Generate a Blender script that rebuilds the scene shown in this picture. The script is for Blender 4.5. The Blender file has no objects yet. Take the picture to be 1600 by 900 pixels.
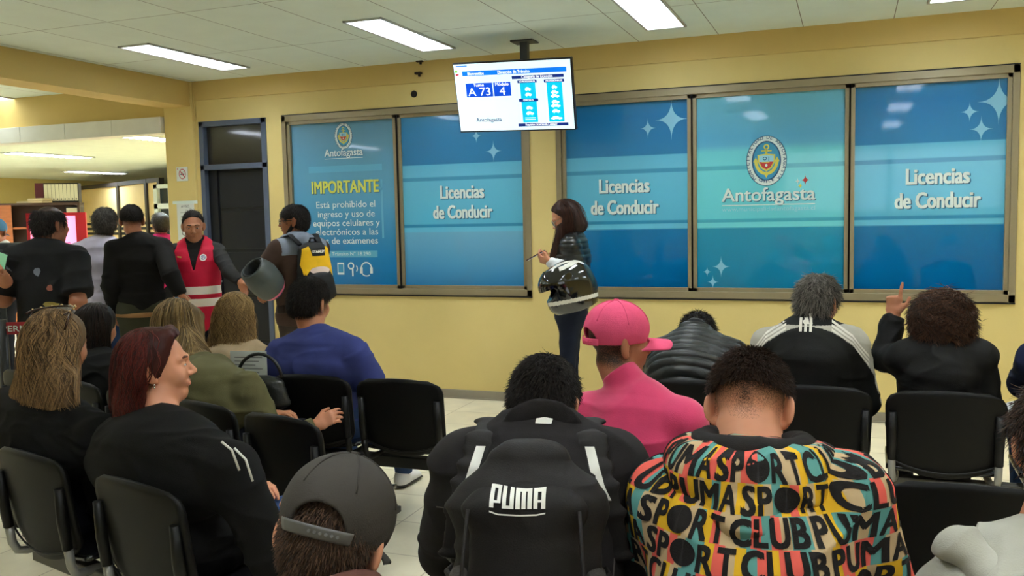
import bpy, bmesh, math, random
import numpy as np
from mathutils import Vector, Matrix, Euler
from mathutils.bvhtree import BVHTree

# ------------------------------------------------------------------ camera, world, exposure
SC = bpy.context.scene
COL = SC.collection
CAM_H = 1.60
FOC = 1390.77                      # focal length in pixels of the 1600 x 900 frame
YAW, PITCH, ROLL = math.radians(20.809), math.radians(4.664), math.radians(-1.2227)

def cam_basis():
    cy, sy = math.cos(YAW), math.sin(YAW)
    f = np.array([-sy, cy, 0.]); r = np.array([cy, sy, 0.]); u = np.array([0., 0., 1.])
    f2 = f*math.cos(PITCH) - u*math.sin(PITCH); u2 = u*math.cos(PITCH) + f*math.sin(PITCH)
    return r*math.cos(ROLL) + u2*math.sin(ROLL), -r*math.sin(ROLL) + u2*math.cos(ROLL), f2
CR, CU, CF = cam_basis()
CC = np.array([0., 0., CAM_H])
def ray(px, py): return CF + CR*(px-800)/FOC - CU*(py-450)/FOC
def aty(px, py, y): d = ray(px, py); return CC + d*(y/d[1])
def atz(px, py, z): d = ray(px, py); return CC + d*((z-CAM_H)/d[2])
def atd(px, py, dep): return CC + ray(px, py)*dep

cam_data = bpy.data.cameras.new('camera')
cam = bpy.data.objects.new('camera', cam_data); COL.objects.link(cam)
cam_data.sensor_width = 36.0; cam_data.lens = 36.0*FOC/1600.0
cam_data.clip_start = 0.05; cam_data.clip_end = 200
cam.matrix_world = Matrix(((CR[0], CU[0], -CF[0], 0), (CR[1], CU[1], -CF[1], 0), (CR[2], CU[2], -CF[2], CAM_H), (0, 0, 0, 1)))
SC.camera = cam

world = bpy.data.worlds.new('world'); SC.world = world; world.use_nodes = True
world.node_tree.nodes['Background'].inputs[0].default_value = (0.9, 0.95, 1.0, 1)
world.node_tree.nodes['Background'].inputs[1].default_value = 1.4
SC.view_settings.view_transform = 'Standard'; SC.view_settings.look = 'None'
SC.view_settings.gamma = 1.0; SC.view_settings.use_curve_mapping = False
SC.view_settings.exposure = 0.27
LAMP = 27.0                        # radiance of the fluorescent panels
FAR_LAMP = 48.0

WY = 7.095                         # the long wall with the windows
CEIL = 2.95

# ------------------------------------------------------------------ materials
def lin(c):
    return tuple(((v/255.)/12.92 if v/255. <= 0.04045 else ((v/255.+0.055)/1.055)**2.4) for v in c)
MATS = {}
def nodes_of(m):
    return m.node_tree.nodes, m.node_tree.links
def mat(name, rgb=(128, 128, 128), rough=0.6, spec=0.5, metal=0.0, bump=0.0, bscale=200., var=0.0, vscale=6.0, emit=None, estr=1.0,
        coat=0.0, sheen=0.0, stretch=(1, 1, 1), sss=0.0, alpha=1.0):
    if name in MATS: return MATS[name]
    m = bpy.data.materials.new(name); m.use_nodes = True
    n, l = nodes_of(m); b = n['Principled BSDF']
    c = lin(rgb)
    b.inputs['Base Color'].default_value = (*c, 1); b.inputs['Roughness'].default_value = rough
    b.inputs['Specular IOR Level'].default_value = spec; b.inputs['Metallic'].default_value = metal
    b.inputs['Coat Weight'].default_value = coat; b.inputs['Sheen Weight'].default_value = sheen
    if sss:
        b.inputs['Subsurface Weight'].default_value = sss; b.inputs['Subsurface Radius'].default_value = (0.012, 0.004, 0.002)
    if alpha < 1: b.inputs['Alpha'].default_value = alpha
    tc = n.new('ShaderNodeTexCoord'); mp = n.new('ShaderNodeMapping'); mp.inputs['Scale'].default_value = stretch
    l.new(tc.outputs['Object'], mp.inputs['Vector'])
    if emit is not None:
        b.inputs['Emission Color'].default_value = (*lin(emit), 1); b.inputs['Emission Strength'].default_value = estr
    nz = n.new('ShaderNodeTexNoise'); nz.inputs['Scale'].default_value = vscale; nz.inputs['Detail'].default_value = 5
    l.new(mp.outputs[0], nz.inputs['Vector'])
    mr = n.new('ShaderNodeMapRange'); mr.inputs[1].default_value = 0.3; mr.inputs[2].default_value = 0.7
    mr.inputs[3].default_value = 1-var; mr.inputs[4].default_value = 1+var
    l.new(nz.outputs['Fac'], mr.inputs[0])
    hv = n.new('ShaderNodeHueSaturation'); hv.inputs['Color'].default_value = (*c, 1)
    l.new(mr.outputs[0], hv.inputs['Value']); l.new(hv.outputs[0], b.inputs['Base Color'])
    if bump:
        n2 = n.new('ShaderNodeTexNoise'); n2.inputs['Scale'].default_value = bscale; n2.inputs['Detail'].default_value = 3
        l.new(mp.outputs[0], n2.inputs['Vector'])
        bp = n.new('ShaderNodeBump'); bp.inputs['Strength'].default_value = bump; bp.inputs['Distance'].default_value = 0.004
        l.new(n2.outputs['Fac'], bp.inputs['Height']); l.new(bp.outputs[0], b.inputs['Normal'])
    MATS[name] = m
    return m
def cloth(name, rgb, rough=0.9, var=0.12, bump=0.25, sheen=0.0, spec=0.25):
    return mat(name, rgb, rough, spec, bump=bump, bscale=350, var=var, vscale=9, sheen=sheen)
def glow(name, rgb, s):
    if name in MATS: return MATS[name]
    m = bpy.data.materials.new(name); m.use_nodes = True
    n, l = nodes_of(m); b = n['Principled BSDF']
    b.inputs['Base Color'].default_value = (*lin(rgb), 1); b.inputs['Roughness'].default_value = 0.3
    b.inputs['Emission Color'].default_value = (*lin(rgb), 1); b.inputs['Emission Strength'].default_value = s
    MATS[name] = m
    return m

def skin_mat(name, rgb, hair=(30, 24, 20)):
    """skin with a stubble attribute (0..1) that shows cropped hair as dots on the scalp"""
    if name in MATS: return MATS[name]
    m = bpy.data.materials.new(name); m.use_nodes = True
    n, l = nodes_of(m); b = n['Principled BSDF']
    b.inputs['Roughness'].default_value = 0.5; b.inputs['Specular IOR Level'].default_value = 0.35
    b.inputs['Subsurface Weight'].default_value = 0.12; b.inputs['Subsurface Radius'].default_value = (0.012, 0.004, 0.002)
    tc = n.new('ShaderNodeTexCoord')
    nz = n.new('ShaderNodeTexNoise'); nz.inputs['Scale'].default_value = 14; nz.inputs['Detail'].default_value = 6
    l.new(tc.outputs['Object'], nz.inputs['Vector'])
    cr = n.new('ShaderNodeMix'); cr.data_type = 'RGBA'
    c = lin(rgb); cr.inputs['A'].default_value = (c[0]*0.86, c[1]*0.78, c[2]*0.74, 1); cr.inputs['B'].default_value = (min(1, c[0]*1.1), c[1]*1.1, c[2]*1.1, 1)
    l.new(nz.outputs['Fac'], cr.inputs['Factor'])
    at = n.new('ShaderNodeAttribute'); at.attribute_name = 'stubble'
    dots = n.new('ShaderNodeTexNoise'); dots.inputs['Scale'].default_value = 420; dots.inputs['Detail'].default_value = 1
    l.new(tc.outputs['Object'], dots.inputs['Vector'])
    ma = n.new('ShaderNodeMath'); ma.operation = 'ADD'
    mb = n.new('ShaderNodeMath'); mb.operation = 'MULTIPLY_ADD'; mb.inputs[1].default_value = 1.8; mb.inputs[2].default_value = -0.9
    l.new(dots.outputs['Fac'], mb.inputs[0]); l.new(at.outputs['Fac'], ma.inputs[0]); l.new(mb.outputs[0], ma.inputs[1])
    cl = n.new('ShaderNodeClamp'); l.new(ma.outputs[0], cl.inputs[0])
    mm = n.new('ShaderNodeMath'); mm.operation = 'MULTIPLY'; l.new(cl.outputs[0], mm.inputs[0])
    gt = n.new('ShaderNodeMath'); gt.operation = 'GREATER_THAN'; gt.inputs[1].default_value = 0.02
    l.new(at.outputs['Fac'], gt.inputs[0]); l.new(gt.outputs[0], mm.inputs[1])
    mx = n.new('ShaderNodeMix'); mx.data_type = 'RGBA'; mx.inputs['B'].default_value = (*lin(hair), 1)
    l.new(cr.outputs['Result'], mx.inputs['A']); l.new(mm.outputs[0], mx.inputs['Factor'])
    l.new(mx.outputs['Result'], b.inputs['Base Color'])
    MATS[name] = m
    return m

def hair_mat(name, dark, light, rough=0.58, spec=0.32):
    if name in MATS: return MATS[name]
    m = bpy.data.materials.new(name); m.use_nodes = True
    n, l = nodes_of(m); b = n['Principled BSDF']
    b.inputs['Roughness'].default_value = rough; b.inputs['Specular IOR Level'].default_value = spec
    at = n.new('ShaderNodeAttribute'); at.attribute_name = 'strand'
    mx = n.new('ShaderNodeMix'); mx.data_type = 'RGBA'
    mx.inputs['A'].default_value = (*lin(dark), 1); mx.inputs['B'].default_value = (*lin(light), 1)
    l.new(at.outputs['Fac'], mx.inputs['Factor']); l.new(mx.outputs['Result'], b.inputs['Base Color'])
    MATS[name] = m
    return m
# ------------------------------------------------------------------ object helpers
def tag(o, label=None, cat=None, group=None, kind=None):
    if label: o['label'] = label
    if cat: o['category'] = cat
    if group: o['group'] = group
    if kind: o['kind'] = kind
    return o
def link(o, parent=None):
    COL.objects.link(o)
    if parent is not None: o.parent = parent
    return o
def empty(name, loc=(0, 0, 0), rz=0.0):
    o = bpy.data.objects.new(name, None); link(o); o.location = loc; o.rotation_euler = (0, 0, rz); o.empty_display_size = 0.1
    return o
def mesh_obj(name, V, F, mats, parent=None, smooth=False, mi=None, attrs=None):
    """V (n,3) array, F (m,4) or (m,3) array or list of tuples"""
    me = bpy.data.meshes.new(name)
    if isinstance(F, np.ndarray):
        k = F.shape[1]; me.vertices.add(len(V)); me.vertices.foreach_set('co', np.asarray(V, np.float32).ravel())
        me.loops.add(F.size); me.loops.foreach_set('vertex_index', F.astype(np.int32).ravel())
        me.polygons.add(len(F)); me.polygons.foreach_set('loop_start', np.arange(0, F.size, k, dtype=np.int32))
        me.update(calc_edges=True)
    else:
        me.from_pydata([tuple(v) for v in V], [], [tuple(f) for f in F])
    if not isinstance(mats, (list, tuple)): mats = [mats]
    for m in mats: me.materials.append(m)
    if mi is not None: me.polygons.foreach_set('material_index', np.asarray(mi, np.int32))
    me.polygons.foreach_set('use_smooth', np.full(len(me.polygons), smooth, bool))
    for k, a in (attrs or {}).items():
        at = me.attributes.new(k, 'FLOAT', 'POINT'); at.data.foreach_set('value', np.asarray(a, np.float32))
    me.validate(); me.update()
    o = bpy.data.objects.new(name, me); link(o, parent)
    return o

class MB:
    """collects simple solids into one mesh"""
    def __init__(s): s.bm = bmesh.new()
    def box(s, a, b, mi=0, bevel=0.0, rot=None):
        cx, d = [(a[i]+b[i])/2 for i in range(3)], [abs(b[i]-a[i]) for i in range(3)]
        M = Matrix.Translation(cx) @ (rot.to_4x4() if rot is not None else Matrix.Identity(4)) @ Matrix.Diagonal((*d, 1))
        r = bmesh.ops.create_cube(s.bm, size=1.0, matrix=M)
        fs = list({f for v in r['verts'] for f in v.link_faces})
        for f in fs: f.material_index = mi
        if bevel:
            es = list({e for v in r['verts'] for e in v.link_edges})
            rb = bmesh.ops.bevel(s.bm, geom=es, offset=bevel, segments=2, affect='EDGES', profile=0.5)
            for f in rb['faces']: f.material_index = mi
        return s
    def tube(s, pts, r, mi=0, n=8, cap=True, flat=None):
        """sweep along pts; r number or list; flat=(a,b) elliptical section scale"""
        pts = [Vector(p) for p in pts]; rs = r if isinstance(r, (list, tuple)) else [r]*len(pts)
        up = None; rings = []
        for i, p in enumerate(pts):
            t = (pts[min(i+1, len(pts)-1)] - pts[max(i-1, 0)]).normalized()
            if up is None:
                up = Vector((0, 0, 1)) if abs(t.z) < 0.9 else Vector((0, 1, 0))
            x = t.cross(up).normalized(); y = x.cross(t).normalized(); up = y
            fa, fb = flat or (1, 1)
            rings.append([s.bm.verts.new(p + x*math.cos(2*math.pi*k/n)*rs[i]*fa + y*math.sin(2*math.pi*k/n)*rs[i]*fb) for k in range(n)])
        for a, b in zip(rings, rings[1:]):
            for k in range(n):
                f = s.bm.faces.new((a[k], a[(k+1) % n], b[(k+1) % n], b[k])); f.material_index = mi; f.smooth = True
        if cap:
            for rg in (rings[0][::-1], rings[-1]):
                f = s.bm.faces.new(rg); f.material_index = mi
        return s
    def prism(s, poly, o, ux, uy, depth, mi=0):
        """extrude a 2D outline (list of (u,v)) placed at o with axes ux, uy, along their normal by depth"""
        o, ux, uy = Vector(o), Vector(ux), Vector(uy); nn = ux.cross(uy).normalized()*depth
        a = [s.bm.verts.new(o + ux*u + uy*v) for u, v in poly]; b = [s.bm.verts.new(o + ux*u + uy*v + nn) for u, v in poly]
        k = len(poly)
        fs = [s.bm.faces.new(a[::-1]), s.bm.faces.new(b)]
        for i in range(k): fs.append(s.bm.faces.new((a[i], a[(i+1) % k], b[(i+1) % k], b[i])))
        for f in fs: f.material_index = mi
        return s
    def build(s, name, mats, parent=None, smooth=False):
        me = bpy.data.meshes.new(name)
        bmesh.ops.recalc_face_normals(s.bm, faces=s.bm.faces)
        s.bm.to_mesh(me); s.bm.free()
        if not isinstance(mats, (list, tuple)): mats = [mats]
        for m in mats: me.materials.append(m)
        if smooth: me.polygons.foreach_set('use_smooth', np.full(len(me.polygons), True))
        o = bpy.data.objects.new(name, me); link(o, parent)
        return o
def box_obj(name, a, b, m, parent=None, bevel=0.0):
    return MB().box(a, b, bevel=bevel).build(name, m, parent)

# ------------------------------------------------------------------ implicit surfaces (smooth bodies, cloth, hair)
def vec(*a): return np.array(a, float)
def nrm(v): v = np.asarray(v, float); return v/max(1e-9, np.linalg.norm(v))
class Fr:
    """a frame: rotation, translation, scale"""
    def __init__(s, R=None, t=(0, 0, 0), k=1.0): s.R = np.eye(3) if R is None else R; s.t = np.asarray(t, float); s.k = k
    def p(s, q): return s.R @ (np.asarray(q, float)*s.k) + s.t
    def d(s, q): return s.R @ np.asarray(q, float)
    def inv(s, P): return ((np.asarray(P) - s.t) @ s.R)/s.k
def rotm(yaw=0, pitch=0, roll=0):
    """degrees: yaw left +, pitch looking down +, roll to the right shoulder +"""
    return np.array(Matrix.Rotation(math.radians(yaw), 3, 'Z') @ Matrix.Rotation(-math.radians(pitch), 3, 'X') @ Matrix.Rotation(math.radians(roll), 3, 'Y'))
def ec(p0, p1, r0, r1=None, R=(1, 0, 0), k=0.02, op='add', cap=None):
    r0 = r0 if isinstance(r0, (tuple, list)) else (r0, r0)
    r1 = r0 if r1 is None else (r1 if isinstance(r1, (tuple, list)) else (r1, r1))
    return dict(t='ec', p0=np.asarray(p0, float), p1=np.asarray(p1, float), r0=r0, r1=r1, R=np.asarray(R, float), k=k, op=op, cap=cap)
def el(c, r, M=None, k=0.02, op='add'):
    r = r if isinstance(r, (tuple, list)) else (r, r, r)
    return dict(t='el', c=np.asarray(c, float), r=r, M=np.eye(3) if M is None else M, k=k, op=op)
def xf(fr, prims):
    out = []
    for q in prims:
        q = dict(q)
        if q['t'] == 'ec':
            q['p0'] = fr.p(q['p0']); q['p1'] = fr.p(q['p1']); q['R'] = fr.d(q['R'])
            q['r0'] = tuple(v*fr.k for v in q['r0']); q['r1'] = tuple(v*fr.k for v in q['r1'])
            if q['cap']: q['cap'] *= fr.k
        else:
            q['c'] = fr.p(q['c']); q['M'] = fr.R @ q['M']; q['r'] = tuple(v*fr.k for v in q['r'])
        q['k'] = q['k']*fr.k
        out.append(q)
    return out
def chain(S, k=0.03, R=(1, 0, 0), grow=0.0):
    """S: list of (x,y,z,half width,half depth)"""
    return [ec(a[:3], b[:3], (a[3]+grow, a[4]+grow), (b[3]+grow, b[4]+grow), R=R, k=k) for a, b in zip(S, S[1:])]
def ext(q):
    if q['t'] == 'ec':
        m = max(*q['r0'], *q['r1'])
        return np.minimum(q['p0'], q['p1'])-m, np.maximum(q['p0'], q['p1'])+m
    m = max(q['r']); return q['c']-m, q['c']+m
def pval(q, P):
    if q['t'] == 'el':
        L = (P-q['c']) @ q['M']; r = np.array(q['r'])
        return (np.sqrt(((L/r)**2).sum(-1)+1e-12)-1)*min(q['r'])
    ax = q['p1']-q['p0']; Ln = np.linalg.norm(ax)+1e-9; ax = ax/Ln
    R = q['R']-ax*(q['R'] @ ax)
    if np.linalg.norm(R) < 1e-3: R = np.cross(ax, (0.3, 0.9, 0.2))
    R = nrm(R); Fv = np.cross(ax, R)
    D = P-q['p0']; w = D @ ax; t = np.clip(w/Ln, 0, 1); e = w-t*Ln
    a = q['r0'][0]+(q['r1'][0]-q['r0'][0])*t; b = q['r0'][1]+(q['r1'][1]-q['r0'][1])*t
    c = np.minimum(a, b) if not q['cap'] else q['cap']
    return (np.sqrt(((D @ R)/a)**2+((D @ Fv)/b)**2+(e/c)**2+1e-12)-1)*np.minimum(a, b)
class Field: pass
def field(prims, res, pad=0.03, lo=None, hi=None):
    adds = [q for q in prims if q['op'] == 'add']
    E = [ext(q) for q in adds]
    l0 = np.min([e[0] for e in E], 0)-pad; h0 = np.max([e[1] for e in E], 0)+pad
    if lo is not None: l0 = np.maximum(l0, lo)
    if hi is not None: h0 = np.minimum(h0, hi)
    n = np.maximum(4, np.ceil((h0-l0)/res).astype(int)+1)
    V = np.full(n, 0.2, np.float32)
    for q in prims:
        a, b = ext(q); m = q['k']*1.2+res*3
        i0 = np.clip(np.floor((a-m-l0)/res).astype(int), 0, n); i1 = np.clip(np.ceil((b+m-l0)/res).astype(int)+1, 0, n)
        if np.any(i1 <= i0): continue
        ax = [l0[j]+np.arange(i0[j], i1[j])*res for j in range(3)]
        P = np.stack(np.meshgrid(*ax, indexing='ij'), -1)
        d = pval(q, P).astype(np.float32); sl = tuple(slice(i0[j], i1[j]) for j in range(3))
        c = V[sl]; k = max(q['k'], 1e-5)
        if q['op'] == 'add':
            h = np.maximum(k-np.abs(c-d), 0)/k; V[sl] = np.minimum(c, d)-h*h*k*0.25
        else:
            d = -d; h = np.maximum(k-np.abs(c-d), 0)/k; V[sl] = np.maximum(c, d)+h*h*k*0.25
    f = Field(); f.V = V; f.lo = l0; f.res = res
    return f
def cut(f, fun):
    """keep where fun(P) < 0"""
    n = f.V.shape
    P = np.stack(np.meshgrid(*[f.lo[j]+np.arange(n[j])*f.res for j in range(3)], indexing='ij'), -1)
    f.V = np.maximum(f.V, fun(P).astype(np.float32)); return f
CORN = np.array([(i, j, k) for i in (0, 1) for j in (0, 1) for k in (0, 1)])
EDG = [(a, b) for a in range(8) for b in range(a+1, 8) if np.abs(CORN[a]-CORN[b]).sum() == 1]
def nets(f):
    V = f.V; n = np.array(V.shape)
    V[0], V[-1], V[:, 0], V[:, -1], V[:, :, 0], V[:, :, -1] = (0.05,)*6
    S = V < 0
    cs = np.zeros(n-1, np.int8)
    for c in CORN: cs += S[c[0]:n[0]-1+c[0], c[1]:n[1]-1+c[1], c[2]:n[2]-1+c[2]]
    I = np.argwhere((cs > 0) & (cs < 8))
    idx = np.full(n-1, -1, np.int32); idx[tuple(I.T)] = np.arange(len(I))
    cv = [V[tuple((I+c).T)] for c in CORN]
    acc = np.zeros((len(I), 3)); cnt = np.zeros(len(I))
    for a, b in EDG:
        m = (cv[a] < 0) != (cv[b] < 0); t = cv[a]/np.where(m, cv[a]-cv[b], 1)
        acc += np.where(m[:, None], CORN[a]+(CORN[b]-CORN[a])*t[:, None], 0); cnt += m
    P = f.lo+(I+acc/cnt[:, None])*f.res
    quads = []
    for ax in range(3):
        o1, o2 = [j for j in range(3) if j != ax]
        s0 = [slice(1, n[j]-1) for j in range(3)]; s0[ax] = slice(0, n[ax]-1); s1 = list(s0); s1[ax] = slice(1, n[ax])
        A, B = S[tuple(s0)], S[tuple(s1)]
        for flip, mask in ((False, A & ~B), (True, ~A & B)):
            Q = np.argwhere(mask)
            if not len(Q): continue
            Q = Q+np.array([0 if j == ax else 1 for j in range(3)])
            e1 = np.zeros(3, int); e1[o1] = 1; e2 = np.zeros(3, int); e2[o2] = 1
            q = np.stack([idx[tuple((Q-e1-e2).T)], idx[tuple((Q-e2).T)], idx[tuple(Q.T)], idx[tuple((Q-e1).T)]], 1)
            if ax == 1: flip = not flip
            quads.append(q[:, ::-1] if flip else q)
    F = np.concatenate(quads); F = F[(F >= 0).all(1)]
    return P, F
def vnormals(P, F):
    N = np.zeros_like(P); fn = np.cross(P[F[:, 2]]-P[F[:, 0]], P[F[:, 3]]-P[F[:, 1]])
    for k in range(4): np.add.at(N, F[:, k], fn)
    return N/np.maximum(1e-9, np.linalg.norm(N, axis=1))[:, None]
_RT = np.random.RandomState(5).rand(32, 32, 32)
def vnoise(P):
    i = np.floor(P).astype(int); f = P-i; f = f*f*(3-2*f); out = 0
    for c in CORN:
        w = np.prod(np.where(c == 1, f, 1-f), -1); j = (i+c) % 32
        out = out+w*_RT[j[..., 0], j[..., 1], j[..., 2]]
    return out
def wrinkle(P, N, amp, fx=(7, 7, 16), seed=0.0):
    Q = P*np.array(fx)+seed
    Q = Q+0.9*(np.stack([vnoise(Q*0.6+9), vnoise(Q*0.6+17), vnoise(Q*0.6+31)], -1)-0.5)*2
    r = 1-np.abs(2*vnoise(Q)-1); r2 = vnoise(Q*2.3+40)
    return P+N*((r**2-0.4)*amp+(r2-0.5)*amp*0.5)[:, None]
def sdf_obj(name, prims, res, mats, parent=None, wr=0.0, wf=(7, 7, 16), seed=0.0, cutf=None, matf=None, attr=None, pad=0.03, ret=False):
    f = field(prims, res, pad)
    if cutf is not None: cut(f, cutf)
    P, F = nets(f); N = vnormals(P, F)
    Q = wrinkle(P, N, wr, wf, seed) if wr else P
    mi = matf(P[F].mean(1)) if matf is not None else None
    at = {k: g(P) for k, g in (attr or {}).items()}
    o = mesh_obj(name, Q, F, mats, parent, True, mi, at)
    return (o, f, P, N) if ret else o
def sample(f, P):
    q = (P-f.lo)/f.res; n = np.array(f.V.shape)
    q = np.clip(q, 0, n-1.001); i = q.astype(int); t = q-i; out = 0
    for c in CORN:
        w = np.prod(np.where(c == 1, t, 1-t), -1); out = out+w*f.V[tuple((i+c).T)]
    return out
def grad(f, P):
    e = f.res
    return np.stack([sample(f, P+d)-sample(f, P-d) for d in np.eye(3)*e], -1)/(2*e)
def strands(f, roots, length, steps, dirf, lift, r0, rng, jit=0.3, wave=0.0, wfreq=60., push=True, taper=0.25):
    """hair locks that flow over the level set f from the roots; returns vertices, quads, per-vertex shade"""
    n = len(roots); L = length if np.ndim(length) else np.full(n, length); L = L*(0.8+0.4*rng.rand(n))
    P = roots.copy(); path = [P.copy()]; off = rng.rand(n)
    jd = rng.normal(size=(n, 3))*jit; ph = vnoise(roots*28)*11+rng.rand(n)*0.9
    for s in range(steps):
        g = grad(f, P); g /= np.maximum(1e-6, np.linalg.norm(g, axis=1))[:, None]
        d = dirf(P)+jd
        if push:
            tg = d-g*np.minimum((d*g).sum(1), 0)[:, None]
        else: tg = d
        tg = tg+g*lift
        tg /= np.maximum(1e-6, np.linalg.norm(tg, axis=1))[:, None]
        side = np.cross(g, tg)
        P = P+tg*(L/steps)[:, None]+side*(wave*np.sin(ph+s*wfreq/steps))[:, None]
        if push:
            dv = sample(f, P); need = (off*0.006+0.001)-dv
            P = P+g*np.clip(need, -0.004 if lift == 0 else 0, 0.03)[:, None]
        path.append(P.copy())
    path = np.stack(path, 1)                                      # n, steps+1, 3
    T = np.gradient(path, axis=1); T /= np.maximum(1e-9, np.linalg.norm(T, axis=2))[..., None]
    ref = nrm(np.array([0.31, 0.52, 0.79])); A = np.cross(T, ref); A /= np.maximum(1e-6, np.linalg.norm(A, axis=2))[..., None]; B = np.cross(T, A)
    tt = np.linspace(0, 1, steps+1); rad = r0*(1-(1-taper)*tt**2)
    rr = rad[None, :, None]*(0.6+0.8*rng.rand(n))[:, None, None]
    ring = np.stack([path+rr*(A*math.cos(a)+B*math.sin(a)) for a in (0, 2.094, 4.189)], 2)   # n, s, 3, 3
    V = ring.reshape(-1, 3); m = (steps+1)*3
    q = np.array([(s*3+k, s*3+(k+1) % 3, s*3+3+(k+1) % 3, s*3+3+k) for s in range(steps) for k in range(3)])
    F = (np.arange(n)[:, None, None]*m+q[None]).reshape(-1, 4)
    sv = np.repeat(rng.rand(n), m)
    return V, F, sv
def merge(parts):
    V, F, A, o = [], [], [], 0
    for v, f, a in parts:
        V.append(v); F.append(f+o); A.append(a); o += len(v)
    return np.concatenate(V), np.concatenate(F), np.concatenate(A)

# ------------------------------------------------------------------ lettering
def text_mesh(txt, size=1.0, bold=0.0, sx=1.0, align='CENTER', space=1.0):
    cu = bpy.data.curves.new('lettering', 'FONT'); cu.body = txt; cu.size = size; cu.align_x = align
    cu.space_character = space; cu.resolution_u = 3; cu.fill_mode = 'BOTH'
    ob = bpy.data.objects.new('lettering', cu); COL.objects.link(ob)
    dg = bpy.context.evaluated_depsgraph_get()
    me = bpy.data.meshes.new_from_object(ob.evaluated_get(dg))
    bpy.data.objects.remove(ob); bpy.data.curves.remove(cu)
    V = np.empty(len(me.vertices)*3, np.float32); me.vertices.foreach_get('co', V); V = V.reshape(-1, 3)[:, :2].astype(float)
    if bold:                                                      # heavier strokes: the outline shifted and laid over itself
        n = len(V); o = [(0, 0), (-bold, -bold*0.6), (bold, -bold*0.6), (-bold, bold*0.6), (bold, bold*0.6)]
        F0 = [tuple(p.vertices) for p in me.polygons]; V = np.concatenate([V+np.array(q) for q in o])
    V[:, 0] *= sx
    F = [tuple(p.vertices) for p in me.polygons]
    if bold: F = [tuple(i+k*n for i in f) for k in range(5) for f in F0]
    bpy.data.meshes.remove(me)
    return V, F
class Flat:
    """flat print: 2D shapes placed on a plane (o, ux, uy), each layer a little in front of the one before"""
    def __init__(s, o, ux, uy, lift=0.0006): s.o, s.ux, s.uy = vec(*o), nrm(ux), nrm(uy); s.n = np.cross(s.ux, s.uy); s.lift = lift; s.V = []; s.F = []; s.M = []; s.mats = []
    def mi(s, m):
        if m not in s.mats: s.mats.append(m)
        return s.mats.index(m)
    def add(s, V2, F, m, layer=1):
        b = len(s.V); i = s.mi(m)
        for v in V2: s.V.append(s.o+s.ux*v[0]+s.uy*v[1]+s.n*s.lift*layer)
        for f in F: s.F.append([b+k for k in f]); s.M.append(i)
        return s
    def poly(s, pts, m, layer=1): return s.add(pts, [list(range(len(pts)))], m, layer)
    def rect(s, x0, y0, x1, y1, m, layer=1): return s.poly([(x0, y0), (x1, y0), (x1, y1), (x0, y1)], m, layer)
    def oval(s, cx, cy, a, b, m, layer=1, n=40): return s.poly([(cx+a*math.cos(2*math.pi*k/n), cy+b*math.sin(2*math.pi*k/n)) for k in range(n)], m, layer)
    def ring(s, cx, cy, a, b, w, m, layer=1, n=40, t0=0, t1=2*math.pi):
        P = []
        for k in range(n+1):
            t = t0+(t1-t0)*k/n; P += [(cx+a*math.cos(t), cy+b*math.sin(t)), (cx+(a-w)*math.cos(t), cy+(b-w)*math.sin(t))]
        return s.add(P, [[2*k, 2*k+2, 2*k+3, 2*k+1] for k in range(n)], m, layer)
    def text(s, txt, x, y, h, m, layer=2, bold=0.0, sx=1.0, align='CENTER', width=None, rot=0.0, space=1.0):
        V, F = text_mesh(txt, h/0.72, 0.0, sx, align, space)
        if width:
            w = V[:, 0].max()-V[:, 0].min(); V[:, 0] *= width/w
            if align == 'CENTER': V[:, 0] -= (V[:, 0].max()+V[:, 0].min())/2
        if rot:
            c, t = math.cos(rot), math.sin(rot); V = V @ np.array([[c, t], [-t, c]])
        d = bold*h*0.75
        for i, o in enumerate([(0, 0)]+([(-d, -d*0.6), (d, -d*0.6), (-d, d*0.6), (d, d*0.6)] if bold else [])): s.add(V+np.array([x+o[0], y+o[1]]), F, m, layer+0.16*i)
        return s
    def sparkle(s, x, y, r, m, layer=1):
        P = []
        for k in range(4):
            a = math.pi/2*k
            for j in range(8):
                t = j/8.; u, v = (1-t)**2, t**2           # concave arc between two points of the star
                c, d = math.cos(a), math.sin(a); q = (u, v)
                P.append((x+r*(c*q[0]-d*q[1])*(1 if 1 else 1), y+r*1.25*(d*q[0]+c*q[1])))
        return s.poly(P, m, layer)
    def build(s, name, parent=None): return mesh_obj(name, s.V, s.F, s.mats, parent, mi=s.M)
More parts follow.
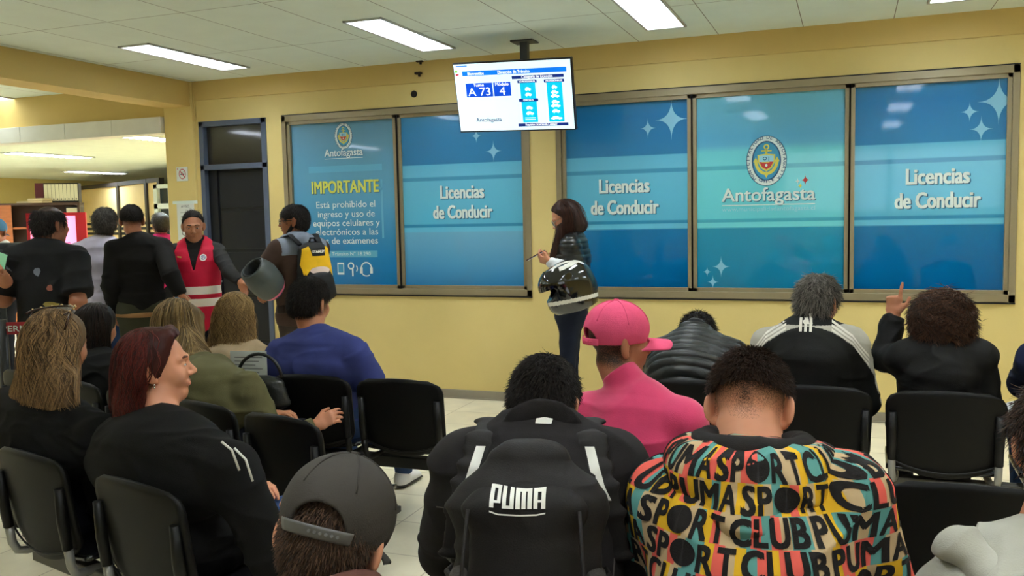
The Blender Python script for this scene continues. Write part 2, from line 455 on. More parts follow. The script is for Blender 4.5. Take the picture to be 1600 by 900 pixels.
def project(V2, F, target, o, ux, uy, lift=0.0015, cell=0.012, far=1.0):
    """press flat shapes (V2 in metres along ux, uy at o) along the plane's normal onto a mesh object (same space)"""
    ux, uy = nrm(ux), nrm(uy); n = np.cross(ux, uy)
    bm = bmesh.new(); vs = [bm.verts.new((v[0], v[1], 0)) for v in V2]
    for f in F:
        try: bm.faces.new([vs[i] for i in f])
        except ValueError: pass
    bmesh.ops.triangulate(bm, faces=bm.faces[:])
    lo, hi = V2.min(0), V2.max(0)
    for ax in (0, 1):
        t = lo[ax]+cell
        while t < hi[ax]:
            no = (1, 0, 0) if ax == 0 else (0, 1, 0); co = (t, 0, 0) if ax == 0 else (0, t, 0)
            bmesh.ops.bisect_plane(bm, geom=bm.verts[:]+bm.edges[:]+bm.faces[:], plane_co=co, plane_no=no)
            t += cell
    bmesh.ops.triangulate(bm, faces=bm.faces[:])
    tree = target if isinstance(target, BVHTree) else BVHTree.FromPolygons([v.co[:] for v in target.data.vertices], [p.vertices[:] for p in target.data.polygons])
    bm.verts.ensure_lookup_table(); bm.faces.ensure_lookup_table(); bm.verts.index_update()
    P = []; ok = []
    for v in bm.verts:
        w = np.asarray(o)+ux*v.co.x+uy*v.co.y+n*far
        h = tree.ray_cast(Vector(w), Vector(-n), far*2)
        ok.append(h[0] is not None); P.append(np.array(h[0])+n*lift*0.5+np.array(h[1])*lift*0.5 if h[0] is not None else w)
    FF = []
    for f in bm.faces:
        ii = [v.index for v in f.verts]
        if all(ok[i] for i in ii):
            q = np.array([P[i] for i in ii])
            if max(np.linalg.norm(q[a]-q[b]) for a in range(3) for b in range(a)) < cell*5: FF.append(ii)
    bm.free()
    return P, FF
# ------------------------------------------------------------------ the room
M_wall = mat('wall_paint', (226, 204, 134), 0.75, 0.3, bump=0.15, bscale=60, var=0.05, vscale=1.3)
M_wall2 = mat('beam_paint', (216, 188, 118), 0.7, 0.3, bump=0.12, bscale=60, var=0.05, vscale=1.1)
M_alu = mat('anodised_frame', (158, 146, 116), 0.35, 0.5, metal=0.35, var=0.05)
M_black = mat('black_gap', (14, 14, 15), 0.6)
M_white = mat('white_plastic', (226, 226, 220), 0.4, var=0.04)
M_base = mat('grey_skirting', (150, 142, 126), 0.5, var=0.06)

def tiled(name, rgb, rgb2, grout, w, h, mort, rough, offset=0.0, shift=(0, 0, 0), var=0.08, bump=0.1):
    m = bpy.data.materials.new(name); m.use_nodes = True; n, l = nodes_of(m); b = n['Principled BSDF']
    tc = n.new('ShaderNodeTexCoord'); mp = n.new('ShaderNodeMapping'); mp.inputs['Location'].default_value = shift
    l.new(tc.outputs['Object'], mp.inputs['Vector'])
    br = n.new('ShaderNodeTexBrick'); br.offset = offset; br.squash = 1.0
    br.inputs['Scale'].default_value = 1.0; br.inputs['Brick Width'].default_value = w; br.inputs['Row Height'].default_value = h
    br.inputs['Mortar Size'].default_value = mort; br.inputs['Mortar Smooth'].default_value = 0.1
    br.inputs['Color1'].default_value = (*lin(rgb), 1); br.inputs['Color2'].default_value = (*lin(rgb2), 1); br.inputs['Mortar'].default_value = (*lin(grout), 1)
    l.new(mp.outputs[0], br.inputs['Vector'])
    nz = n.new('ShaderNodeTexNoise'); nz.inputs['Scale'].default_value = 5; nz.inputs['Detail'].default_value = 8
    l.new(tc.outputs['Object'], nz.inputs['Vector'])
    mr = n.new('ShaderNodeMapRange'); mr.inputs[1].default_value = 0.3; mr.inputs[2].default_value = 0.7; mr.inputs[3].default_value = 1-var; mr.inputs[4].default_value = 1+var
    l.new(nz.outputs['Fac'], mr.inputs[0])
    hv = n.new('ShaderNodeHueSaturation'); l.new(br.outputs['Color'], hv.inputs['Color']); l.new(mr.outputs[0], hv.inputs['Value'])
    l.new(hv.outputs[0], b.inputs['Base Color']); b.inputs['Roughness'].default_value = rough
    if bump:
        n2 = n.new('ShaderNodeTexNoise'); n2.inputs['Scale'].default_value = 180; l.new(tc.outputs['Object'], n2.inputs['Vector'])
        bp = n.new('ShaderNodeBump'); bp.inputs['Strength'].default_value = bump; bp.inputs['Distance'].default_value = 0.003
        l.new(n2.outputs['Fac'], bp.inputs['Height']); l.new(bp.outputs[0], b.inputs['Normal'])
    return m
M_floor = tiled('floor_tiles', (236, 228, 202), (230, 220, 192), (190, 176, 148), 0.42, 0.42, 0.004, 0.28, shift=(0.1, 0.12, 0), bump=0.02)
M_ceil = tiled('ceiling_tiles', (234, 245, 234), (231, 242, 231), (150, 150, 136), 0.619, 1.238, 0.0035, 0.85, shift=(0.335, 0.2, 0), var=0.02, bump=0.25)
M_ceil2 = mat('far_ceiling_paint', (226, 234, 220), 0.8, var=0.03)
def S(o): o['kind'] = 'structure'; return o
STRUCT = S

S(box_obj('floor', (-17, -4.2, -0.1), (4.2, 18, 0), M_floor))
XS = (-5.09, -3.11, -1.27, 0.615, 2.47); YS = (6.03, 3.4, 1.0, -1.6); LW, LL = 0.30, 1.22
mb = MB(); x0 = -6.28
for x in XS:                                                      # the ceiling is open where the lights are let in
    mb.box((x0, -4.2, CEIL), (x-LW/2, WY+0.2, CEIL+0.1)); y0 = -4.2
    for y in YS[::-1]: mb.box((x-LW/2, y0, CEIL), (x+LW/2, y-LL/2, CEIL+0.1)); y0 = y+LL/2
    mb.box((x-LW/2, y0, CEIL), (x+LW/2, WY+0.2, CEIL+0.1)); x0 = x+LW/2
mb.box((x0, -4.2, CEIL), (4.2, WY+0.2, CEIL+0.1))
S(mb.build('ceiling', M_ceil)); S(box_obj('ceiling_slab', (-6.28, -4.2, CEIL+0.1), (4.2, WY+0.2, CEIL+0.2), M_ceil))
S(box_obj('ceiling_left', (-17, -4.2, CEIL), (-6.28, WY+0.3, CEIL+0.1), M_ceil))
S(box_obj('ceiling_far', (-17, WY+0.3, 2.52), (-6.0, 18, 2.62), M_ceil2))
# long wall, with door and window openings
DX0, DX1, DZ = -5.905, -5.13, 2.565
W1 = (-4.955, -2.51); W2 = (-2.28, 1.095); WZ0, WZ1 = 0.912, 2.565
mb = MB()
for x0, x1, z0, z1 in [(-5.97, DX0, 0, 2.77), (DX1, W1[0], 0, 2.77), (W1[1], W2[0], 0, 2.77), (W2[1], 4.2, 0, 2.77), (DX0, DX1, DZ, 2.77),
                       (W1[0], W1[1], 0, WZ0), (W1[0], W1[1], WZ1, 2.77), (W2[0], W2[1], 0, WZ0), (W2[0], W2[1], WZ1, 2.77)]:
    mb.box((x0, WY, z0), (x1, WY+0.16, z1))
wall = S(mb.build('wall_back', M_wall))
S(box_obj('trim_1', (-5.97, WY-0.014, 2.77), (4.2, WY+0.16, CEIL), M_wall2))
S(box_obj('wall_right', (4.0, -4.2, 0), (4.2, WY+0.1, CEIL), M_wall))
mb = MB()
for x0, x1, z0, z1 in [(-17, -1.2, 0, CEIL), (2.6, 4.2, 0, CEIL), (-1.2, 2.6, 0, 1.55), (-1.2, 2.6, 2.7, CEIL), (0.65, 0.75, 1.55, 2.7)]: mb.box((x0, -4.2, z0), (x1, -4.0, z1))
S(mb.build('wall_front', M_wall))
S(box_obj('wall_left', (-15.3, -4.2, 0), (-15.1, 18, CEIL), M_wall))
S(box_obj('wall_far', (-17, 17.5, 0), (-6, 17.7, CEIL), M_wall))
S(box_obj('wall_inner', (-6.28, WY+0.3, 0), (-6.1, 18, CEIL), M_wall))
mb = MB().box((-5.13, WY-0.018, 0), (4.0, WY, 0.075)).box((-5.13, WY-0.03, 0), (4.0, WY-0.018, 0.012)); S(mb.build('baseboard_back', M_base))
# column, beam across the room, lintel
S(box_obj('wall_column', (-6.3, WY-0.03, 0), (-5.955, WY+0.3, CEIL), M_wall, bevel=0.008))
S(box_obj('trim_2', (-6.28, -4.2, 2.715), (-5.975, WY-0.02, CEIL), M_wall2))
S(box_obj('trim_3', (-15.2, WY, 2.64), (-6.29, WY+0.3, CEIL), M_wall2))
# white cable trunking under the lintel
tk = empty('cable_trunking', (-8, WY, 2.47)); tag(tk, 'long white cable trunking fixed under the beige beam at the left', 'trunking')
m1 = MB()
for k in range(8): m1.box((-6.31-k*0.62, -0.0+WY-0.07, 2.475), (-6.31-(k+1)*0.62+0.004, WY+0.12, 2.635), bevel=0.004)
o = m1.build('casing', M_white, tk); o.location = (8, -WY, -2.47)
# a conduit down the corner beside the column
tag(MB().tube([(-5.945, WY-0.012, 2.57), (-5.945, WY-0.012, 2.945)], 0.009).build('conduit', M_wall2), 'thin painted conduit in the corner above the dark door', 'conduit')

# door with transom
M_dframe = mat('slate_metal', (92, 104, 126), 0.4, 0.5, metal=0.2, var=0.05)
M_dleaf = mat('black_door', (22, 25, 32), 0.42, 0.4, var=0.15)
M_glassdark = mat('dark_glass', (52, 46, 38), 0.05, 0.8)
dr = empty('door_1', ((DX0+DX1)/2, WY, 0)); S(dr)
def under(o, root):
    o.location = (-root.location[0], -root.location[1], -root.location[2]); return o
mb = MB()
for a, b in [((DX0, 0), (DX0+0.05, DZ)), ((DX1-0.055, 0), (DX1, DZ)), ((DX0, DZ-0.05), (DX1, DZ)), ((DX0, 2.10), (DX1, 2.15))]:
    mb.box((a[0], WY-0.012, a[1]), (b[0], WY+0.1, b[1]), bevel=0.003)
under(mb.build('door_frame', M_dframe, dr), dr)
under(box_obj('transom_pane', (DX0+0.05, WY+0.05, 2.15), (DX1-0.055, WY+0.06, DZ-0.05), M_glassdark, dr), dr)
mb = MB().box((DX0+0.05, WY+0.06, 0.01), (DX1-0.055, WY+0.10, 2.10)).box((DX0+0.05, WY+0.04, 0.01), (DX0+0.15, WY+0.07, 2.10), bevel=0.004)
for z0, z1 in [(0.03, 0.42), (0.45, 0.86), (0.89, 1.30), (1.33, 1.70), (1.73, 2.08)]: mb.box((DX0+0.17, WY+0.048, z0), (DX1-0.065, WY+0.065, z1), bevel=0.006)
under(mb.build('door_leaf', M_dleaf, dr), dr)
under(MB().tube([(DX0+0.1, WY+0.03, 1.02), (DX0+0.1, WY-0.01, 1.02), (DX0+0.2, WY-0.01, 1.02)], 0.009).build('door_handle', mat('steel', (150, 150, 150), 0.3, metal=0.9), dr), dr)

# ------------------------------------------------------------------ printed windows
def print_mat(name, stops, tint=1.0):
    """a printed film: a vertical run of colours by height (z, rgb)"""
    m = bpy.data.materials.new(name); m.use_nodes = True; n, l = nodes_of(m); b = n['Principled BSDF']
    tc = n.new('ShaderNodeTexCoord'); sp = n.new('ShaderNodeSeparateXYZ'); l.new(tc.outputs['Object'], sp.inputs[0])
    mr = n.new('ShaderNodeMapRange'); mr.inputs[1].default_value = WZ0; mr.inputs[2].default_value = WZ1; l.new(sp.outputs['Z'], mr.inputs[0])
    cr = n.new('ShaderNodeValToRGB'); l.new(mr.outputs[0], cr.inputs[0])
    els = cr.color_ramp.elements
    while len(els) > 1: els.remove(els[0])
    first = True
    for z, c in stops:
        p = (z-WZ0)/(WZ1-WZ0)
        if first: e = els[0]; e.position = p; first = False
        else: e = els.new(p)
        e.color = (*lin(c), 1)
    l.new(cr.outputs[0], b.inputs['Base Color']); b.inputs['Roughness'].default_value = 0.05
    b.inputs['Specular IOR Level'].default_value = 0.45; b.inputs['Coat Weight'].default_value = 0.35; b.inputs['Coat Roughness'].default_value = 0.02
    return m
def zof(py, px=975): return float(aty(px, py, WY)[2])
zb = [zof(v) for v in (236, 244, 265, 271, 345, 350, 358)]
base_stops = [(WZ0, (2, 92, 150)), (zb[6]-0.3, (6, 106, 166)), (zb[6]-0.004, (22, 118, 172)), (zb[6], (104, 192, 222)), (zb[5]-0.004, (100, 190, 220)), (zb[5], (52, 140, 184)), (zb[4]-0.002, (56, 144, 188)),
              (zb[4]+0.002, (92, 184, 216)), ((zb[3]+zb[4])/2, (98, 188, 220)), (zb[3]-0.003, (104, 190, 220)), (zb[3], (74, 152, 192)), (zb[2], (74, 152, 192)), (zb[2]+0.003, (106, 190, 220)), (zb[1], (100, 184, 216)), (zb[1]+0.004, (54, 130, 180)),
              (WZ1-0.2, (38, 120, 178)), (WZ1, (52, 128, 176))]
P_std = print_mat('blue_print', base_stops)
P_two = print_mat('reflection_pale_print', [(WZ0, (36, 118, 178)), (1.2, (86, 158, 200)), (zb[6]-0.004, (112, 176, 208))]+base_stops[3:-2]+[(WZ1-0.2, (58, 136, 186)), (WZ1, (70, 142, 186))])  # paler than the plain print: glass reflections painted into the colours
P_mid = print_mat('light_blue_print', [(z, tuple(min(255, int(c[i]*(0.9, 0.95, 0.9)[i]+(22, 34, 26)[i])) for i in range(3))) for z, c in base_stops[:-3]] + [(zb[1]+0.05, (96, 176, 212)), (WZ1-0.4, (92, 172, 210)), (WZ1, (110, 186, 206))])
P_info = print_mat('info_print', [(WZ0, (24, 116, 176)), (1.25, (46, 132, 186)), (1.75, (92, 164, 202)), (2.0, (104, 168, 200)), (2.3, (104, 160, 190)), (WZ1, (100, 152, 178))])  # print colours lightened to carry the reflections on the glass
C_w = mat('print_white', (226, 240, 236), 0.5); C_sh = mat('print_shadow', (24, 92, 128), 0.5); C_pale = mat('print_pale', (132, 196, 220), 0.5)
C_yel = mat('print_yellow', (226, 228, 96), 0.5); C_gold = mat('print_gold', (214, 206, 84), 0.5); C_navy = mat('print_navy', (26, 84, 124), 0.5)
C_red = mat('print_red', (190, 60, 56), 0.5); C_sky = mat('print_sky', (150, 208, 222), 0.5); C_bar = mat('print_bar', (96, 176, 206), 0.5); C_blue = mat('print_mid_blue', (60, 150, 190), 0.5)

def emblem(cx, cz, h, name, parent):
    f = Flat((0, 0, 0), (1, 0, 0), (0, 0, 1)); a, b = 0.39*h, 0.5*h
    f.oval(cx, cz, a, b, C_navy, 1); f.oval(cx, cz, a*0.965, b*0.97, C_w, 2); f.oval(cx, cz, a*0.70, b*0.77, C_blue, 3)
    f.ring(cx, cz, a*0.72, b*0.785, 0.006*h*4, C_navy, 4)
    def arc(txt, t0, t1, flip, sz):
        n = len(txt)
        for i, ch in enumerate(txt):
            if ch == ' ': continue
            t = t0+(t1-t0)*i/(n-1); x, y = a*0.835*math.cos(t), b*0.865*math.sin(t)
            f.text(ch, cx+x-(0 if flip else 0), cz+y, sz, C_navy, 5, bold=0.03, rot=(math.atan2(y/b, x/a)-math.pi/2 if not flip else math.atan2(y/b, x/a)+math.pi/2))
    arc('MUNICIPALIDAD DE ANTOFAGASTA', math.radians(228), math.radians(-48), False, 0.066*h)
    arc('CHILE', math.radians(247), math.radians(293), True, 0.066*h)
    # anchor: ring, stock, shank, flukes
    f.ring(cx, cz+0.275*h, 0.055*h, 0.055*h, 0.026*h, C_gold, 5, 20); f.rect(cx-0.1*h, cz+0.185*h, cx+0.1*h, cz+0.21*h, C_gold, 5); f.rect(cx-0.02*h, cz-0.2*h, cx+0.02*h, cz+0.24*h, C_gold, 5)
    f.ring(cx, cz+0.02*h, 0.235*h, 0.30*h, 0.06*h, C_gold, 5, 24, math.radians(185), math.radians(355))
    f.poly([(cx-0.06*h, cz-0.22*h), (cx, cz-0.34*h), (cx+0.06*h, cz-0.22*h)], C_gold, 6)
    for s in (-1, 1): f.poly([(cx+s*0.255*h, cz-0.02*h), (cx+s*0.205*h, cz+0.075*h), (cx+s*0.155*h, cz-0.02*h)][::s], C_gold, 6)
    sh = lambda k, z0: [(cx-0.17*k*h, cz+0.12*h*k+z0), (cx, cz+0.14*h*k+z0), (cx+0.17*k*h, cz+0.12*h*k+z0), (cx+0.165*k*h, cz-0.02*h*k+z0), (cx+0.1*k*h, cz-0.15*h*k+z0), (cx, cz-0.21*h*k+z0), (cx-0.1*k*h, cz-0.15*h*k+z0), (cx-0.165*k*h, cz-0.02*h*k+z0)][::-1]
    f.poly(sh(1.0, 0), C_gold, 7); f.poly(sh(0.82, 0.0), C_sky, 8)
    f.poly([(cx-0.135*h, cz-0.02*h), (cx-0.08*h, cz-0.125*h), (cx, cz-0.172*h), (cx+0.08*h, cz-0.125*h), (cx+0.135*h, cz-0.02*h)], C_red, 9)
    f.ring(cx-0.03*h, cz+0.045*h, 0.04*h, 0.035*h, 0.015*h, C_navy, 9, 14); f.rect(cx+0.04*h, cz+0.0*h, cx+0.055*h, cz+0.08*h, C_navy, 9); f.oval(cx, cz-0.09*h, 0.024*h, 0.03*h, C_w, 10, 14); f.rect(cx-0.09*h, cz-0.035*h, cx+0.06*h, cz-0.022*h, C_gold, 10)
    o = f.build(name, parent); return o

def window(name, x0, x1, panes):
    root = empty(name, ((x0+x1)/2, WY, WZ0)); S(root)
    mb = MB(); yf = WY-0.012
    for a, b, y0 in [((x0, WZ0), (x1, WZ0+0.055), yf), ((x0, WZ1-0.055), (x1, WZ1), yf), ((x0, WZ0), (x0+0.045, WZ1), yf), ((x1-0.045, WZ0), (x1, WZ1), yf)]:
        mb.box((a[0], y0, a[1]), (b[0], WY+0.1, b[1]), bevel=0.003)
    for p in panes:                                              # sash stiles around each pane
        a, b = p[0], p[1]; d = 0.012*(panes.index(p) % 2)
        for q in [((a, WZ0+0.05), (a+0.03, WZ1-0.05)), ((b-0.03, WZ0+0.05), (b, WZ1-0.05)), ((a, WZ0+0.05), (b, WZ0+0.085)), ((a, WZ1-0.085), (b, WZ1-0.05))]:
            mb.box((q[0][0], WY+0.0+d, q[0][1]), (q[1][0], WY+0.06, q[1][1]), bevel=0.002)
    under(mb.build('window_frame', M_alu, root), root)
    m2 = MB()
    for p in panes:
        for xx in (p[0]-0.004, p[1]+0.004):
            if x0+0.06 < xx < x1-0.06: m2.box((xx-0.005, WY-0.001, WZ0+0.06), (xx+0.005, WY+0.05, WZ1-0.06))
    m2.box((x0+0.04, WY+0.09, WZ0+0.05), (x1-0.04, WY+0.12, WZ1-0.05))
    m2.box((x0, WY-0.016, WZ0-0.012), (x1, WY-0.003, WZ0-0.001)).box((x0, WY-0.006, WZ1+0.001), (x1, WY-0.001, WZ1+0.009))
    under(m2.build('window_gasket', M_black, root), root)
    for p in panes:
        under(box_obj('window_pane', (p[0]+0.028, WY+0.03, WZ0+0.083), (p[1]-0.028, WY+0.036, WZ1-0.083), p[2], root), root)
    return root
def xat(px, py=300): return float(aty(px, py, WY)[0])
def lic(root, cx, cz, name='lettering', w=0.5):
    f = Flat((0, WY+0.0295, 0), (1, 0, 0), (0, 0, 1))
    for dx, dz, m, L in ((0.008, -0.006, C_sh, 1), (0, 0, C_w, 2)):
        f.text('Licencias', cx+dx-0.0, cz+0.048+dz, 0.115, m, L, bold=0.055, width=0.41)
        f.text('de Conducir', cx+dx, cz-0.125+dz, 0.115, m, L, bold=0.055, width=0.555)
    under(f.build(name, root), root)
def sparks(root, lst):
    f = Flat((0, WY+0.0295, 0), (1, 0, 0), (0, 0, 1))
    for px, py, r in lst:
        q = aty(px, py, WY); f.sparkle(q[0], q[2], r, C_pale, 1)
    under(f.build('sparkles', root), root)
xm1 = xat(621)
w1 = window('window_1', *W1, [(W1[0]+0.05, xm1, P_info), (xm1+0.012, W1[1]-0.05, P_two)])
xa, xb = xat(1081), xat(1327)
w2 = window('window_2', *W2, [(W2[0]+0.05, xa-0.004, P_std), (xa+0.006, xb-0.004, P_mid), (xb+0.006, W2[1]-0.045, P_std)])
for px, py, rt in [(720, 318, w1), (974, 310, w2), (1465, 297, w2)]:
    q = aty(px, py, WY); lic(rt, q[0], q[2])
sparks(w1, [(769, 236, 0.075), (742, 212, 0.05)])
sparks(w2, [(1048, 186, 0.13), (1011, 200, 0.065), (1562, 157, 0.135), (1516, 174, 0.06), (1534, 201, 0.075), (1126, 417, 0.07), (1104, 425, 0.035), (1113, 441, 0.045)])
# the municipal emblem and name
q = aty(1197, 251, WY); o = emblem(q[0], q[2], 0.385, 'emblem', w2); under(o, w2); o.location[1] += WY+0.0295
q2 = aty(1199, 303, WY)
f = Flat((0, WY+0.0295, 0), (1, 0, 0), (0, 0, 1))
for dx, m, L in ((0.006, C_sh, 1), (0, C_w, 2)): f.text('Antofagasta', q2[0]+dx, q2[2]-0.05-dx, 0.105, m, L, bold=0.026, width=0.69)
f.rect(q2[0]-0.345, q2[2]-0.085, q2[0]+0.345, q2[2]-0.078, C_w, 2)
f.text('www.municipalidadantofagasta.cl', q2[0], q2[2]-0.128, 0.034, C_sky, 2, width=0.69)
for px, py, r, m in ((1258, 281, 0.035, C_red), (1250, 290, 0.02, C_yel), (1246, 283, 0.02, C_w)):
    t = aty(px, py, WY); f.sparkle(t[0], t[2], r, m, 2)
under(f.build('lettering', w2), w2)
q = aty(534, 212, WY); o = emblem(q[0], q[2], 0.24, 'emblem', w1); under(o, w1); o.location[1] += WY+0.0295
f = Flat((0, WY+0.0295, 0), (1, 0, 0), (0, 0, 1))
q = aty(534, 238, WY)
for dx, m, L in ((0.005, C_sh, 1), (0, C_w, 2)): f.text('Antofagasta', q[0]+dx, q[2]-0.03-dx, 0.068, m, L, bold=0.03, width=0.40)
f.rect(q[0]-0.2, q[2]-0.055, q[0]+0.2, q[2]-0.05, C_w, 2)
q = aty(536, 263, WY); f.rect(q[0]-0.385, q[2]-0.03, q[0]+0.385, q[2]+0.028, C_bar, 1)
q = aty(536, 291, WY); f.text('IMPORTANTE', q[0]+0.006, q[2]-0.064, 0.115, C_sh, 1, bold=0.045, width=0.70); f.text('IMPORTANTE', q[0], q[2]-0.058, 0.115, C_yel, 2, bold=0.045, width=0.70)
for s, px, py, wd in (('Está prohibido el', 537, 319, 0.62), ('ingreso y uso de', 538, 334, 0.60), ('equipos celulares y', 538, 348, 0.705), ('electrónicos a las', 539, 362, 0.655), ('salas de exámenes', 537, 376, 0.68)):
    q = aty(px, py, WY); f.text(s, q[0], q[2]-0.03, 0.062, C_w, 2, bold=0.01, width=wd)
q = aty(532, 397, WY); f.rect(q[0]-0.37, q[2]-0.032, q[0]+0.37, q[2]+0.03, C_bar, 1); f.text('Ley de Tránsito N° 18.290', q[0]+0.02, q[2]-0.015, 0.034, C_w, 2, width=0.56)
under(f.build('lettering', w1), w1)
f = Flat((0, WY+0.0295, 0), (1, 0, 0), (0, 0, 1))                # the little icons: telephone, earpiece, headset
for px, k in ((530, 0), (549, 1), (570, 2)):
    q = aty(px, 420, WY); x, z = q[0], q[2]
    if k == 0: f.rect(x-0.035, z-0.055, x+0.035, z+0.055, C_w, 1); f.rect(x-0.026, z-0.036, x+0.026, z+0.04, C_blue, 2)
    if k == 1: f.ring(x-0.02, z+0.025, 0.034, 0.034, 0.014, C_w, 1, 20); f.rect(x-0.012, z-0.07, x+0.004, z+0.0, C_w, 1); f.ring(x+0.02, z, 0.03, 0.04, 0.011, C_w, 1, 12, -0.9, 0.9)
    if k == 2:
        f.ring(x, z, 0.06, 0.062, 0.012, C_w, 1, 24, 0.0, math.pi)
        for s in (-1, 1): f.rect(x+s*0.052-0.014, z-0.045, x+s*0.052+0.014, z+0.012, C_w, 2)
        f.ring(x, z-0.03, 0.055, 0.042, 0.01, C_w, 1, 16, math.radians(190), math.radians(310))
under(f.build('pictograms', w1), w1)
# a cracked corner strip of clear tape on the information print
f = Flat((0, WY+0.0292, 0), (1, 0, 0), (0, 0, 1)); q = aty(592, 285, WY); f.rect(q[0], q[2]-0.5, q[0]+0.02, q[2]+0.03, C_bar, 1); f.poly([(q[0]-0.12, q[2]+0.04), (q[0]-0.09, q[2]+0.04), (q[0]+0.02, q[2]-0.06), (q[0]+0.0, q[2]-0.07)][::-1], C_bar, 1)
under(f.build('tape', w1), w1)

# ------------------------------------------------------------------ marks on the wall
t = aty(647, 147, WY); tag(MB().tube([(t[0], WY-0.004, t[2]), (t[0], WY+0.002, t[2])], 0.03, n=20).build('cable_hole', M_black), 'round black cable hole in the wall above the blue windows', 'hole')
for px, py, s in ((657, 96, 'upper rusty bracket stub on the beam left of the television'), (655, 115, 'lower rusty bracket stub on the beam left of the television')):
    t = aty(px, py, WY-0.014); tag(MB().box((t[0]-0.03, WY-0.05, t[2]-0.008), (t[0]+0.03, WY-0.014, t[2]+0.01), bevel=0.003).box((t[0]+0.005, WY-0.05, t[2]-0.03), (t[0]+0.02, WY-0.03, t[2]), bevel=0.002).build('bracket_stub', mat('rust', (50, 36, 26), 0.7)), s, 'bracket', 'bracket stubs on the beam')

# ------------------------------------------------------------------ fluorescent ceiling lights
M_lampframe = mat('lamp_frame', (188, 190, 184), 0.35, metal=0.3); M_louvre = mat('lamp_louvre', (206, 212, 224), 0.4)
M_tube = glow('lamp_tube', (247, 251, 251), LAMP); M_tube2 = glow('lamp_tube_far', (240, 252, 252), FAR_LAMP); M_tube3 = glow('lamp_tube_soft', (243, 252, 250), 7.0)
def ceiling_light(x, y, z, label, far=False, w=0.30, ln=1.22, up=0.0, tube=None):
    r = empty('ceiling_light', (x, y, z)); tag(r, label, 'ceiling light', 'fluorescent ceiling lights')
    m = MB()
    for a, b in (((-w/2, -ln/2), (-w/2+0.018, ln/2)), ((w/2-0.018, -ln/2), (w/2, ln/2)), ((-w/2, -ln/2), (w/2, -ln/2+0.018)), ((-w/2, ln/2-0.018), (w/2, ln/2))):
        m.box((a[0], a[1], -0.012), (b[0], b[1], 0.004), bevel=0.002)
    m.build('frame', M_lampframe, r)
    if up:
        hm = MB()
        for a, c in (((-w/2, -ln/2), (-w/2+0.006, ln/2)), ((w/2-0.006, -ln/2), (w/2, ln/2)), ((-w/2, -ln/2), (w/2, -ln/2+0.006)), ((-w/2, ln/2-0.006), (w/2, ln/2))): hm.box((a[0], a[1], 0.004), (c[0], c[1], up+0.01))
        hm.build('housing', M_louvre, r)
    box_obj('diffuser', (-w/2+0.018, -ln/2+0.018, up-0.004), (w/2-0.018, ln/2-0.018, up), tube or (M_tube2 if far else M_tube), r)
    m = MB()
    for k in range(13):
        yy = -ln/2+0.06+k*(ln-0.12)/12; m.box((-w/2+0.018, yy-0.0015, -0.020 if not up else 0.004), (w/2-0.018, yy+0.0015, up-0.004))
    m.box((-0.002, -ln/2+0.018, -0.020 if not up else 0.004), (0.002, ln/2-0.018, up-0.004))
    m.build('louvre', M_louvre, r)
    return r
def lamp_label(i, j):
    if j == 0: return ['louvred fluorescent ceiling light near the beam at the left', 'louvred fluorescent ceiling light left of the television', 'bright ceiling light panel right of the television, cut by the top edge', 'ceiling light panel by the wall at the far right, cut by the top edge', 'ceiling light panel out of the picture to the right'][i]
    return 'ceiling light panel above and behind the camera, row %s from the windows' % ('two', 'three', 'four')[j-1]
for j, y in enumerate(YS):
    for i, x in enumerate(XS):
        off = (j >= 2 and i < 2) or (j == 1 and i == 1) or (j == 3 and i != 3)
        if not off: ceiling_light(x, y, CEIL-0.001, lamp_label(i, j), up=0.06)
        else: S(box_obj('ceiling_panel', (x-LW/2, y-LL/2, CEIL), (x+LW/2, y+LL/2, CEIL+0.02), M_ceil))
for px, py, lab, z in ((12, 155, 'ceiling light beyond the cross beam at the left edge', CEIL-0.001),):
    q = atz(px, py, z); ceiling_light(float(q[0])-0.02, float(q[1])-0.35, z, lab, tube=M_tube3)
for px, py, lab in ((78, 242, 'long ceiling light in the far office, leftmost of its three'), (256, 217, 'ceiling light in the far office beside the beige column'), (150, 269, 'farthest ceiling light in the office, above the dark partition')):
    q = atz(px, py, 2.519); ceiling_light(float(q[0]), float(q[1]), 2.519, lab, True)
for x, y in ((-13.6, 9.2), (-12.2, 8.3), (-7.1, 8.8), (-7.1, 11.0), (-10.9, 7.9)): ceiling_light(x, y, 2.519, 'added ceiling light to brighten the far office, out of view', True)  # unseen lamps added to brighten the far office
for x, y in ((-8.6, 2.6), (-8.6, -0.6), (-11.5, 5.2), (-11.5, 2.0)):
    ceiling_light(x, y, CEIL-0.001, 'ceiling light beyond the cross beam, out of view to the left')

# ------------------------------------------------------------------ television on its ceiling bracket
tvc = (-2.367, 6.346, 2.488); TT, TYW, TRL = math.radians(17.6), math.radians(0.5), math.radians(-1.75)
R_ = vec(math.cos(TYW), math.sin(TYW), 0); N_ = vec(math.sin(TYW), -math.cos(TYW), 0); U_ = vec(0, 0, 1)*math.cos(TT)+N_*math.sin(TT)
R2 = R_*math.cos(TRL)+U_*math.sin(TRL); U2 = U_*math.cos(TRL)-R_*math.sin(TRL); N2 = np.cross(R2, U2)
tv = bpy.data.objects.new('television', None); link(tv); tag(tv, 'flat television showing queue numbers, hung above the blue windows', 'television')
tv.matrix_world = Matrix(((R2[0], U2[0], N2[0], tvc[0]), (R2[1], U2[1], N2[1], tvc[1]), (R2[2], U2[2], N2[2], tvc[2]), (0, 0, 0, 1)))
TW, TH = 0.935, 0.53
M_tvb = mat('tv_black', (18, 18, 30), 0.3)
mb = MB().box((-TW/2, -TH/2, -0.05), (TW/2, TH/2, -0.003), bevel=0.006).box((-0.3, -0.2, -0.085), (0.3, 0.12, -0.05), bevel=0.01)
mb.build('housing', M_tvb, tv)
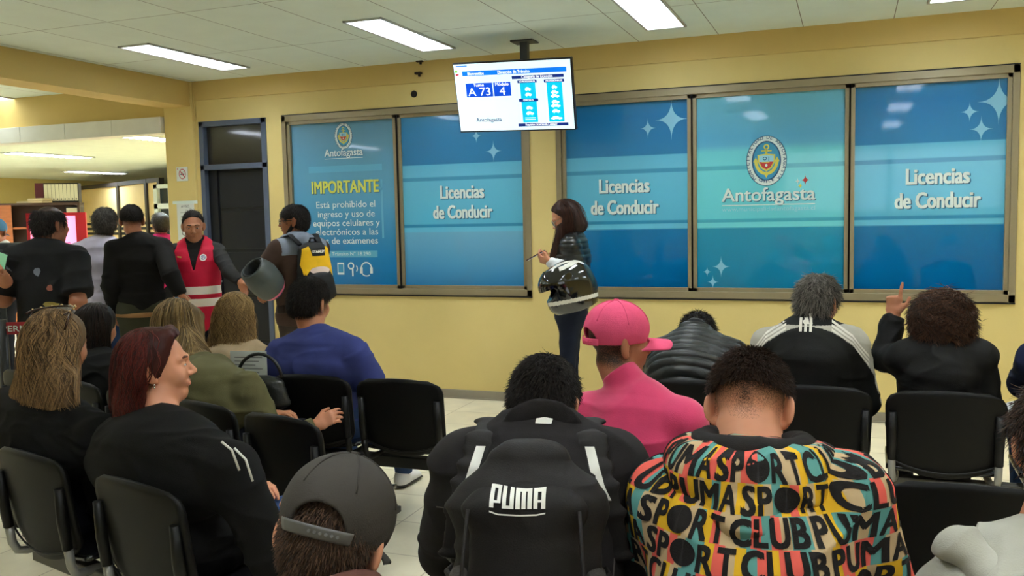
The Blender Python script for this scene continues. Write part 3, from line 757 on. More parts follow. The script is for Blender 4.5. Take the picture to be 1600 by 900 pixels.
E_w = glow('screen_white', (222, 242, 250), 0.72); E_b = glow('screen_blue', (0, 112, 226), 0.8); E_d = glow('screen_navy', (8, 40, 120), 0.7); E_r = glow('screen_royal', (0, 70, 200), 0.8)
E_c = glow('screen_cyan', (0, 184, 222), 0.85); E_g = glow('screen_grey', (60, 84, 130), 0.3); E_red = glow('screen_red', (190, 40, 60), 0.7); E_gr = glow('screen_green', (120, 190, 60), 0.7); E_pw = glow('screen_pale', (250, 252, 255), 1.0); E_pale = glow('screen_faint', (204, 222, 238), 0.9)
f = Flat((0, 0, 0), (1, 0, 0), (0, 1, 0), 0.0004)
px0, px1, py0, py1 = -TW/2+0.009, TW/2-0.009, -TH/2+0.012, TH/2-0.009
def sx(u): return px0+(px1-px0)*u
def sy(v): return py1-(py1-py0)*v
def sr(u0, v0, u1, v1, m, L=2): f.rect(sx(u0), sy(v1), sx(u1), sy(v0), m, L)
def st(t, u, v, h, m, wd=None, L=4, bold=0.02): f.text(t, sx(u), sy(v), h, m, L, bold=bold, width=wd)
f.rect(px0, py0, px1, py1, E_w, 1)
sr(0.07, 0.105, 0.965, 0.175, E_b); st('Dirección de Tránsito', 0.52, 0.163, 0.024, E_pw, 0.25); st('Bienvenidos', 0.19, 0.163, 0.022, E_pw, 0.13)
sr(0.09, 0.285, 0.325, 0.49, E_r); sr(0.335, 0.285, 0.485, 0.49, E_r)
st('Turno', 0.205, 0.335, 0.024, E_pw, 0.085); st('A 73', 0.205, 0.47, 0.062, E_pw, 0.18, bold=0.0); st('Módulo', 0.41, 0.335, 0.024, E_pw, 0.105); st('4', 0.41, 0.47, 0.062, E_pw, 0.045, bold=0.0)
st('Antofagasta', 0.265, 0.86, 0.030, E_g, 0.21, bold=0.03)
sr(0.50, 0.205, 0.94, 0.25, E_d); st('Categoría de Licencias', 0.715, 0.242, 0.02, E_pw, 0.24)
sr(0.545, 0.27, 0.71, 0.312, E_d); st('NO PROFESIONALES', 0.627, 0.302, 0.013, E_pw, 0.125); sr(0.565, 0.31, 0.695, 0.545, E_c); sr(0.545, 0.54, 0.71, 0.585, E_d); st('ESPECIALES', 0.627, 0.573, 0.013, E_pw, 0.08); sr(0.565, 0.585, 0.695, 0.89, E_c)
sr(0.77, 0.275, 0.94, 0.318, E_d); st('PROFESIONALES', 0.855, 0.308, 0.013, E_pw, 0.125); sr(0.79, 0.316, 0.92, 0.89, E_c)
def car(u, v, s=1.0):
    x, y = sx(u), sy(v); w, h = 0.022*s, 0.008
    f.poly([(x-w, y-h), (x+w, y-h), (x+w, y+h*0.4), (x+w*0.5, y+h*0.5), (x+w*0.2, y+h*1.6), (x-w*0.6, y+h*1.6), (x-w*0.8, y+h*0.4), (x-w, y+h*0.3)], E_pw, 4)
    for k in (-0.55, 0.55): f.oval(x+w*k, y-h, 0.0055, 0.0055, E_pw, 5, 10)
for u, v, s in ((0.63, 0.40, 1), (0.63, 0.48, 1.1), (0.63, 0.675, 1.1), (0.63, 0.755, 1.3), (0.855, 0.385, 0.9), (0.855, 0.46, 1.2), (0.855, 0.515, 1.4), (0.855, 0.60, 1.3), (0.855, 0.655, 1.6), (0.855, 0.735, 1.3), (0.855, 0.835, 1.9)): car(u, v, s)
for v in (0.82, 0.845): sr(0.585, v, 0.675, v+0.008, E_pw, 4)
for u in (0.515, 0.735): [sr(u, v, u+0.03, v+0.004, E_pale, 3) for v in (0.4, 0.48, 0.56, 0.68, 0.78)]
sr(0.52, 0.905, 0.95, 0.95, E_d); st('Requisitos Licencias de Conducir', 0.72, 0.94, 0.018, E_pw, 0.25)
sr(0.008, 0.09, 0.03, 0.12, E_gr); sr(0.012, 0.14, 0.04, 0.17, E_red); f.ring(sx(0.04), sy(0.2), 0.02, 0.022, 0.003, E_pale, 3, 16); sr(0.02, 0.02, 0.12, 0.035, E_b)
f.build('screen', tv)
# its bracket is a separate steel post from the ceiling
bk = empty('television_bracket', (-2.38, 6.6, 2.49)); tag(bk, 'grey steel post and arm that carry the television', 'bracket')
m = MB().box((-0.03, 0.02, 0.0), (0.03, 0.08, CEIL-2.49-0.001), bevel=0.004).box((-0.09, -0.03, CEIL-2.49-0.012), (0.09, 0.13, CEIL-2.49-0.001)); m.build('post', mat('grey_steel', (74, 80, 86), 0.45, metal=0.3), bk)
m = MB().box((-0.03, -0.15, -0.02), (0.03, 0.05, 0.03), bevel=0.004).box((-0.2, -0.165, -0.1), (0.2, -0.15, 0.11)); m.build('arm', MATS['grey_steel'], bk)

# ------------------------------------------------------------------ signs on the column
cy = WY-0.031
sg = empty('no_smoking_sign', tuple(aty(285, 272, cy))); tag(sg, 'small square no smoking sign on the beige column', 'sign')
C_sp = mat('sign_paper', (226, 232, 228), 0.5); C_sr = mat('sign_red', (190, 60, 80), 0.5); C_sk = mat('sign_dark', (54, 60, 74), 0.5)
box_obj('board', (-0.068, 0.0, -0.068), (0.068, 0.006, 0.068), C_sp, sg, 0.001).location[1] = -0.006
f = Flat((0, -0.0062, 0), (1, 0, 0), (0, 0, 1), 0.0005); f.ring(0.005, 0.0, 0.042, 0.05, 0.008, C_sr, 1); f.poly([(-0.028, 0.03), (-0.020, 0.036), (0.038, -0.03), (0.030, -0.036)][::-1], C_sr, 3); f.rect(-0.02, -0.008, 0.03, 0.002, C_sk, 2); f.ring(0.02, 0.012, 0.012, 0.012, 0.003, C_sk, 2, 12); f.rect(-0.055, 0.045, -0.045, 0.055, C_sr, 2)
f.build('symbol', sg)
sg = empty('paper_notice', tuple(aty(291, 345, cy))); tag(sg, 'white printed notice taped to the column behind the guard', 'notice')
box_obj('sheet', (-0.105, -0.004, -0.19), (0.105, -0.001, 0.19), C_sp, sg)
f = Flat((0, -0.0045, 0), (1, 0, 0), (0, 0, 1), 0.0004); f.text('AVISO', 0, 0.13, 0.024, C_sk, 1, width=0.10)
for k in range(5): f.rect(-0.06+0.004*k, 0.08-k*0.04, 0.06-0.003*k, 0.083-k*0.04, C_sk, 1)
f.oval(0.0, -0.13, 0.02, 0.018, C_sk, 1, 12); f.build('print', sg)
MB().box((-0.15, -0.006, 0.165), (0.15, -0.004, 0.195)).build('tape', C_w, sg)
# ------------------------------------------------------------------ people: heads, hands, bodies, clothes, hair
def head_prims(nose=1.0, jaw=1.0, chin=1.0, cheek=1.0):
    P = [el((0, -0.012, 0.036), (0.075, 0.096, 0.084)), el((0, 0.028, -0.028), (0.062*jaw, 0.066, 0.084), k=0.03),
         ec((0, 0.015, -0.078), (0, 0.062, -0.096), (0.052*jaw, 0.034), (0.026*chin, 0.021), k=0.03)]
    for s in (-1, 1):
        P += [el((s*0.036, 0.058, -0.028), (0.028*cheek, 0.028, 0.030), k=0.02), ec((s*0.008, 0.091, 0.024), (s*0.046, 0.072, 0.022), 0.009, 0.007, k=0.015)]
    P += [el((s*0.031, 0.099, 0.004), (0.017, 0.016, 0.010), k=0.012, op='sub') for s in (-1, 1)]
    P += [el((s*0.031, 0.077, 0.003), (0.015, 0.014, 0.012), k=0.004) for s in (-1, 1)]
    P += [ec((0, 0.086, 0.014), (0, 0.111*nose+0.0, -0.026), 0.0075, 0.0115, k=0.012)]
    P += [el((s*0.011, 0.1, -0.033), (0.0085, 0.011, 0.0075), k=0.006) for s in (-1, 1)]
    P += [el((0, 0.0885, -0.056), (0.022, 0.009, 0.0055), k=0.010), el((0, 0.0875, -0.067), (0.019, 0.010, 0.0065), k=0.010), el((0, 0.104, -0.0615), (0.022, 0.008, 0.0012), k=0.002, op='sub')]
    for s in (-1, 1):
        M = rotm(yaw=s*32)
        P += [el((s*0.084, -0.018, -0.004), (0.0095, 0.021, 0.035), M, k=0.008), el((s*0.076, -0.008, -0.032), (0.007, 0.009, 0.011), k=0.006),
              el((s*0.094, -0.009, -0.001), (0.006, 0.011, 0.019), M, k=0.005, op='sub')]
    return P
def hand_prims(side, w, d, n, curl=(0.4, 0.45, 0.5, 0.55), thumb=0.6, sc=1.0, splay=0.06):
    """side 'L'/'R'; w wrist, d pointing direction, n the way the palm faces"""
    w = np.asarray(w, float); d = nrm(d); n = np.asarray(n, float); n = nrm(n-d*(n @ d)); ts = np.cross(d, n)*(1 if side == 'R' else -1)
    P = [ec(w-d*0.01, w+d*0.03*sc, (0.027*sc, 0.020*sc), (0.034*sc, 0.018*sc), R=ts, k=0.015), ec(w+d*0.03*sc, w+d*0.085*sc, (0.035*sc, 0.016*sc), (0.041*sc, 0.013*sc), R=ts, k=0.012)]
    for i, (o, L) in enumerate(zip((0.029, 0.010, -0.009, -0.027), (0.074, 0.082, 0.075, 0.060))):
        p = w+d*(0.088-abs(i-1.2)*0.004)*sc+ts*o*sc; a = 0.0; dr = nrm(d+ts*splay*(1.5-i))
        for j, (f, r) in enumerate(((0.46, 0.0092), (0.30, 0.0082), (0.24, 0.0074))):
            a += curl[i]*(1.0, 1.15, 0.7)[j]; v = dr*math.cos(a)+n*math.sin(a); q = p+v*L*f*sc
            P.append(ec(p, q, r*sc, (r-0.0008)*sc, k=0.004)); p = q
    p = w+d*0.028*sc+ts*0.026*sc; v = nrm(d*0.62+ts*(0.9-0.5*thumb)+n*0.55*thumb); q = p+v*0.046*sc; P.append(ec(p, q, 0.0125*sc, 0.0105*sc, k=0.012))
    v = nrm(d*0.85+ts*(0.45-0.6*thumb)+n*0.5*thumb); P.append(ec(q, q+v*0.032*sc, 0.010*sc, 0.0082*sc, k=0.004))
    return P

class Person: pass
def sit_joints(w=1.0, sh=1.0, hz=1.19, lean=-0.02, bow=0.0, belly=1.0, tw=0):
    """seated, facing +y; base point = middle of the backrest on the floor"""
    hy = 0.215; wl = min(w, 1.12)
    S = [(0, hy+0.02*(belly-1)*6, 0.53, 0.185*wl, 0.135*belly), (0, hy-0.02+0.12*(belly-1), 0.66, 0.175*wl, 0.130*belly), (0, hy-0.035+lean*0.4+bow*0.25+0.1*(belly-1), 0.80, 0.178*(wl+w)/2, 0.125*belly),
         (0, hy-0.045+lean*0.8+bow*0.55, sh-0.09, 0.178*w, 0.115), (0, hy-0.03+lean+bow*0.8, sh-0.005, 0.150*w, 0.085), (0, hy-0.015+lean+bow*0.95, sh+0.035, 0.085, 0.06)]
    yS = hy-0.03+lean+bow*0.8
    J = dict(S=S, neck=vec(0, hy-0.01+lean+bow, sh+0.055), head=vec(0, hy+0.03+lean+bow*1.5, hz), shL=vec(-0.185*w, yS, sh-0.03), shR=vec(0.185*w, yS, sh-0.03))
    J.update(elL=vec(-0.245*w, yS+0.06, sh-0.30), elR=vec(0.245*w, yS+0.06, sh-0.30), wrL=vec(-0.13, hy+0.27, 0.64), wrR=vec(0.13, hy+0.27, 0.64),
             hipL=vec(-0.095, hy, 0.535), hipR=vec(0.095, hy, 0.535), kneeL=vec(-0.13, hy+0.42, 0.52), kneeR=vec(0.13, hy+0.42, 0.52), ankL=vec(-0.13, hy+0.40, 0.09), ankR=vec(0.13, hy+0.40, 0.09))
    return J
def stand_joints(h=1.70, w=1.0, belly=1.0):
    k = h/1.72
    S = [(0, 0, 0.88*k, 0.165*w, 0.115*belly), (0, 0.0, 1.02*k, 0.155*w, 0.115*belly), (0, -0.0, 1.16*k, 0.155*w, 0.115*belly), (0, -0.01, 1.30*k, 0.170*w, 0.115),
         (0, -0.02, 1.405*k, 0.145*w, 0.08), (0, -0.015, 1.445*k, 0.085*w, 0.058)]
    J = dict(S=S, neck=vec(0, -0.01, 1.46*k), head=vec(0, 0.03, h-0.118), shL=vec(-0.178*w, -0.015, 1.385*k), shR=vec(0.178*w, -0.015, 1.385*k))
    J.update(elL=vec(-0.225*w, -0.03, 1.11*k), elR=vec(0.225*w, -0.03, 1.11*k), wrL=vec(-0.215*w, 0.06, 0.88*k), wrR=vec(0.215*w, 0.06, 0.88*k),
             hipL=vec(-0.085*w, 0, 0.90*k), hipR=vec(0.085*w, 0, 0.90*k), kneeL=vec(-0.095, 0.02, 0.50*k), kneeR=vec(0.095, 0.02, 0.50*k), ankL=vec(-0.1, 0, 0.085), ankR=vec(0.1, 0, 0.085))
    return J
def person(label, base, yaw, J, skin, head=(0, 0, 0), hs=1.0, res=0.006, hands=(), face=None, stub=None, arms=1.0, feet=True, neckr=0.056, name='person'):
    """base world (x,y,z); yaw degrees; head=(yaw,pitch,roll) relative to the body; hands: list of (side, dir, palm, curls, thumb)"""
    p = Person(); p.J = J; p.base = np.asarray(base, float); p.yaw = yaw
    p.hf = Fr(rotm(*head), J['head'], hs)
    S = J['S']; P = chain(S, k=0.04, grow=-0.02)
    hb = p.hf.p((0, -0.018, -0.06))
    P += [ec(J['neck']-vec(0, 0, 0.03), hb, neckr*1.08, neckr, k=0.03)]
    for s in 'LR':
        P += [ec((J['sh'+s][0]*0.4, J['sh'+s][1], J['sh'+s][2]+0.01), J['sh'+s], 0.045, 0.048, k=0.03), ec(J['sh'+s], J['el'+s], 0.046*arms, 0.040*arms, k=0.02), ec(J['el'+s], J['wr'+s], 0.041*arms, 0.027*arms, k=0.02)]
        P += [ec(J['hip'+s], J['knee'+s], 0.080, 0.055, k=0.03), ec(J['knee'+s], J['ank'+s], 0.052, 0.036, k=0.02)]
        a = J['ank'+s]; fd = J.get('foot'+s, vec(0.0, 1, 0)); P.append(ec(a+vec(0, 0, -0.04)-fd*0.03, a+vec(0, 0, -0.055)+fd*0.15, (0.032, 0.03), (0.034, 0.018), k=0.02))
    hd = {h[0]: h for h in hands}
    for s in 'LR':
        if s in hd: P += hand_prims(s, J['wr'+s], *hd[s][1:])
        else:
            d = nrm(J['wr'+s]-J['el'+s]); P += hand_prims(s, J['wr'+s], d, vec((0.7 if s == 'L' else -0.7), 0.2, -0.6), sc=0.95)
    P += xf(p.hf, head_prims(**(face or {})))
    # skin attributes: where cropped hair shows on the scalp
    at = None
    if stub:
        def at_(Q):
            L = p.hf.inv(Q); return stub(L)*((np.abs(L) < 0.2).all(1))*(np.abs(L[:, 0]) < 0.0745)
        at = {'stubble': at_}
    p.obj = sdf_obj(name, P, res, skin, attr=at)
    o = p.obj; o.location = p.base; o.rotation_euler = (0, 0, math.radians(yaw)); tag(o, label, 'person')
    p.fr = Fr(rotm(yaw=yaw), p.base)
    return p
def local(base, yaw, w): return Fr(rotm(yaw=yaw), np.asarray(base, float)).inv(np.asarray(w, float))

def top(p, name, mats, t=0.014, sleeve=1.0, wr=0.006, wf=(7, 7, 18), collar=None, res=0.007, arm=(0.064, 0.056, 0.044), seed=0.0, matf=None, extra=(), hem=None, k=0.04, cutf=None, trap=0.062, quilt=None):
    J = p.J; S = [s for s in J['S']]
    if hem is not None: S = [(S[0][0], S[0][1], hem, S[0][3], S[0][4])]+[q for q in S if q[2] > hem+0.05]
    P = chain(S, k=k, grow=t); P[0]['cap'] = 0.035
    for s in 'LR':
        sh, e, w = J['sh'+s], J['el'+s], J['wr'+s]
        P += [ec((sh[0]*0.3, sh[1], sh[2]+0.035), sh, trap, arm[0], k=0.035)]
        if sleeve > 0.5:
            P += [ec(sh, e, arm[0], arm[1], k=0.03)]; q = e+(w-e)*(sleeve*2-1)*0.97; P += [ec(e, q, arm[1], arm[2], k=0.02, cap=0.012)]
        elif sleeve > 0: P += [ec(sh, sh+(e-sh)*sleeve*2, arm[0]*1.02, arm[1]*1.15, k=0.03, cap=0.012)]
    if collar:                                   # (height, radius, lean)
        n = J['neck']; hb = p.hf.p((0, -0.03, -0.05)); d = nrm(hb-n)
        P += [ec(n-d*0.03, n+d*collar[0], collar[1]*1.12, collar[1], k=0.012, cap=0.006)]
    P += list(extra)
    if quilt:
        f = field(P, res); V, F = nets(f); N = vnormals(V, F); per, amp, zf = quilt
        V = wrinkle(V, N, wr, wf, seed); t = zf(V)/per+0.25*(vnoise(V*9)-0.5)
        V = V+N*(amp*(np.abs(np.sin(math.pi*t))**0.6-0.6))[:, None]
        return mesh_obj(name, V, F, mats, p.obj, True)
    return sdf_obj(name, P, res, mats, p.obj, wr, wf, seed, cutf=cutf, matf=matf)
def trousers(p, m, res=0.009, r=(0.098, 0.074, 0.060, 0.052), wr=0.005, name='trousers', seat=True):
    J = p.J; P = [ec((J['hipL']+vec(0.02, 0, 0)), (J['hipR']-vec(0.02, 0, 0)), 0.115, k=0.04)]
    s0 = J['S'][0]; P += [ec((s0[0], s0[1], s0[2]-0.03), (s0[0], s0[1], s0[2]+0.06), (s0[3]+0.008, s0[4]+0.008), (s0[3]+0.004, s0[4]+0.004), k=0.04)]
    for s in 'LR':
        h, kn, a = J['hip'+s], J['knee'+s], J['ank'+s]
        P += [ec(h, kn, r[0], r[1], k=0.05), ec(kn, a+(kn-a)*0.02, r[2], r[3], k=0.03, cap=0.01)]
    return sdf_obj(name, P, res, m, p.obj, wr, (8, 8, 14))
def shoes(p, m, sole, res=0.007, sides='LR'):
    for s in sides:
        a = p.J['ank'+s]; f = p.J.get('foot'+s, vec(0, 1, 0)); f = nrm(f); R = np.cross(f, (0, 0, 1))
        z0 = a[2]-0.085
        P = [ec(a+vec(0, 0, -0.02)-f*0.02, a+vec(0, 0, 0.02)-f*0.015, 0.045, 0.044, k=0.02), ec(a-f*0.045+vec(0, 0, -0.045), a+f*0.14+vec(0, 0, -0.055), (0.038, 0.040), (0.044, 0.026), R=R, k=0.03),
             ec(a-f*0.05+vec(0, 0, -0.075), a+f*0.155+vec(0, 0, -0.075), (0.042, 0.012), (0.047, 0.012), R=R, k=0.008, cap=0.03)]
        sdf_obj('shoe', P, res, [m, sole], p.obj, cutf=lambda Q: -(Q[..., 2]-z0-0.003), matf=lambda C: (C[:, 2] < z0+0.022).astype(int))

CAPR = (0.0755, 0.097, 0.085)
def hair(p, m, th=0.010, n=2600, ln=0.03, steps=4, z0=-0.012, slope=0.85, res=0.005, r0=0.0011, extra=(), seed=1, lift=0.25, jit=0.35, wave=0.0, dirf=None, long=False, cutf=None, grow=None, name='hair', shade=0.35, back=None, front=0.09, down=0.5, full=False, lump=0.0):
    """cropped or long hair; shapes are in the head's own frame"""
    rng = np.random.RandomState(seed); fr = p.hf
    P = [el((0, -0.014, 0.038), tuple(c+th for c in CAPR), k=0.02), el((0, -0.045, -0.01), (0.068+th, 0.062+th, 0.075), k=0.03)]+list(extra)
    P = xf(fr, P)
    def keep(Q):
        L = fr.inv(Q); z = L[..., 2]; y = L[..., 1]
        c = -(z-slope*y-z0)                       # hairline: high in front, low on the nape
        c = np.maximum(c, y-front)
        if not full: c = np.maximum(c, np.minimum(np.minimum(np.abs(L[..., 0])-0.064, y+0.040), 0.020-z))      # clear of the ears
        if cutf is not None: c = cutf(L, c)
        return c
    f = field(P, res, 0.03); cut(f, keep); V, F = nets(f)
    crown = fr.p((0, -0.03, 0.13))
    N = vnormals(V, F)
    if dirf is None:
        up = fr.d((0, 0, 1)); fw = fr.d((0, 1, 0))
        def dirf(Q):
            D = Q-crown; D = D/np.maximum(1e-6, np.linalg.norm(D, axis=1))[:, None]; return D-up*down
    if lump: V = wrinkle(V, N, lump, (26, 26, 26), seed)
    parts = [(V, F, np.clip(shade-0.2+0.25*vnoise(V*60), 0, 1))]
    ok = (N @ fr.d((0, 0, 1)) > -0.9)
    if grow is not None: ok &= grow(fr.inv(V))
    idx = np.nonzero(ok)[0]; pick = idx[rng.randint(0, len(idx), n)]
    roots = V[pick]-N[pick]*0.002
    sv, sf, ss = strands(f, roots, ln, steps, dirf, lift, r0, rng, jit, wave)
    Q = fr.inv(sv); bad = ((np.abs(Q[:, 0]) > 0.068) & (Q[:, 1] > -0.040) & (Q[:, 1] < 0.03) & (Q[:, 2] < 0.014)).reshape(n, -1).any(1) & (not full)
    sf = sf.reshape(n, -1, 4)[~bad].reshape(-1, 4); used = np.unique(sf); rm = np.full(len(sv), -1); rm[used] = np.arange(len(used)); sv, ss, sf = sv[used], ss[used], rm[sf]
    parts.append((sv, sf, ss))
    A, B, C = merge(parts)
    return mesh_obj(name, A, B, m, p.obj, True, attrs={'strand': C})

def long_hair(p, m, prims, n=900, guard=None, ln=0.30, steps=12, res=0.007, r0=0.0022, seed=1, jit=0.12, wave=0.0035, wfreq=14, root=None, dirf=None, face=True, name='hair', cutf=None, shade=0.3, lift=0.0):
    """hair as a flowing volume (shapes in body coordinates) covered in locks"""
    rng = np.random.RandomState(seed); fr = p.hf
    P = xf(fr, [el((0, -0.016, 0.042), (0.089, 0.108, 0.094), k=0.03), el((0, -0.05, -0.02), (0.082, 0.066, 0.085), k=0.03)])+list(prims)
    if face:
        P += xf(fr, [ec((0, 0.13, 0.03), (0, 0.12, -0.16), (0.062, 0.085), (0.07, 0.085), k=0.012, op='sub')])
    f = field(P, res, 0.03)
    if cutf is not None: cut(f, lambda Q: cutf(fr.inv(Q)))
    V, F = nets(f); N = vnormals(V, F)
    V2 = wrinkle(V, N, 0.006, (45, 45, 5), seed)
    parts = [(V2, F, np.clip(shade-0.2+0.3*vnoise(V*np.array([70, 70, 6])), 0, 1))]
    L = fr.inv(V)
    ok = (L[:, 2] > -0.06) if root is None else root(L)
    idx = np.nonzero(ok)[0]; pick = idx[rng.randint(0, len(idx), n)]
    roots = V[pick]
    if dirf is None:
        crown = fr.p((0, -0.02, 0.14))
        def dirf(Q):
            D = Q-crown; D = D/np.maximum(1e-6, np.linalg.norm(D, axis=1))[:, None]
            z = np.clip((crown[2]-Q[:, 2])/0.15, 0, 1)[:, None]
            return D*(1-0.7*z)+vec(0, 0, -1)*(0.3+z)
    sv, sf, ss = strands(f, roots, ln, steps, dirf, lift, r0, rng, jit, wave, wfreq, taper=0.35)
    if guard is None: guard = lambda L: (L[:, 1] > 0.045+0.25*np.clip(L[:, 2], -0.05, 0.08)) & (L[:, 2] < 0.085) & (L[:, 2] > -0.14)
    bad = (guard(fr.inv(sv)) | (sample(f, sv) > 0.026)).reshape(n, -1).any(1); q = (steps*3)
    sf = sf.reshape(n, q, 4)[~bad].reshape(-1, 4); used = np.unique(sf); rm = np.full(len(sv), -1); rm[used] = np.arange(len(used)); sv, ss, sf = sv[used], ss[used], rm[sf]
    parts.append((sv, sf, ss)); A, B, C = merge(parts)
    return mesh_obj(name, A, B, m, p.obj, True, attrs={'strand': C})

def eyes(p, brown=(40, 24, 16), brow=(28, 20, 16), browh=0.0):
    w = mat('eye_white', (196, 186, 176), 0.3); i = mat('iris_%d' % brown[0], brown, 0.15); b = mat('eyebrow_%d' % brow[0], brow, 0.8)
    for s in (-1, 1):
        P = xf(p.hf, [el((s*0.031, 0.0835, 0.002), (0.0115, 0.0095, 0.0055), k=0.001)])
        c = p.hf.p((s*0.031, 0.094, 0.002)); r = 0.0070*p.hf.k
        sdf_obj('eye', P, 0.002, [w, i], p.obj, pad=0.006, matf=lambda C: (np.linalg.norm(C-c, axis=1) < r).astype(int))
        P = xf(p.hf, [ec((s*0.014, 0.0955, 0.0255+browh), (s*0.034, 0.089, 0.0285+browh), 0.0040, 0.0040, k=0.002), ec((s*0.034, 0.089, 0.0285+browh), (s*0.05, 0.074, 0.0225+browh), 0.0036, 0.0022, k=0.002)])
        sdf_obj('eyebrow', P, 0.0022, b, p.obj, pad=0.006)
def lips(p, m):
    sdf_obj('lips', xf(p.hf, [el((0, 0.0905, -0.0565), (0.021, 0.0090, 0.0044), k=0.002), el((0, 0.0895, -0.066), (0.018, 0.0092, 0.0050), k=0.002)]), 0.0022, m, p.obj, pad=0.006)

def cap(p, m, tilt=0, brim_ang=0.0, bill=True, open_back=True, name='cap', strapm=None, z0=0.02, sz=1.0, brim_drop=0.0, logo=None):
    """a six panel cap in the head's frame; the opening and strap are at the back"""
    fr = Fr(p.hf.R @ rotm(brim_ang, tilt, 0), p.hf.t, p.hf.k*sz); c = (0, -0.008, 0.048)
    P = [el(c, (0.093, 0.114, 0.097), k=0.01), el(c, (0.0865, 0.1075, 0.0905), k=0.002, op='sub')]
    if open_back: P += [ec((0, -0.2, 0.024), (0, -0.06, 0.024), (0.043, 0.036), (0.043, 0.036), k=0.003, op='sub')]
    P = xf(fr, P)
    def keep(Q): return -(fr.inv(Q)[..., 2]-0.004)
    o = sdf_obj(name, P, 0.0035, m, p.obj, wr=0.0012, wf=(20, 20, 20), cutf=keep, pad=0.02)
    mb = MB(); mb.tube([fr.p((0, -0.008, 0.142)), fr.p((0, -0.008, 0.149))], 0.009, n=10); mb.build('button', m, o)
    # stitched seams
    mb = MB()
    for k in range(6):
        a = math.radians(60*k+30); pts = []
        for j in range(10):
            t = math.radians(8+j*7.5)
            q = (0.0938*math.sin(t)*math.sin(a), -0.008+0.1148*math.sin(t)*math.cos(a), 0.048+0.0978*math.cos(t))
            if open_back and q[1] < -0.07 and abs(q[0]) < 0.06 and q[2] < 0.075: break
            pts.append(fr.p(q))
        mb.tube(pts, 0.0016, n=5)
    mb.build('seam', m, o)
    if open_back:
        pts = [fr.p((0.098*math.sin(a), -0.008-0.1165*math.cos(a), 0.016)) for a in np.linspace(-0.62, 0.62, 13)]
        MB().tube(pts, 0.0125, n=10, flat=(0.18, 1)).build('strap', strapm or m, o)
        mb = MB()
        for k in range(6):
            a = -0.05+k*0.09; mb.tube([fr.p((0.0985*math.sin(a), -0.008-0.117*math.cos(a), 0.016)), fr.p((0.1*math.sin(a), -0.008-0.1205*math.cos(a), 0.016))], 0.003, n=8)
        mb.build('snap', strapm or m, o)
    if bill:
        V, F, nu, nv = [], [], 15, 8
        for side in (0, 1):
            for i in range(nu):
                u = -1+2*i/(nu-1); a = u*1.15
                for j in range(nv):
                    v = j/(nv-1); x0, y0 = 0.092*math.sin(a), -0.008+0.113*math.cos(a)
                    x1, y1 = 0.078*math.sin(a*1.02), 0.10+0.088*math.cos(a)**0.6 if abs(a) < 1.55 else 0.1
                    x, y = x0+(x1-x0)*v, y0+(y1-y0)*v
                    V.append(fr.p((x, y, 0.012-0.35*x*x/0.09-0.012*v-brim_drop*v-0.004*side)))
        n1 = nu*nv
        for i in range(nu-1):
            for j in range(nv-1):
                a, b, c2, d = i*nv+j, (i+1)*nv+j, (i+1)*nv+j+1, i*nv+j+1
                F += [(a, b, c2, d), (n1+d, n1+c2, n1+b, n1+a)]
        for i in range(nu-1):
            a, b = i*nv+nv-1, (i+1)*nv+nv-1; F.append((a, b, n1+b, n1+a))
        mesh_obj('brim', V, F, m, o, True)
    return o, fr
# ------------------------------------------------------------------ beam seating
M_shell = mat('black_shell', (9, 9, 9), 0.5, 0.22, bump=0.08, bscale=500, var=0.1); M_pan = mat('black_seat_shell', (24, 24, 26), 0.22, 0.6, var=0.1)
M_sleeve = mat('black_sleeve', (10, 10, 10), 0.45, 0.3); M_tubeg = mat('grey_tube', (150, 150, 146), 0.35, metal=0.4); M_beam = mat('grey_beam', (78, 76, 70), 0.45, metal=0.2)
M_beamk = mat('black_beam', (22, 22, 24), 0.4)
BW = 0.24
def grid_shell(fn, nu, nv, th):
    """a curved sheet with thickness; fn(u,v) -> point, normal offset along -n"""
    A = np.array([[fn(-1+2*i/(nu-1), j/(nv-1)) for j in range(nv)] for i in range(nu)])
    du = np.gradient(A, axis=0); dv = np.gradient(A, axis=1); N = np.cross(du, dv); N /= np.maximum(1e-9, np.linalg.norm(N, axis=2))[..., None]
    V = np.concatenate([A.reshape(-1, 3), (A-N*th).reshape(-1, 3)]); n1 = nu*nv; F = []
    for i in range(nu-1):
        for j in range(nv-1):
            a, b, c, d = i*nv+j, (i+1)*nv+j, (i+1)*nv+j+1, i*nv+j+1; F += [(a, b, c, d), (n1+d, n1+c, n1+b, n1+a)]
    edge = [i*nv for i in range(nu)]+[(nu-1)*nv+j for j in range(1, nv)]+[i*nv+nv-1 for i in range(nu-2, -1, -1)]+[j for j in range(nv-2, 0, -1)]
    for a, b in zip(edge, edge[1:]+edge[:1]): F.append((a, n1+a, n1+b, b))
    return V, F
def back_fn(u, v):
    zt, zb = 0.81, 0.475-0.055*(1-u*u)
    z = zt+(zb-zt)*v; r = 0.075; d = min((zt-z), r); hw = BW-r+math.sqrt(max(0, r*r-(r-d)**2)) if d < r else BW
    hw -= 0.012*v; db = max(0.0, z-0.0)
    if v > 0.86: hw -= (v-0.86)**2*1.2
    return (u*hw, 0.035*v**1.5-0.02*(1-u*u)-0.02*(1-v)+(0.01 if False else 0), z+0.006*(1-u*u)*(1-v))
def seat_fn(u, v):
    y = 0.05+0.42*v; hw = 0.228-0.01*v-(0.05*(max(0, v-0.85)/0.15)**2)
    return (u*hw, y, 0.446-0.016*(1-u*u)+0.012*(1-v)**2-0.035*max(0, (v-0.8)/0.2)**2+0.01*v)
BACKG = grid_shell(back_fn, 21, 16, -0.017); SEATG = grid_shell(seat_fn, 17, 14, 0.016)
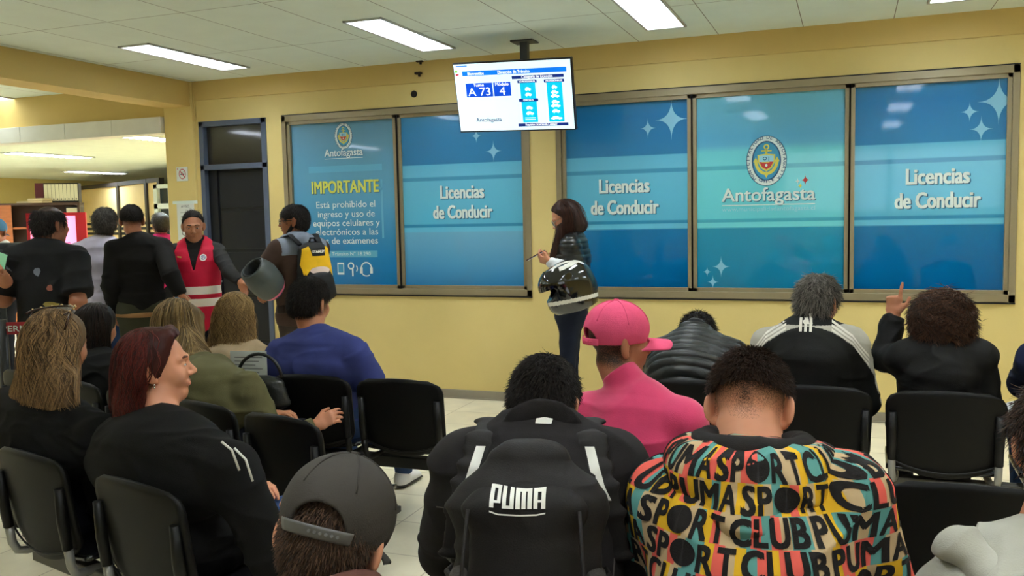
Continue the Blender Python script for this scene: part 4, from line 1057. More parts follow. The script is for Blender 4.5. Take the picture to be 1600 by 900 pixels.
def make_bench(name, x, y, ang, n, label, pitch=0.51, first=0, group=None, posts='grey', beam=None, seats_at=None):
    """x,y = middle of the first backrest on the floor plan, seats run along +x turned by ang degrees"""
    root = empty(name, (x, y, 0), math.radians(ang)); tag(root, label, 'waiting bench', group)
    L = pitch*(n-1)
    MB().box((-0.24, 0.085, 0.335), (L+0.24, 0.145, 0.395), bevel=0.006).build('beam', beam or M_beam, root)
    for xx in ([0.26*0, L] if n > 1 else [0.0]):
        xx = xx+(0.25 if xx == 0 else -0.25) if n > 1 else xx
        m = MB().box((xx-0.025, 0.09, 0.03), (xx+0.025, 0.14, 0.34), bevel=0.005); m.tube([(xx, -0.12, 0.03), (xx, -0.05, 0.04), (xx, 0.28, 0.04), (xx, 0.36, 0.03)], 0.024, n=8); m.box((xx-0.03, -0.14, 0), (xx+0.03, -0.09, 0.03)).box((xx-0.03, 0.33, 0), (xx+0.03, 0.38, 0.03))
        m.build('leg', beam or M_beam, root)
    for k in range(n):
        xo = k*pitch
        b = mesh_obj('backrest', np.array(BACKG[0])+(xo, 0, 0), BACKG[1], M_shell, root, True)
        mb = MB(); mb.tube([np.array(back_fn(-1+2*i/20, 0.93))+(xo, -0.012, 0.0) for i in range(21)], 0.004, n=6); mb.build('rim', M_sleeve, b)
        mesh_obj('seat', np.array(SEATG[0])+(xo, 0, 0), SEATG[1], M_pan, root, True)
        for s in (-1, 1):
            m = MB(); xx = xo+s*(BW-0.032)
            m.tube([(xx, -0.022, 0.715), (xx, -0.016, 0.6), (xx, -0.004, 0.50)], [0.016, 0.019, 0.018], 0, 10)
            m.tube([(xx, -0.004, 0.505), (xx, 0.004, 0.44), (xx-s*0.004, 0.02, 0.405), (xx-s*0.012, 0.05, 0.398), (xx-s*0.02, 0.11, 0.396), (xx-s*0.02, 0.32, 0.405)], 0.0155, 1, 10)
            m.build('post', [M_sleeve, M_tubeg if posts == 'grey' else M_sleeve], root)
    return root
benchA = make_bench('waiting_bench', -3.08, 3.84, 0, 3, 'black three seat bench with the man in the blue T-shirt on it', posts='black', beam=M_beamk)
benchB = make_bench('waiting_bench', -0.66, 4.17, 0, 4, 'black bench nearest the wall at the right, grey haired man in the middle of it', pitch=0.525)
benchC = make_bench('waiting_bench', -0.74, 2.78, 0, 3, 'black bench under the man in pink, its right seat empty', pitch=0.535)
benchD = make_bench('waiting_bench', -0.65, 1.70, 0, 3, 'black bench hidden under the men with backpack and printed hoodie', pitch=0.50)
benchE = make_bench('waiting_bench', -0.80, 0.98, 0, 2, 'black bench out of the picture under the man in the grey cap', pitch=0.53)
A = math.radians(-15); 
benchF = make_bench('waiting_bench', -2.04-0.66*math.cos(A), 2.10-0.66*math.sin(A), -15, 2, 'black bench with grey tubes at the lower left, two women on it', pitch=0.66)
benchG = make_bench('waiting_bench', -2.15-2.12*math.cos(A), 3.0-2.12*math.sin(A), -15, 5, 'black bench behind the red haired woman, its right seat empty', posts='black', beam=M_beamk, pitch=0.53)
# ------------------------------------------------------------------ the people
SK = skin_mat('skin_warm', (190, 130, 98)); SK2 = skin_mat('skin_tan', (168, 112, 84)); SK3 = skin_mat('skin_fair', (214, 152, 120)); SK4 = skin_mat('skin_olive', (178, 124, 92), (24, 20, 18))
H_blk = hair_mat('hair_black', (12, 10, 9), (46, 36, 30)); H_brn = hair_mat('hair_brown', (26, 17, 12), (70, 46, 30)); H_gry = hair_mat('hair_grey', (46, 42, 38), (150, 144, 134)); H_bld = hair_mat('hair_blond', (98, 72, 42), (214, 178, 118))
H_dkb = hair_mat('hair_dark_blond', (60, 44, 30), (184, 146, 100)); H_red = hair_mat('hair_red', (34, 9, 7), (112, 32, 20), 0.55, 0.35); H_dk = hair_mat('hair_dark', (14, 10, 8), (52, 32, 22)); H_lng = hair_mat('hair_long_brown', (24, 14, 10), (88, 48, 30)); H_slt = hair_mat('hair_salt', (38, 36, 33), (122, 116, 108)); H_str = hair_mat('hair_streaked', (40, 36, 32), (176, 166, 148))
K_blk = cloth('black_cloth', (12, 12, 13)); K_blk2 = cloth('black_knit', (13, 12, 12)); K_jean = cloth('blue_denim', (44, 66, 104)); K_jeandk = cloth('dark_jeans', (18, 20, 30)); K_grytr = cloth('grey_trousers', (70, 72, 76)); K_brntr = cloth('olive_trousers', (58, 58, 42))
K_den = cloth('black_denim', (34, 31, 32), var=0.22); K_sole = mat('shoe_sole', (220, 218, 210), 0.6); K_shoe = mat('dark_shoe', (30, 30, 32), 0.5); K_shoew = mat('white_shoe', (206, 204, 200), 0.5, var=0.1)

def onplane(base, yaw, px, py, yl):
    a = local(base, yaw, atd(px, py, 1.0)); b = local(base, yaw, atd(px, py, 2.0)); t = (yl-a[1])/(b[1]-a[1]); return a+(b-a)*t
def sit_px(base, yaw, xl, xr, ysh, hx, hy, bow=0.0, lean=-0.02, belly=1.0, hdy=0.0, yadd=0.0):
    y0 = 0.185+lean+bow*0.8+yadd; a = onplane(base, yaw, xl, ysh, y0); b = onplane(base, yaw, xr, ysh, y0)
    half = (b[0]-a[0])/2; cx = (a[0]+b[0])/2; sh = (a[2]+b[2])/2+0.03; w = (half-0.062)/0.185
    J = sit_joints(w, sh, 1.2, lean, bow, belly)
    tilt = (b[2]-a[2])/2 if yaw == 0 else 0.0
    S = []
    for i, s in enumerate(J['S']):
        f = 1.0 if i > 0 else 0.8; S.append((s[0]+cx*f, s[1]+yadd*f, s[2], s[3], s[4]))
    J['S'] = S
    for k in ('neck', 'shL', 'shR', 'elL', 'elR'): J[k] = J[k]+vec(cx, yadd, 0)
    J['shL'][2] -= tilt; J['shR'][2] += tilt
    for k in ('hipL', 'hipR', 'kneeL', 'kneeR', 'ankL', 'ankR'): J[k] = J[k]+vec(cx*0.8, yadd*0.6, 0)
    J['head'] = onplane(base, yaw, hx, hy, J['head'][1]+hdy+yadd)
    J['neck'][0] += (J['head'][0]-cx)*0.25
    return J
def nape_fade(hi, lo, amp=1.0):
    """stubble from the nape up: 0 below lo, full above hi (head frame z), only behind the ears' front"""
    def f(L):
        z = L[:, 2]-0.35*np.maximum(0, L[:, 1]); return np.clip((z-lo)/(hi-lo), 0, 1)*amp*(L[:, 1] < 0.05)
    return f

# -- man in the blue T-shirt, on the bench in front of the wall
b = (-2.57, 3.84, 0); J = sit_px(b, 0, 424, 568, 548, 485, 474, lean=-0.03, belly=1.1)
J['elR'] = J['shR']+vec(0.08, 0.1, -0.26); J['wrR'] = vec(0.16, 0.42, 0.62); J['ankR'] = vec(0.09, 0.80, 0.09); J['kneeR'] = vec(0.17, 0.58, 0.50)
p = person('man in a royal blue T-shirt with short black hair, seated, seen from behind', b, 0, J, SK, (-4, 6, 2), hs=1.1, stub=nape_fade(0.0, -0.06), arms=1.2, neckr=0.066)
top(p, 't_shirt', cloth('blue_tee', (58, 66, 124)), sleeve=0.36, wr=0.010, wf=(5, 5, 14), arm=(0.075, 0.072, 0.05), collar=(0.005, 0.07), seed=3, hem=0.50)
hair(p, H_blk, th=0.008, n=5200, ln=0.024, z0=-0.006, slope=0.62, seed=2, lift=0.12)
trousers(p, K_jean); shoes(p, K_shoew, K_shoe)

# -- woman in a beige top
b = (-3.08, 3.84, 0); J = sit_px(b, 0, 312, 430, 562, 371, 494, lean=-0.02, belly=0.95)
p = person('woman in a beige knit top with wavy blond hair, seated near the dark door', b, 0, J, SK3, (8, 10, 0), stub=None)
top(p, 'knit_top', cloth('beige_knit', (196, 172, 138)), sleeve=1, wr=0.006, seed=5, hem=0.52, arm=(0.06, 0.052, 0.042))
h = J['head']; long_hair(p, H_bld, r0=0.0015, prims=[ec(h+vec(0, -0.03, -0.02), h+vec(0.0, -0.07, -0.19), (0.105, 0.085), (0.15, 0.055), k=0.03), ec(h+vec(0, -0.07, -0.17), h+vec(0.01, -0.08, -0.25), (0.14, 0.055), (0.115, 0.04), k=0.03)], n=5500, ln=0.34, seed=3, wave=0.026, wfreq=20, jit=0.08)
trousers(p, K_jeandk); shoes(p, K_shoe, K_shoe)

# -- woman in an olive jacket
b = (-2.66, 3.137, 0); J = sit_px(b, -15, 262, 402, 604, 280, 508, bow=0.10, lean=-0.02)
J['elR'] = J['shR']+vec(0.045, 0.12, -0.27); J['wrR'] = vec(0.16, 0.5, 0.62)
p = person('woman in an olive green jacket leaning forward, long fair hair swept to one side', b, -15, J, SK, (14, 28, -14))
top(p, 'jacket', cloth('olive_cloth', (96, 92, 62)), wr=0.013, wf=(6, 6, 13), seed=9, hem=0.5, arm=(0.072, 0.066, 0.05), collar=(0.02, 0.075), t=0.02)
h = J['head']; long_hair(p, hair_mat('hair_ash', (84, 66, 40), (186, 154, 102)), [ec(h+vec(-0.02, -0.02, -0.02), h+vec(-0.015, -0.03, -0.12), (0.10, 0.10), (0.075, 0.07), k=0.03), ec(h+vec(-0.01, 0.02, -0.12), h+vec(0.035, 0.07, -0.34), (0.06, 0.06), (0.035, 0.04), k=0.03), ec(h+vec(0.03, -0.02, -0.03), h+vec(0.07, -0.01, -0.16), (0.07, 0.07), (0.06, 0.05), k=0.03)]+[ec(J['neck']+vec(0.0, -0.02, -0.03), h+vec(0.0, -0.02, -0.03), (0.09, 0.086), (0.09, 0.09), k=0.03), ec(h+vec(-0.01, -0.04, -0.04), h+vec(-0.01, -0.05, -0.2), (0.115, 0.08), (0.10, 0.05), k=0.03)]+xf(p.hf, [ec((s_*0.066, 0.03, 0.06), (s_*0.07, 0.055, -0.13), (0.034, 0.075), (0.034, 0.06), k=0.03) for s_ in (-1, 1)]), face=False, n=2200, ln=0.30, seed=4, wave=0.002, jit=0.06)
trousers(p, K_jeandk); shoes(p, K_shoe, K_shoe)

# -- dark haired woman, and one with streaked hair, farther along that bench
b = (-3.685, 3.41, 0); J = sit_px(b, -15, 100, 208, 590, 152, 512, lean=0.0)
p = person('woman with long dark brown hair in black, between the two blond women', b, -15, J, SK, (10, 10, 0), res=0.008)
top(p, 'jacket', K_blk, wr=0.008, hem=0.5)
h = J['head']; long_hair(p, H_dk, [ec(h+vec(0, -0.03, -0.02), h+vec(0, -0.05, -0.22), (0.10, 0.09), (0.115, 0.06), k=0.03), ec(h+vec(0, -0.05, -0.2), h+vec(0.01, -0.06, -0.36), (0.11, 0.055), (0.085, 0.04), k=0.03)], n=800, ln=0.42, seed=8, wave=0.003)
trousers(p, K_jeandk)
b = (-4.2, 3.55, 0); J = sit_px(b, -15, 40, 150, 600, 98, 516, lean=0.0)
p = person('woman with grey streaked hair, mostly hidden behind the woman with sunglasses on her head', b, -15, J, SK3, (0, 10, 0), res=0.009)
top(p, 'jacket', cloth('dark_teal', (30, 40, 44)), wr=0.008, hem=0.5, res=0.009)
h = J['head']; long_hair(p, H_str, [ec(h+vec(0, -0.03, -0.02), h+vec(0, -0.04, -0.18), (0.095, 0.09), (0.10, 0.06), k=0.03)], n=700, ln=0.3, seed=18, wave=0.005)
trousers(p, K_jeandk)

# -- red haired woman in profile
b = (-2.04, 2.10, 0); J = sit_px(b, -15, 152, 378, 706, 246, 574, bow=0.05, lean=-0.02, belly=1.15, hdy=-0.02)
J['elR'] = J['shR']+vec(0.10, 0.07, -0.30); J['wrR'] = vec(0.22, 0.40, 0.60)
p = person('woman with dark red hair and earring in profile, black cardigan, looking to the right', b, -15, J, SK3, (-36, -4, 0), hs=1.06, res=0.0045, face=dict(nose=1.0, jaw=1.1, cheek=1.15), neckr=0.062, arms=1.1)
top(p, 'cardigan', K_blk2, wr=0.010, wf=(6, 6, 12), seed=11, hem=0.5, t=0.022, extra=[el((J['S'][0][0], J['S'][0][1], 0.52), (0.245, 0.20, 0.12), k=0.05), ec(J['hipR'], J['hipR']+(J['kneeR']-J['hipR'])*0.35, 0.125, 0.115, k=0.04)], arm=(0.082, 0.076, 0.055), sleeve=1)
h = J['head']; fr = p.hf
face_line = lambda z: np.interp(z, [-0.2, -0.10, -0.05, -0.02, 0.05, 0.10], [-0.05, -0.045, -0.035, 0.012, 0.046, 0.066])
long_hair(p, H_red, xf(fr, [ec((0.0, -0.05, 0.0), (0, -0.085, -0.12), (0.094, 0.075), (0.092, 0.055), k=0.03), ec((0, -0.085, -0.1), (0.0, -0.10, -0.22), (0.09, 0.055), (0.06, 0.035), k=0.03), ec((-0.06, -0.02, 0.0), (-0.068, -0.03, -0.12), (0.03, 0.06), (0.026, 0.05), k=0.03), ec((0.05, 0.05, 0.075), (0.078, 0.058, 0.0), (0.016, 0.02), (0.006, 0.012), k=0.012),
     ec((0.04, 0.045, 0.10), (-0.05, 0.05, 0.10), (0.03, 0.03), (0.03, 0.03), k=0.02)]), r0=0.0016, n=4500, ln=0.25, seed=6, wave=0.008, wfreq=15, jit=0.16, lift=0.0,
     cutf=lambda L: np.minimum(L[..., 1]-face_line(L[..., 2]), 0.098-L[..., 2]), guard=lambda L: (L[:, 1] > face_line(L[:, 2])+0.004) & (L[:, 2] < 0.092) & (L[:, 2] > -0.2), face=False, shade=0.25)
eyes(p, brow=(104, 66, 50)); lips(p, mat('lip_rose', (168, 92, 84), 0.4))
sdf_obj('earring', xf(fr, [el((0.086, -0.010, -0.044), 0.0042, k=0.001), el((0.087, -0.010, -0.052), 0.003, k=0.001)]), 0.0012, mat('silver', (200, 200, 196), 0.2, metal=1), p.obj, pad=0.004)
for a_ in (((346, 690), (362, 703), (374, 735)), ((366, 700), (384, 718), (395, 752))):
    MB().tube([local(b, -15, atd(x_, y_, 2.62)) for x_, y_ in a_], 0.0035, n=6).build('drawstring', K_sole, p.obj)
trousers(p, K_jean); shoes(p, K_shoe, K_shoe)

# -- woman with sunglasses pushed up in her hair
b = (-2.677, 2.27, 0); J = sit_px(b, -15, -40, 172, 660, 92, 540, lean=-0.01, belly=1.1)
p = person('woman with long dark blond hair and sunglasses on her head, at the lower left', b, -15, J, SK, (12, 8, 0), hs=1.04)
top(p, 'sweater', K_blk, wr=0.009, seed=21, hem=0.5, t=0.02, arm=(0.078, 0.072, 0.055))
h = J['head']; long_hair(p, H_dkb, r0=0.0015, prims=[ec(h+vec(0, -0.03, 0), h+vec(-0.005, -0.075, -0.18), (0.115, 0.09), (0.18, 0.06), k=0.03), ec(h+vec(0, -0.075, -0.16), h+vec(0.04, -0.09, -0.26), (0.18, 0.06), (0.16, 0.035), k=0.03), ec(h+vec(-0.08, -0.07, -0.16), h+vec(-0.075, -0.10, -0.36), (0.05, 0.04), (0.018, 0.018), k=0.02),
     ec(h+vec(0.1, -0.07, -0.18), h+vec(0.17, -0.07, -0.28), (0.05, 0.03), (0.02, 0.02), k=0.02)], n=10000, ln=0.40, seed=13, wave=0.018, wfreq=15, jit=0.05, steps=14)
sg = MB(); fr = p.hf
pts = [fr.p((0.098*math.cos(t), 0.02-0.02*math.cos(2*t)+0.085*math.sin(t)*0.6-0.06, 0.118+0.03*math.sin(t))) for t in np.linspace(-0.15, math.pi+0.15, 25)]
sg.tube(pts, 0.004, n=6)
for s in (-1, 1): sg.tube([fr.p((s*0.097, -0.04, 0.118)), fr.p((s*0.10, -0.055, 0.09)), fr.p((s*0.098, -0.06, 0.06))], 0.0035, n=6)
for k in range(9):
    t = 0.2+k*0.34; q = fr.p((0.100*math.cos(t), -0.035-0.02*math.cos(2*t)+0.051*math.sin(t), 0.122+0.03*math.sin(t))); sg.box(q-0.004, q+0.004, bevel=0.002, mi=1)
sg.build('sunglasses', [mat('tortoise', (60, 36, 26), 0.25), mat('gold_studs', (214, 180, 130), 0.25, metal=0.6)], p.obj)
trousers(p, K_jeandk); shoes(p, K_shoe, K_shoe)
# -- man bent forward in a black puffer jacket
b = (-0.66, 4.17, 0); J = sit_px(b, 0, 1010, 1160, 556, 1090, 528, bow=0.22, lean=0.0)
p = person('man bent forward in a black quilted puffer jacket, head almost hidden', b, 0, J, SK, (0, 48, 0), res=0.008)
q = J['S']; up = vec(q[4][0], q[4][1], q[4][2])
top(p, 'puffer_jacket', mat('puffer_black', (20, 25, 25), 0.45, 0.5, bump=0.2, bscale=120, var=0.1), wr=0.004, seed=4, hem=0.5, t=0.03, arm=(0.082, 0.078, 0.06), collar=(0.06, 0.085), quilt=(0.05, 0.012, lambda V: 0.8*V[:, 2]+0.75*V[:, 1]),
    extra=[el((q[3][0], q[3][1]-0.02, q[3][2]+0.02), (0.17, 0.12, 0.12), k=0.05)], res=0.006)
hair(p, H_blk, th=0.012, n=2500, ln=0.035, seed=5, z0=-0.03)
trousers(p, K_jeandk); shoes(p, K_shoe, K_shoe)

# -- grey haired man in the black and grey track jacket
b = (-0.135, 4.17, 0); J = sit_px(b, 0, 1180, 1352, 538, 1279, 472, bow=0.02, lean=-0.02, belly=1.1)
p = person('grey haired man in a black track jacket with light grey yoke, seated by the wall', b, 0, J, SK, (-24, 4, 2), hs=1.0)
zy = onplane(b, 0, 1270, 512, 0.08)[2]; cxx = J['S'][4][0]
K_yoke = cloth('grey_yoke', (176, 172, 158)); K_trk = cloth('track_black', (12, 13, 13), rough=0.7)
def yoke(C):
    x = np.abs(C[:, 0]-cxx); return ((C[:, 2] > zy-0.09*(x/0.2)**2-0.10*np.maximum(0, x-0.2)*6) & (C[:, 2] < J['neck'][2]+0.012)).astype(int)
tj = top(p, 'track_jacket', [K_trk, K_yoke], wr=0.007, wf=(5, 5, 13), seed=14, hem=0.5, t=0.018, arm=(0.076, 0.074, 0.055), collar=(0.045, 0.074), matf=yoke, res=0.0055)
K_str = cloth('white_stripe', (226, 222, 210))
def decal(polys, tgt, m, parent, name, base, yaw, o, ux=(1, 0, 0), uy=(0, 0, 1), lift=0.002, cell=0.012):
    V, F = [], []
    tree = BVHTree.FromPolygons([v.co[:] for v in tgt.data.vertices], [q.vertices[:] for q in tgt.data.polygons])
    for pts in polys:
        if isinstance(pts, tuple): V2, FF = np.array(pts[0], float), pts[1]
        else: V2, FF = np.array(pts, float), [list(range(len(pts)))]
        P, T = project(V2, FF, tree, o, ux, uy, lift, cell)
        k = len(V); V += list(P); F += [[k+i for i in t] for t in T]
    return mesh_obj(name, V, F, m, parent, True) if F else None
n = J['neck']
decal([[(dx, -0.012), (dx+0.012, -0.012), (dx+0.012, 0.045), (dx, 0.045)] for dx in (-0.03, -0.008, 0.014)], tj, K_str, tj, 'collar_stripes', b, 0, (cxx-0.01, -0.2, n[2]))
lg = []
for i, (w0, hgt) in enumerate(((0, 0.018), (0.014, 0.032), (0.028, 0.048))): lg.append([(w0, 0), (w0+0.010, 0), (w0+0.002, hgt), (w0-0.008, hgt-0.005)])
decal(lg, tj, K_str, tj, 'chest_mark', b, 0, (cxx-0.02, -0.2, zy+0.012))
for s in (-1, 1):
    for k in range(3):
        o_ = 0.017*k; q = [(0.10, 0.085-o_), (0.10, 0.095-o_), (0.19, 0.035-o_), (0.26, -0.06-o_*1.2), (0.262, -0.075-o_*1.2), (0.19, 0.025-o_)][::-1]
        decal([[(-x if s < 0 else x, z) for x, z in (q if s > 0 else q[::-1])]], tj, K_str, tj, 'shoulder_stripe', b, 0, (cxx, -0.25, J['S'][4][2]))
sdf_obj('sleeve_stripe', [ec(J['shR']+vec(0.072, -0.01, -0.02), J['elR']+vec(0.07, -0.01, 0), (0.007, 0.014), (0.007, 0.014), k=0.002)], 0.004, K_str, tj)
hair(p, H_gry, th=0.009, n=5200, ln=0.042, z0=-0.052, slope=0.75, seed=7, lift=0.15, jit=0.4)
trousers(p, K_jeandk); shoes(p, K_shoe, K_shoe)

# -- woman pointing with a raised finger
b = (0.39, 4.17, 0); J = sit_px(b, 0, 1390, 1552, 560, 1472, 504, bow=0.0, lean=-0.02)
J['elL'] = onplane(b, 0, 1383, 562, 0.30); J['wrL'] = onplane(b, 0, 1396, 494, 0.36); J['elR'] = J['shR']+vec(0.055, 0.04, -0.26)
p = person('woman in a black jacket with short curly dark hair raising one finger', b, 0, J, SK, (-6, 6, 0), res=0.0045,
           hands=[('L', (0.02, 0.05, 1), (0.55, 0.8, 0), (0.05, 1.35, 1.45, 1.5), 0.45)])
top(p, 'jacket', cloth('jacket_black', (11, 11, 12), rough=0.7), wr=0.010, wf=(8, 8, 12), seed=6, hem=0.5, t=0.02, arm=(0.070, 0.064, 0.048), extra=[ec(J['shR']+vec(-0.03, 0, 0.03), J['shR']+vec(0.02, 0, 0.015), 0.055, k=0.02), ec(J['shL']+vec(0.0, 0, 0.03), J['shL']+vec(0.04, 0, 0.02), 0.055, k=0.02)], res=0.006)
h = J['head']
hair(p, hair_mat('hair_curly', (14, 8, 6), (96, 62, 42)), th=0.018, full=True, n=6500, ln=0.06, steps=9, z0=-0.115, slope=0.75, lump=0.016, seed=12, lift=0.03, jit=0.2, wave=0.014, r0=0.0016, down=0.6,
     extra=[el((0.0, -0.03, 0.035), (0.108, 0.115, 0.098), k=0.03), el((0.005, -0.045, -0.035), (0.098, 0.085, 0.07), k=0.03)])
trousers(p, K_jeandk); shoes(p, K_shoe, K_shoe)

# -- person at the right edge, one leg crossed
b = (0.92, 4.17, 0); J = sit_px(b, 0, 1592, 1790, 560, 1695, 470)
J['elL'] = onplane(b, 0, 1600, 600, 0.30); J['wrL'] = J['elL']+vec(0.16, 0.16, -0.02); J['kneeR'] = vec(0.22, 0.55, 0.62); J['ankR'] = onplane(b, 0, 1592, 648, 0.66); J['footR'] = vec(-1, 0.1, 0.05)
p = person('person in navy at the right edge with one white shoe resting on a knee', b, 0, J, SK, (0, 10, 0), res=0.008)
top(p, 'jacket', cloth('navy_cloth', (28, 36, 66)), wr=0.008, hem=0.5, arm=(0.07, 0.066, 0.05), res=0.008)
trousers(p, cloth('navy_denim', (34, 56, 92))); hair(p, H_blk, n=900, seed=9)
a = J['ankR']; P = [ec(a+vec(0.03, 0, 0), a+vec(-0.10, 0, 0.0), (0.05, 0.05), (0.045, 0.04), k=0.03), ec(a+vec(0.02, 0, 0.03), a+vec(-0.02, 0, 0.02), 0.045, k=0.02)]
sh = sdf_obj('shoe', P, 0.006, mat('trainer_white', (214, 216, 216), 0.45, var=0.05), p.obj)
sdf_obj('sole', [ec(a+vec(0.03, -0.01, -0.055), a+vec(-0.125, -0.01, -0.045), (0.045, 0.012), (0.038, 0.012), R=(0, 1, 0), k=0.01)], 0.005, K_shoe, sh)

# -- man in the pink cap and fleece
b = (-0.72, 2.78, 0); J = sit_px(b, -6, 896, 1094, 655, 967, 536, bow=0.0, lean=-0.02, belly=1.1)
J['elR'] = J['shR']+vec(0.055, 0.10, -0.28); J['wrR'] = vec(0.12, 0.50, 0.62)
p = person('man in a pink baseball cap and pink fleece, seated, turned to the right', b, -6, J, SK2, (-44, 4, 0), res=0.005, hs=1.04, stub=lambda L: np.clip((0.02-L[:, 1])/0.05, 0, 1)*np.clip((L[:, 2]+0.085)/0.03, 0, 1)*0.9, neckr=0.06)
K_pink = cloth('pink_fleece', (206, 62, 104), sheen=0.3); K_pcap = cloth('pink_twill', (224, 84, 122))
top(p, 'fleece', K_pink, wr=0.007, wf=(5, 5, 10), seed=31, hem=0.5, t=0.018, arm=(0.078, 0.074, 0.055), collar=(0.085, 0.066), res=0.0055)
cap(p, K_pcap, tilt=-4, brim_ang=0, sz=1.0)
trousers(p, K_jeandk); shoes(p, K_shoe, K_shoe)

# -- man with the black backpack
YB = 14; b = (-0.66, 1.70, 0); JB = J = sit_px(b, YB, 690, 998, 726, 850, 634, bow=0.12, lean=0.0, belly=1.05, yadd=0.05)
J['elL'] = J['shL']+vec(-0.075, 0.10, -0.26); J['elR'] = J['shR']+vec(0.05, 0.12, -0.26); J['wrL'] = vec(-0.12, 0.60, 0.62); J['wrR'] = vec(0.1, 0.60, 0.62)
pB = p = person('man in a black denim jacket with head bowed, wearing a black backpack', b, YB, J, SK, (-6, 30, 4), res=0.0045, hs=0.98, stub=nape_fade(-0.03, -0.085, 0.95), neckr=0.064)
jk = top(p, 'denim_jacket', K_den, wr=0.011, wf=(6, 6, 11), seed=41, hem=0.5, t=0.02, arm=(0.084, 0.078, 0.056), res=0.0055)
n = J['neck']; hb = p.hf.p((0, -0.03, -0.05)); d = nrm(hb-n)
sdf_obj('collar', [ec(n-d*0.075, n-d*0.006, (0.104, 0.090), (0.077, 0.073), k=0.01, cap=0.008), ec(n-d*0.03, n+d*0.07, (0.064, 0.060), (0.063, 0.059), k=0.004, op='sub')], 0.0045, K_den, p.obj, wr=0.003)
hair(p, H_blk, th=0.007, n=6500, ln=0.026, z0=0.018, slope=0.72, seed=22, lift=0.12, jit=0.3, res=0.0045)
trousers(p, K_jeandk)
cx = J['S'][4][0]
K_stitch = cloth('stitching', (104, 98, 94))
def dash(x0, z0, x1, z1, n_, w=0.004):
    out = []
    for k in range(n_):
        t0, t1 = (k+0.1)/n_, (k+0.75)/n_; a = vec(x0+(x1-x0)*t0, z0+(z1-z0)*t0); c = vec(x0+(x1-x0)*t1, z0+(z1-z0)*t1); u = nrm(c-a); v = vec(-u[1], u[0])*w/2
        out.append([tuple(a-v), tuple(c-v), tuple(c+v), tuple(a+v)])
    return out
zs = J['S'][4][2]
for sgm in ((-0.25, -0.12, -0.10, -0.10), (0.12, -0.10, 0.25, -0.12), (0.19, -0.12, 0.17, -0.34), (-0.19, -0.12, -0.17, -0.34)):
    a_, c_ = vec(*sgm[:2]), vec(*sgm[2:]); u_ = nrm(c_-a_); v_ = vec(-u_[1], u_[0])*0.0016
    decal([[tuple(a_-v_), tuple(c_-v_), tuple(c_+v_), tuple(a_+v_)]], jk, K_stitch, jk, 'seam', b, 0, (cx, -0.35, zs))

# the backpack (worn, a thing of its own), built in the wearer's frame
K_pack = cloth('pack_nylon', (32, 29, 29), rough=0.65, var=0.15); K_pack2 = cloth('pack_panel', (26, 23, 23), rough=0.6, var=0.12); K_refl = mat('reflective_white', (236, 234, 226), 0.4); K_mesh = mat('mesh_pocket', (58, 54, 50), 0.8, bump=0.8, bscale=300, var=0.3)
bp = empty('backpack', b, math.radians(YB)); tag(bp, 'black backpack with white brand lettering on the back of the man in denim', 'backpack')
yb = J['S'][3][1]-0.15
tree0 = BVHTree.FromPolygons([v.co[:] for v in jk.data.vertices], [q.vertices[:] for q in jk.data.polygons])
zt = J['neck'][2]+0.05
def yback(z):
    z = min(z, J['neck'][2]-0.07)
    h_ = tree0.ray_cast(Vector((cx, -1.0, z)), Vector((0, 1, 0)), 2.0); return h_[0].y if h_[0] is not None else yb
def bk(u, v, dy=0.0):                                             # u across, v 0 top .. 1 bottom
    return vec(cx-0.005+u, yback(zt-0.47*v)-0.045+dy, zt-0.47*v)
P = [ec(bk(0, 0.13), bk(0, 0.34), (0.095, 0.045), (0.152, 0.07), k=0.05), ec(bk(0, 0.34), bk(0, 0.95), (0.155, 0.075), (0.168, 0.085), k=0.05)]
bo = sdf_obj('body', P, 0.005, K_pack, bp, wr=0.012, wf=(7, 7, 10), seed=51)
P = [ec(bk(0, 0.24, -0.045), bk(0, 0.32, -0.06), (0.095, 0.03), (0.118, 0.045), k=0.03), ec(bk(0, 0.32, -0.06), bk(0, 0.95, -0.06), (0.118, 0.048), (0.128, 0.055), k=0.03)]
fp = sdf_obj('front_pocket', P, 0.005, K_pack2, bp, wr=0.005, wf=(8, 8, 13), seed=52)
for s in (-1, 1):
    P = [ec(bk(s*0.145, 0.66, -0.005), bk(s*0.15, 0.95, -0.005), (0.028, 0.055), (0.034, 0.065), k=0.02)]
    pk = sdf_obj('side_pocket', P, 0.005, K_mesh, bp, wr=0.005, wf=(30, 30, 8), seed=60+s)
    MB().tube([bk(s*0.115, 0.655, -0.065), bk(s*0.155, 0.645, -0.05), bk(s*0.178, 0.64, 0.0), bk(s*0.17, 0.645, 0.04)], 0.007, n=8).build('elastic_hem', K_pack, pk)
    MB().tube([bk(s*0.118, 0.30, -0.10), bk(s*0.128, 0.6, -0.115), bk(s*0.134, 0.94, -0.12)], 0.004, n=6).build('piping', K_pack, fp)
def onback(x, z):
    h_ = tree0.ray_cast(Vector((x, -1.0, z)), Vector((0, 1, 0)), 2.0); return vec(x, h_[0].y-0.006, z) if h_[0] is not None else None
zr = J['S'][4][2]
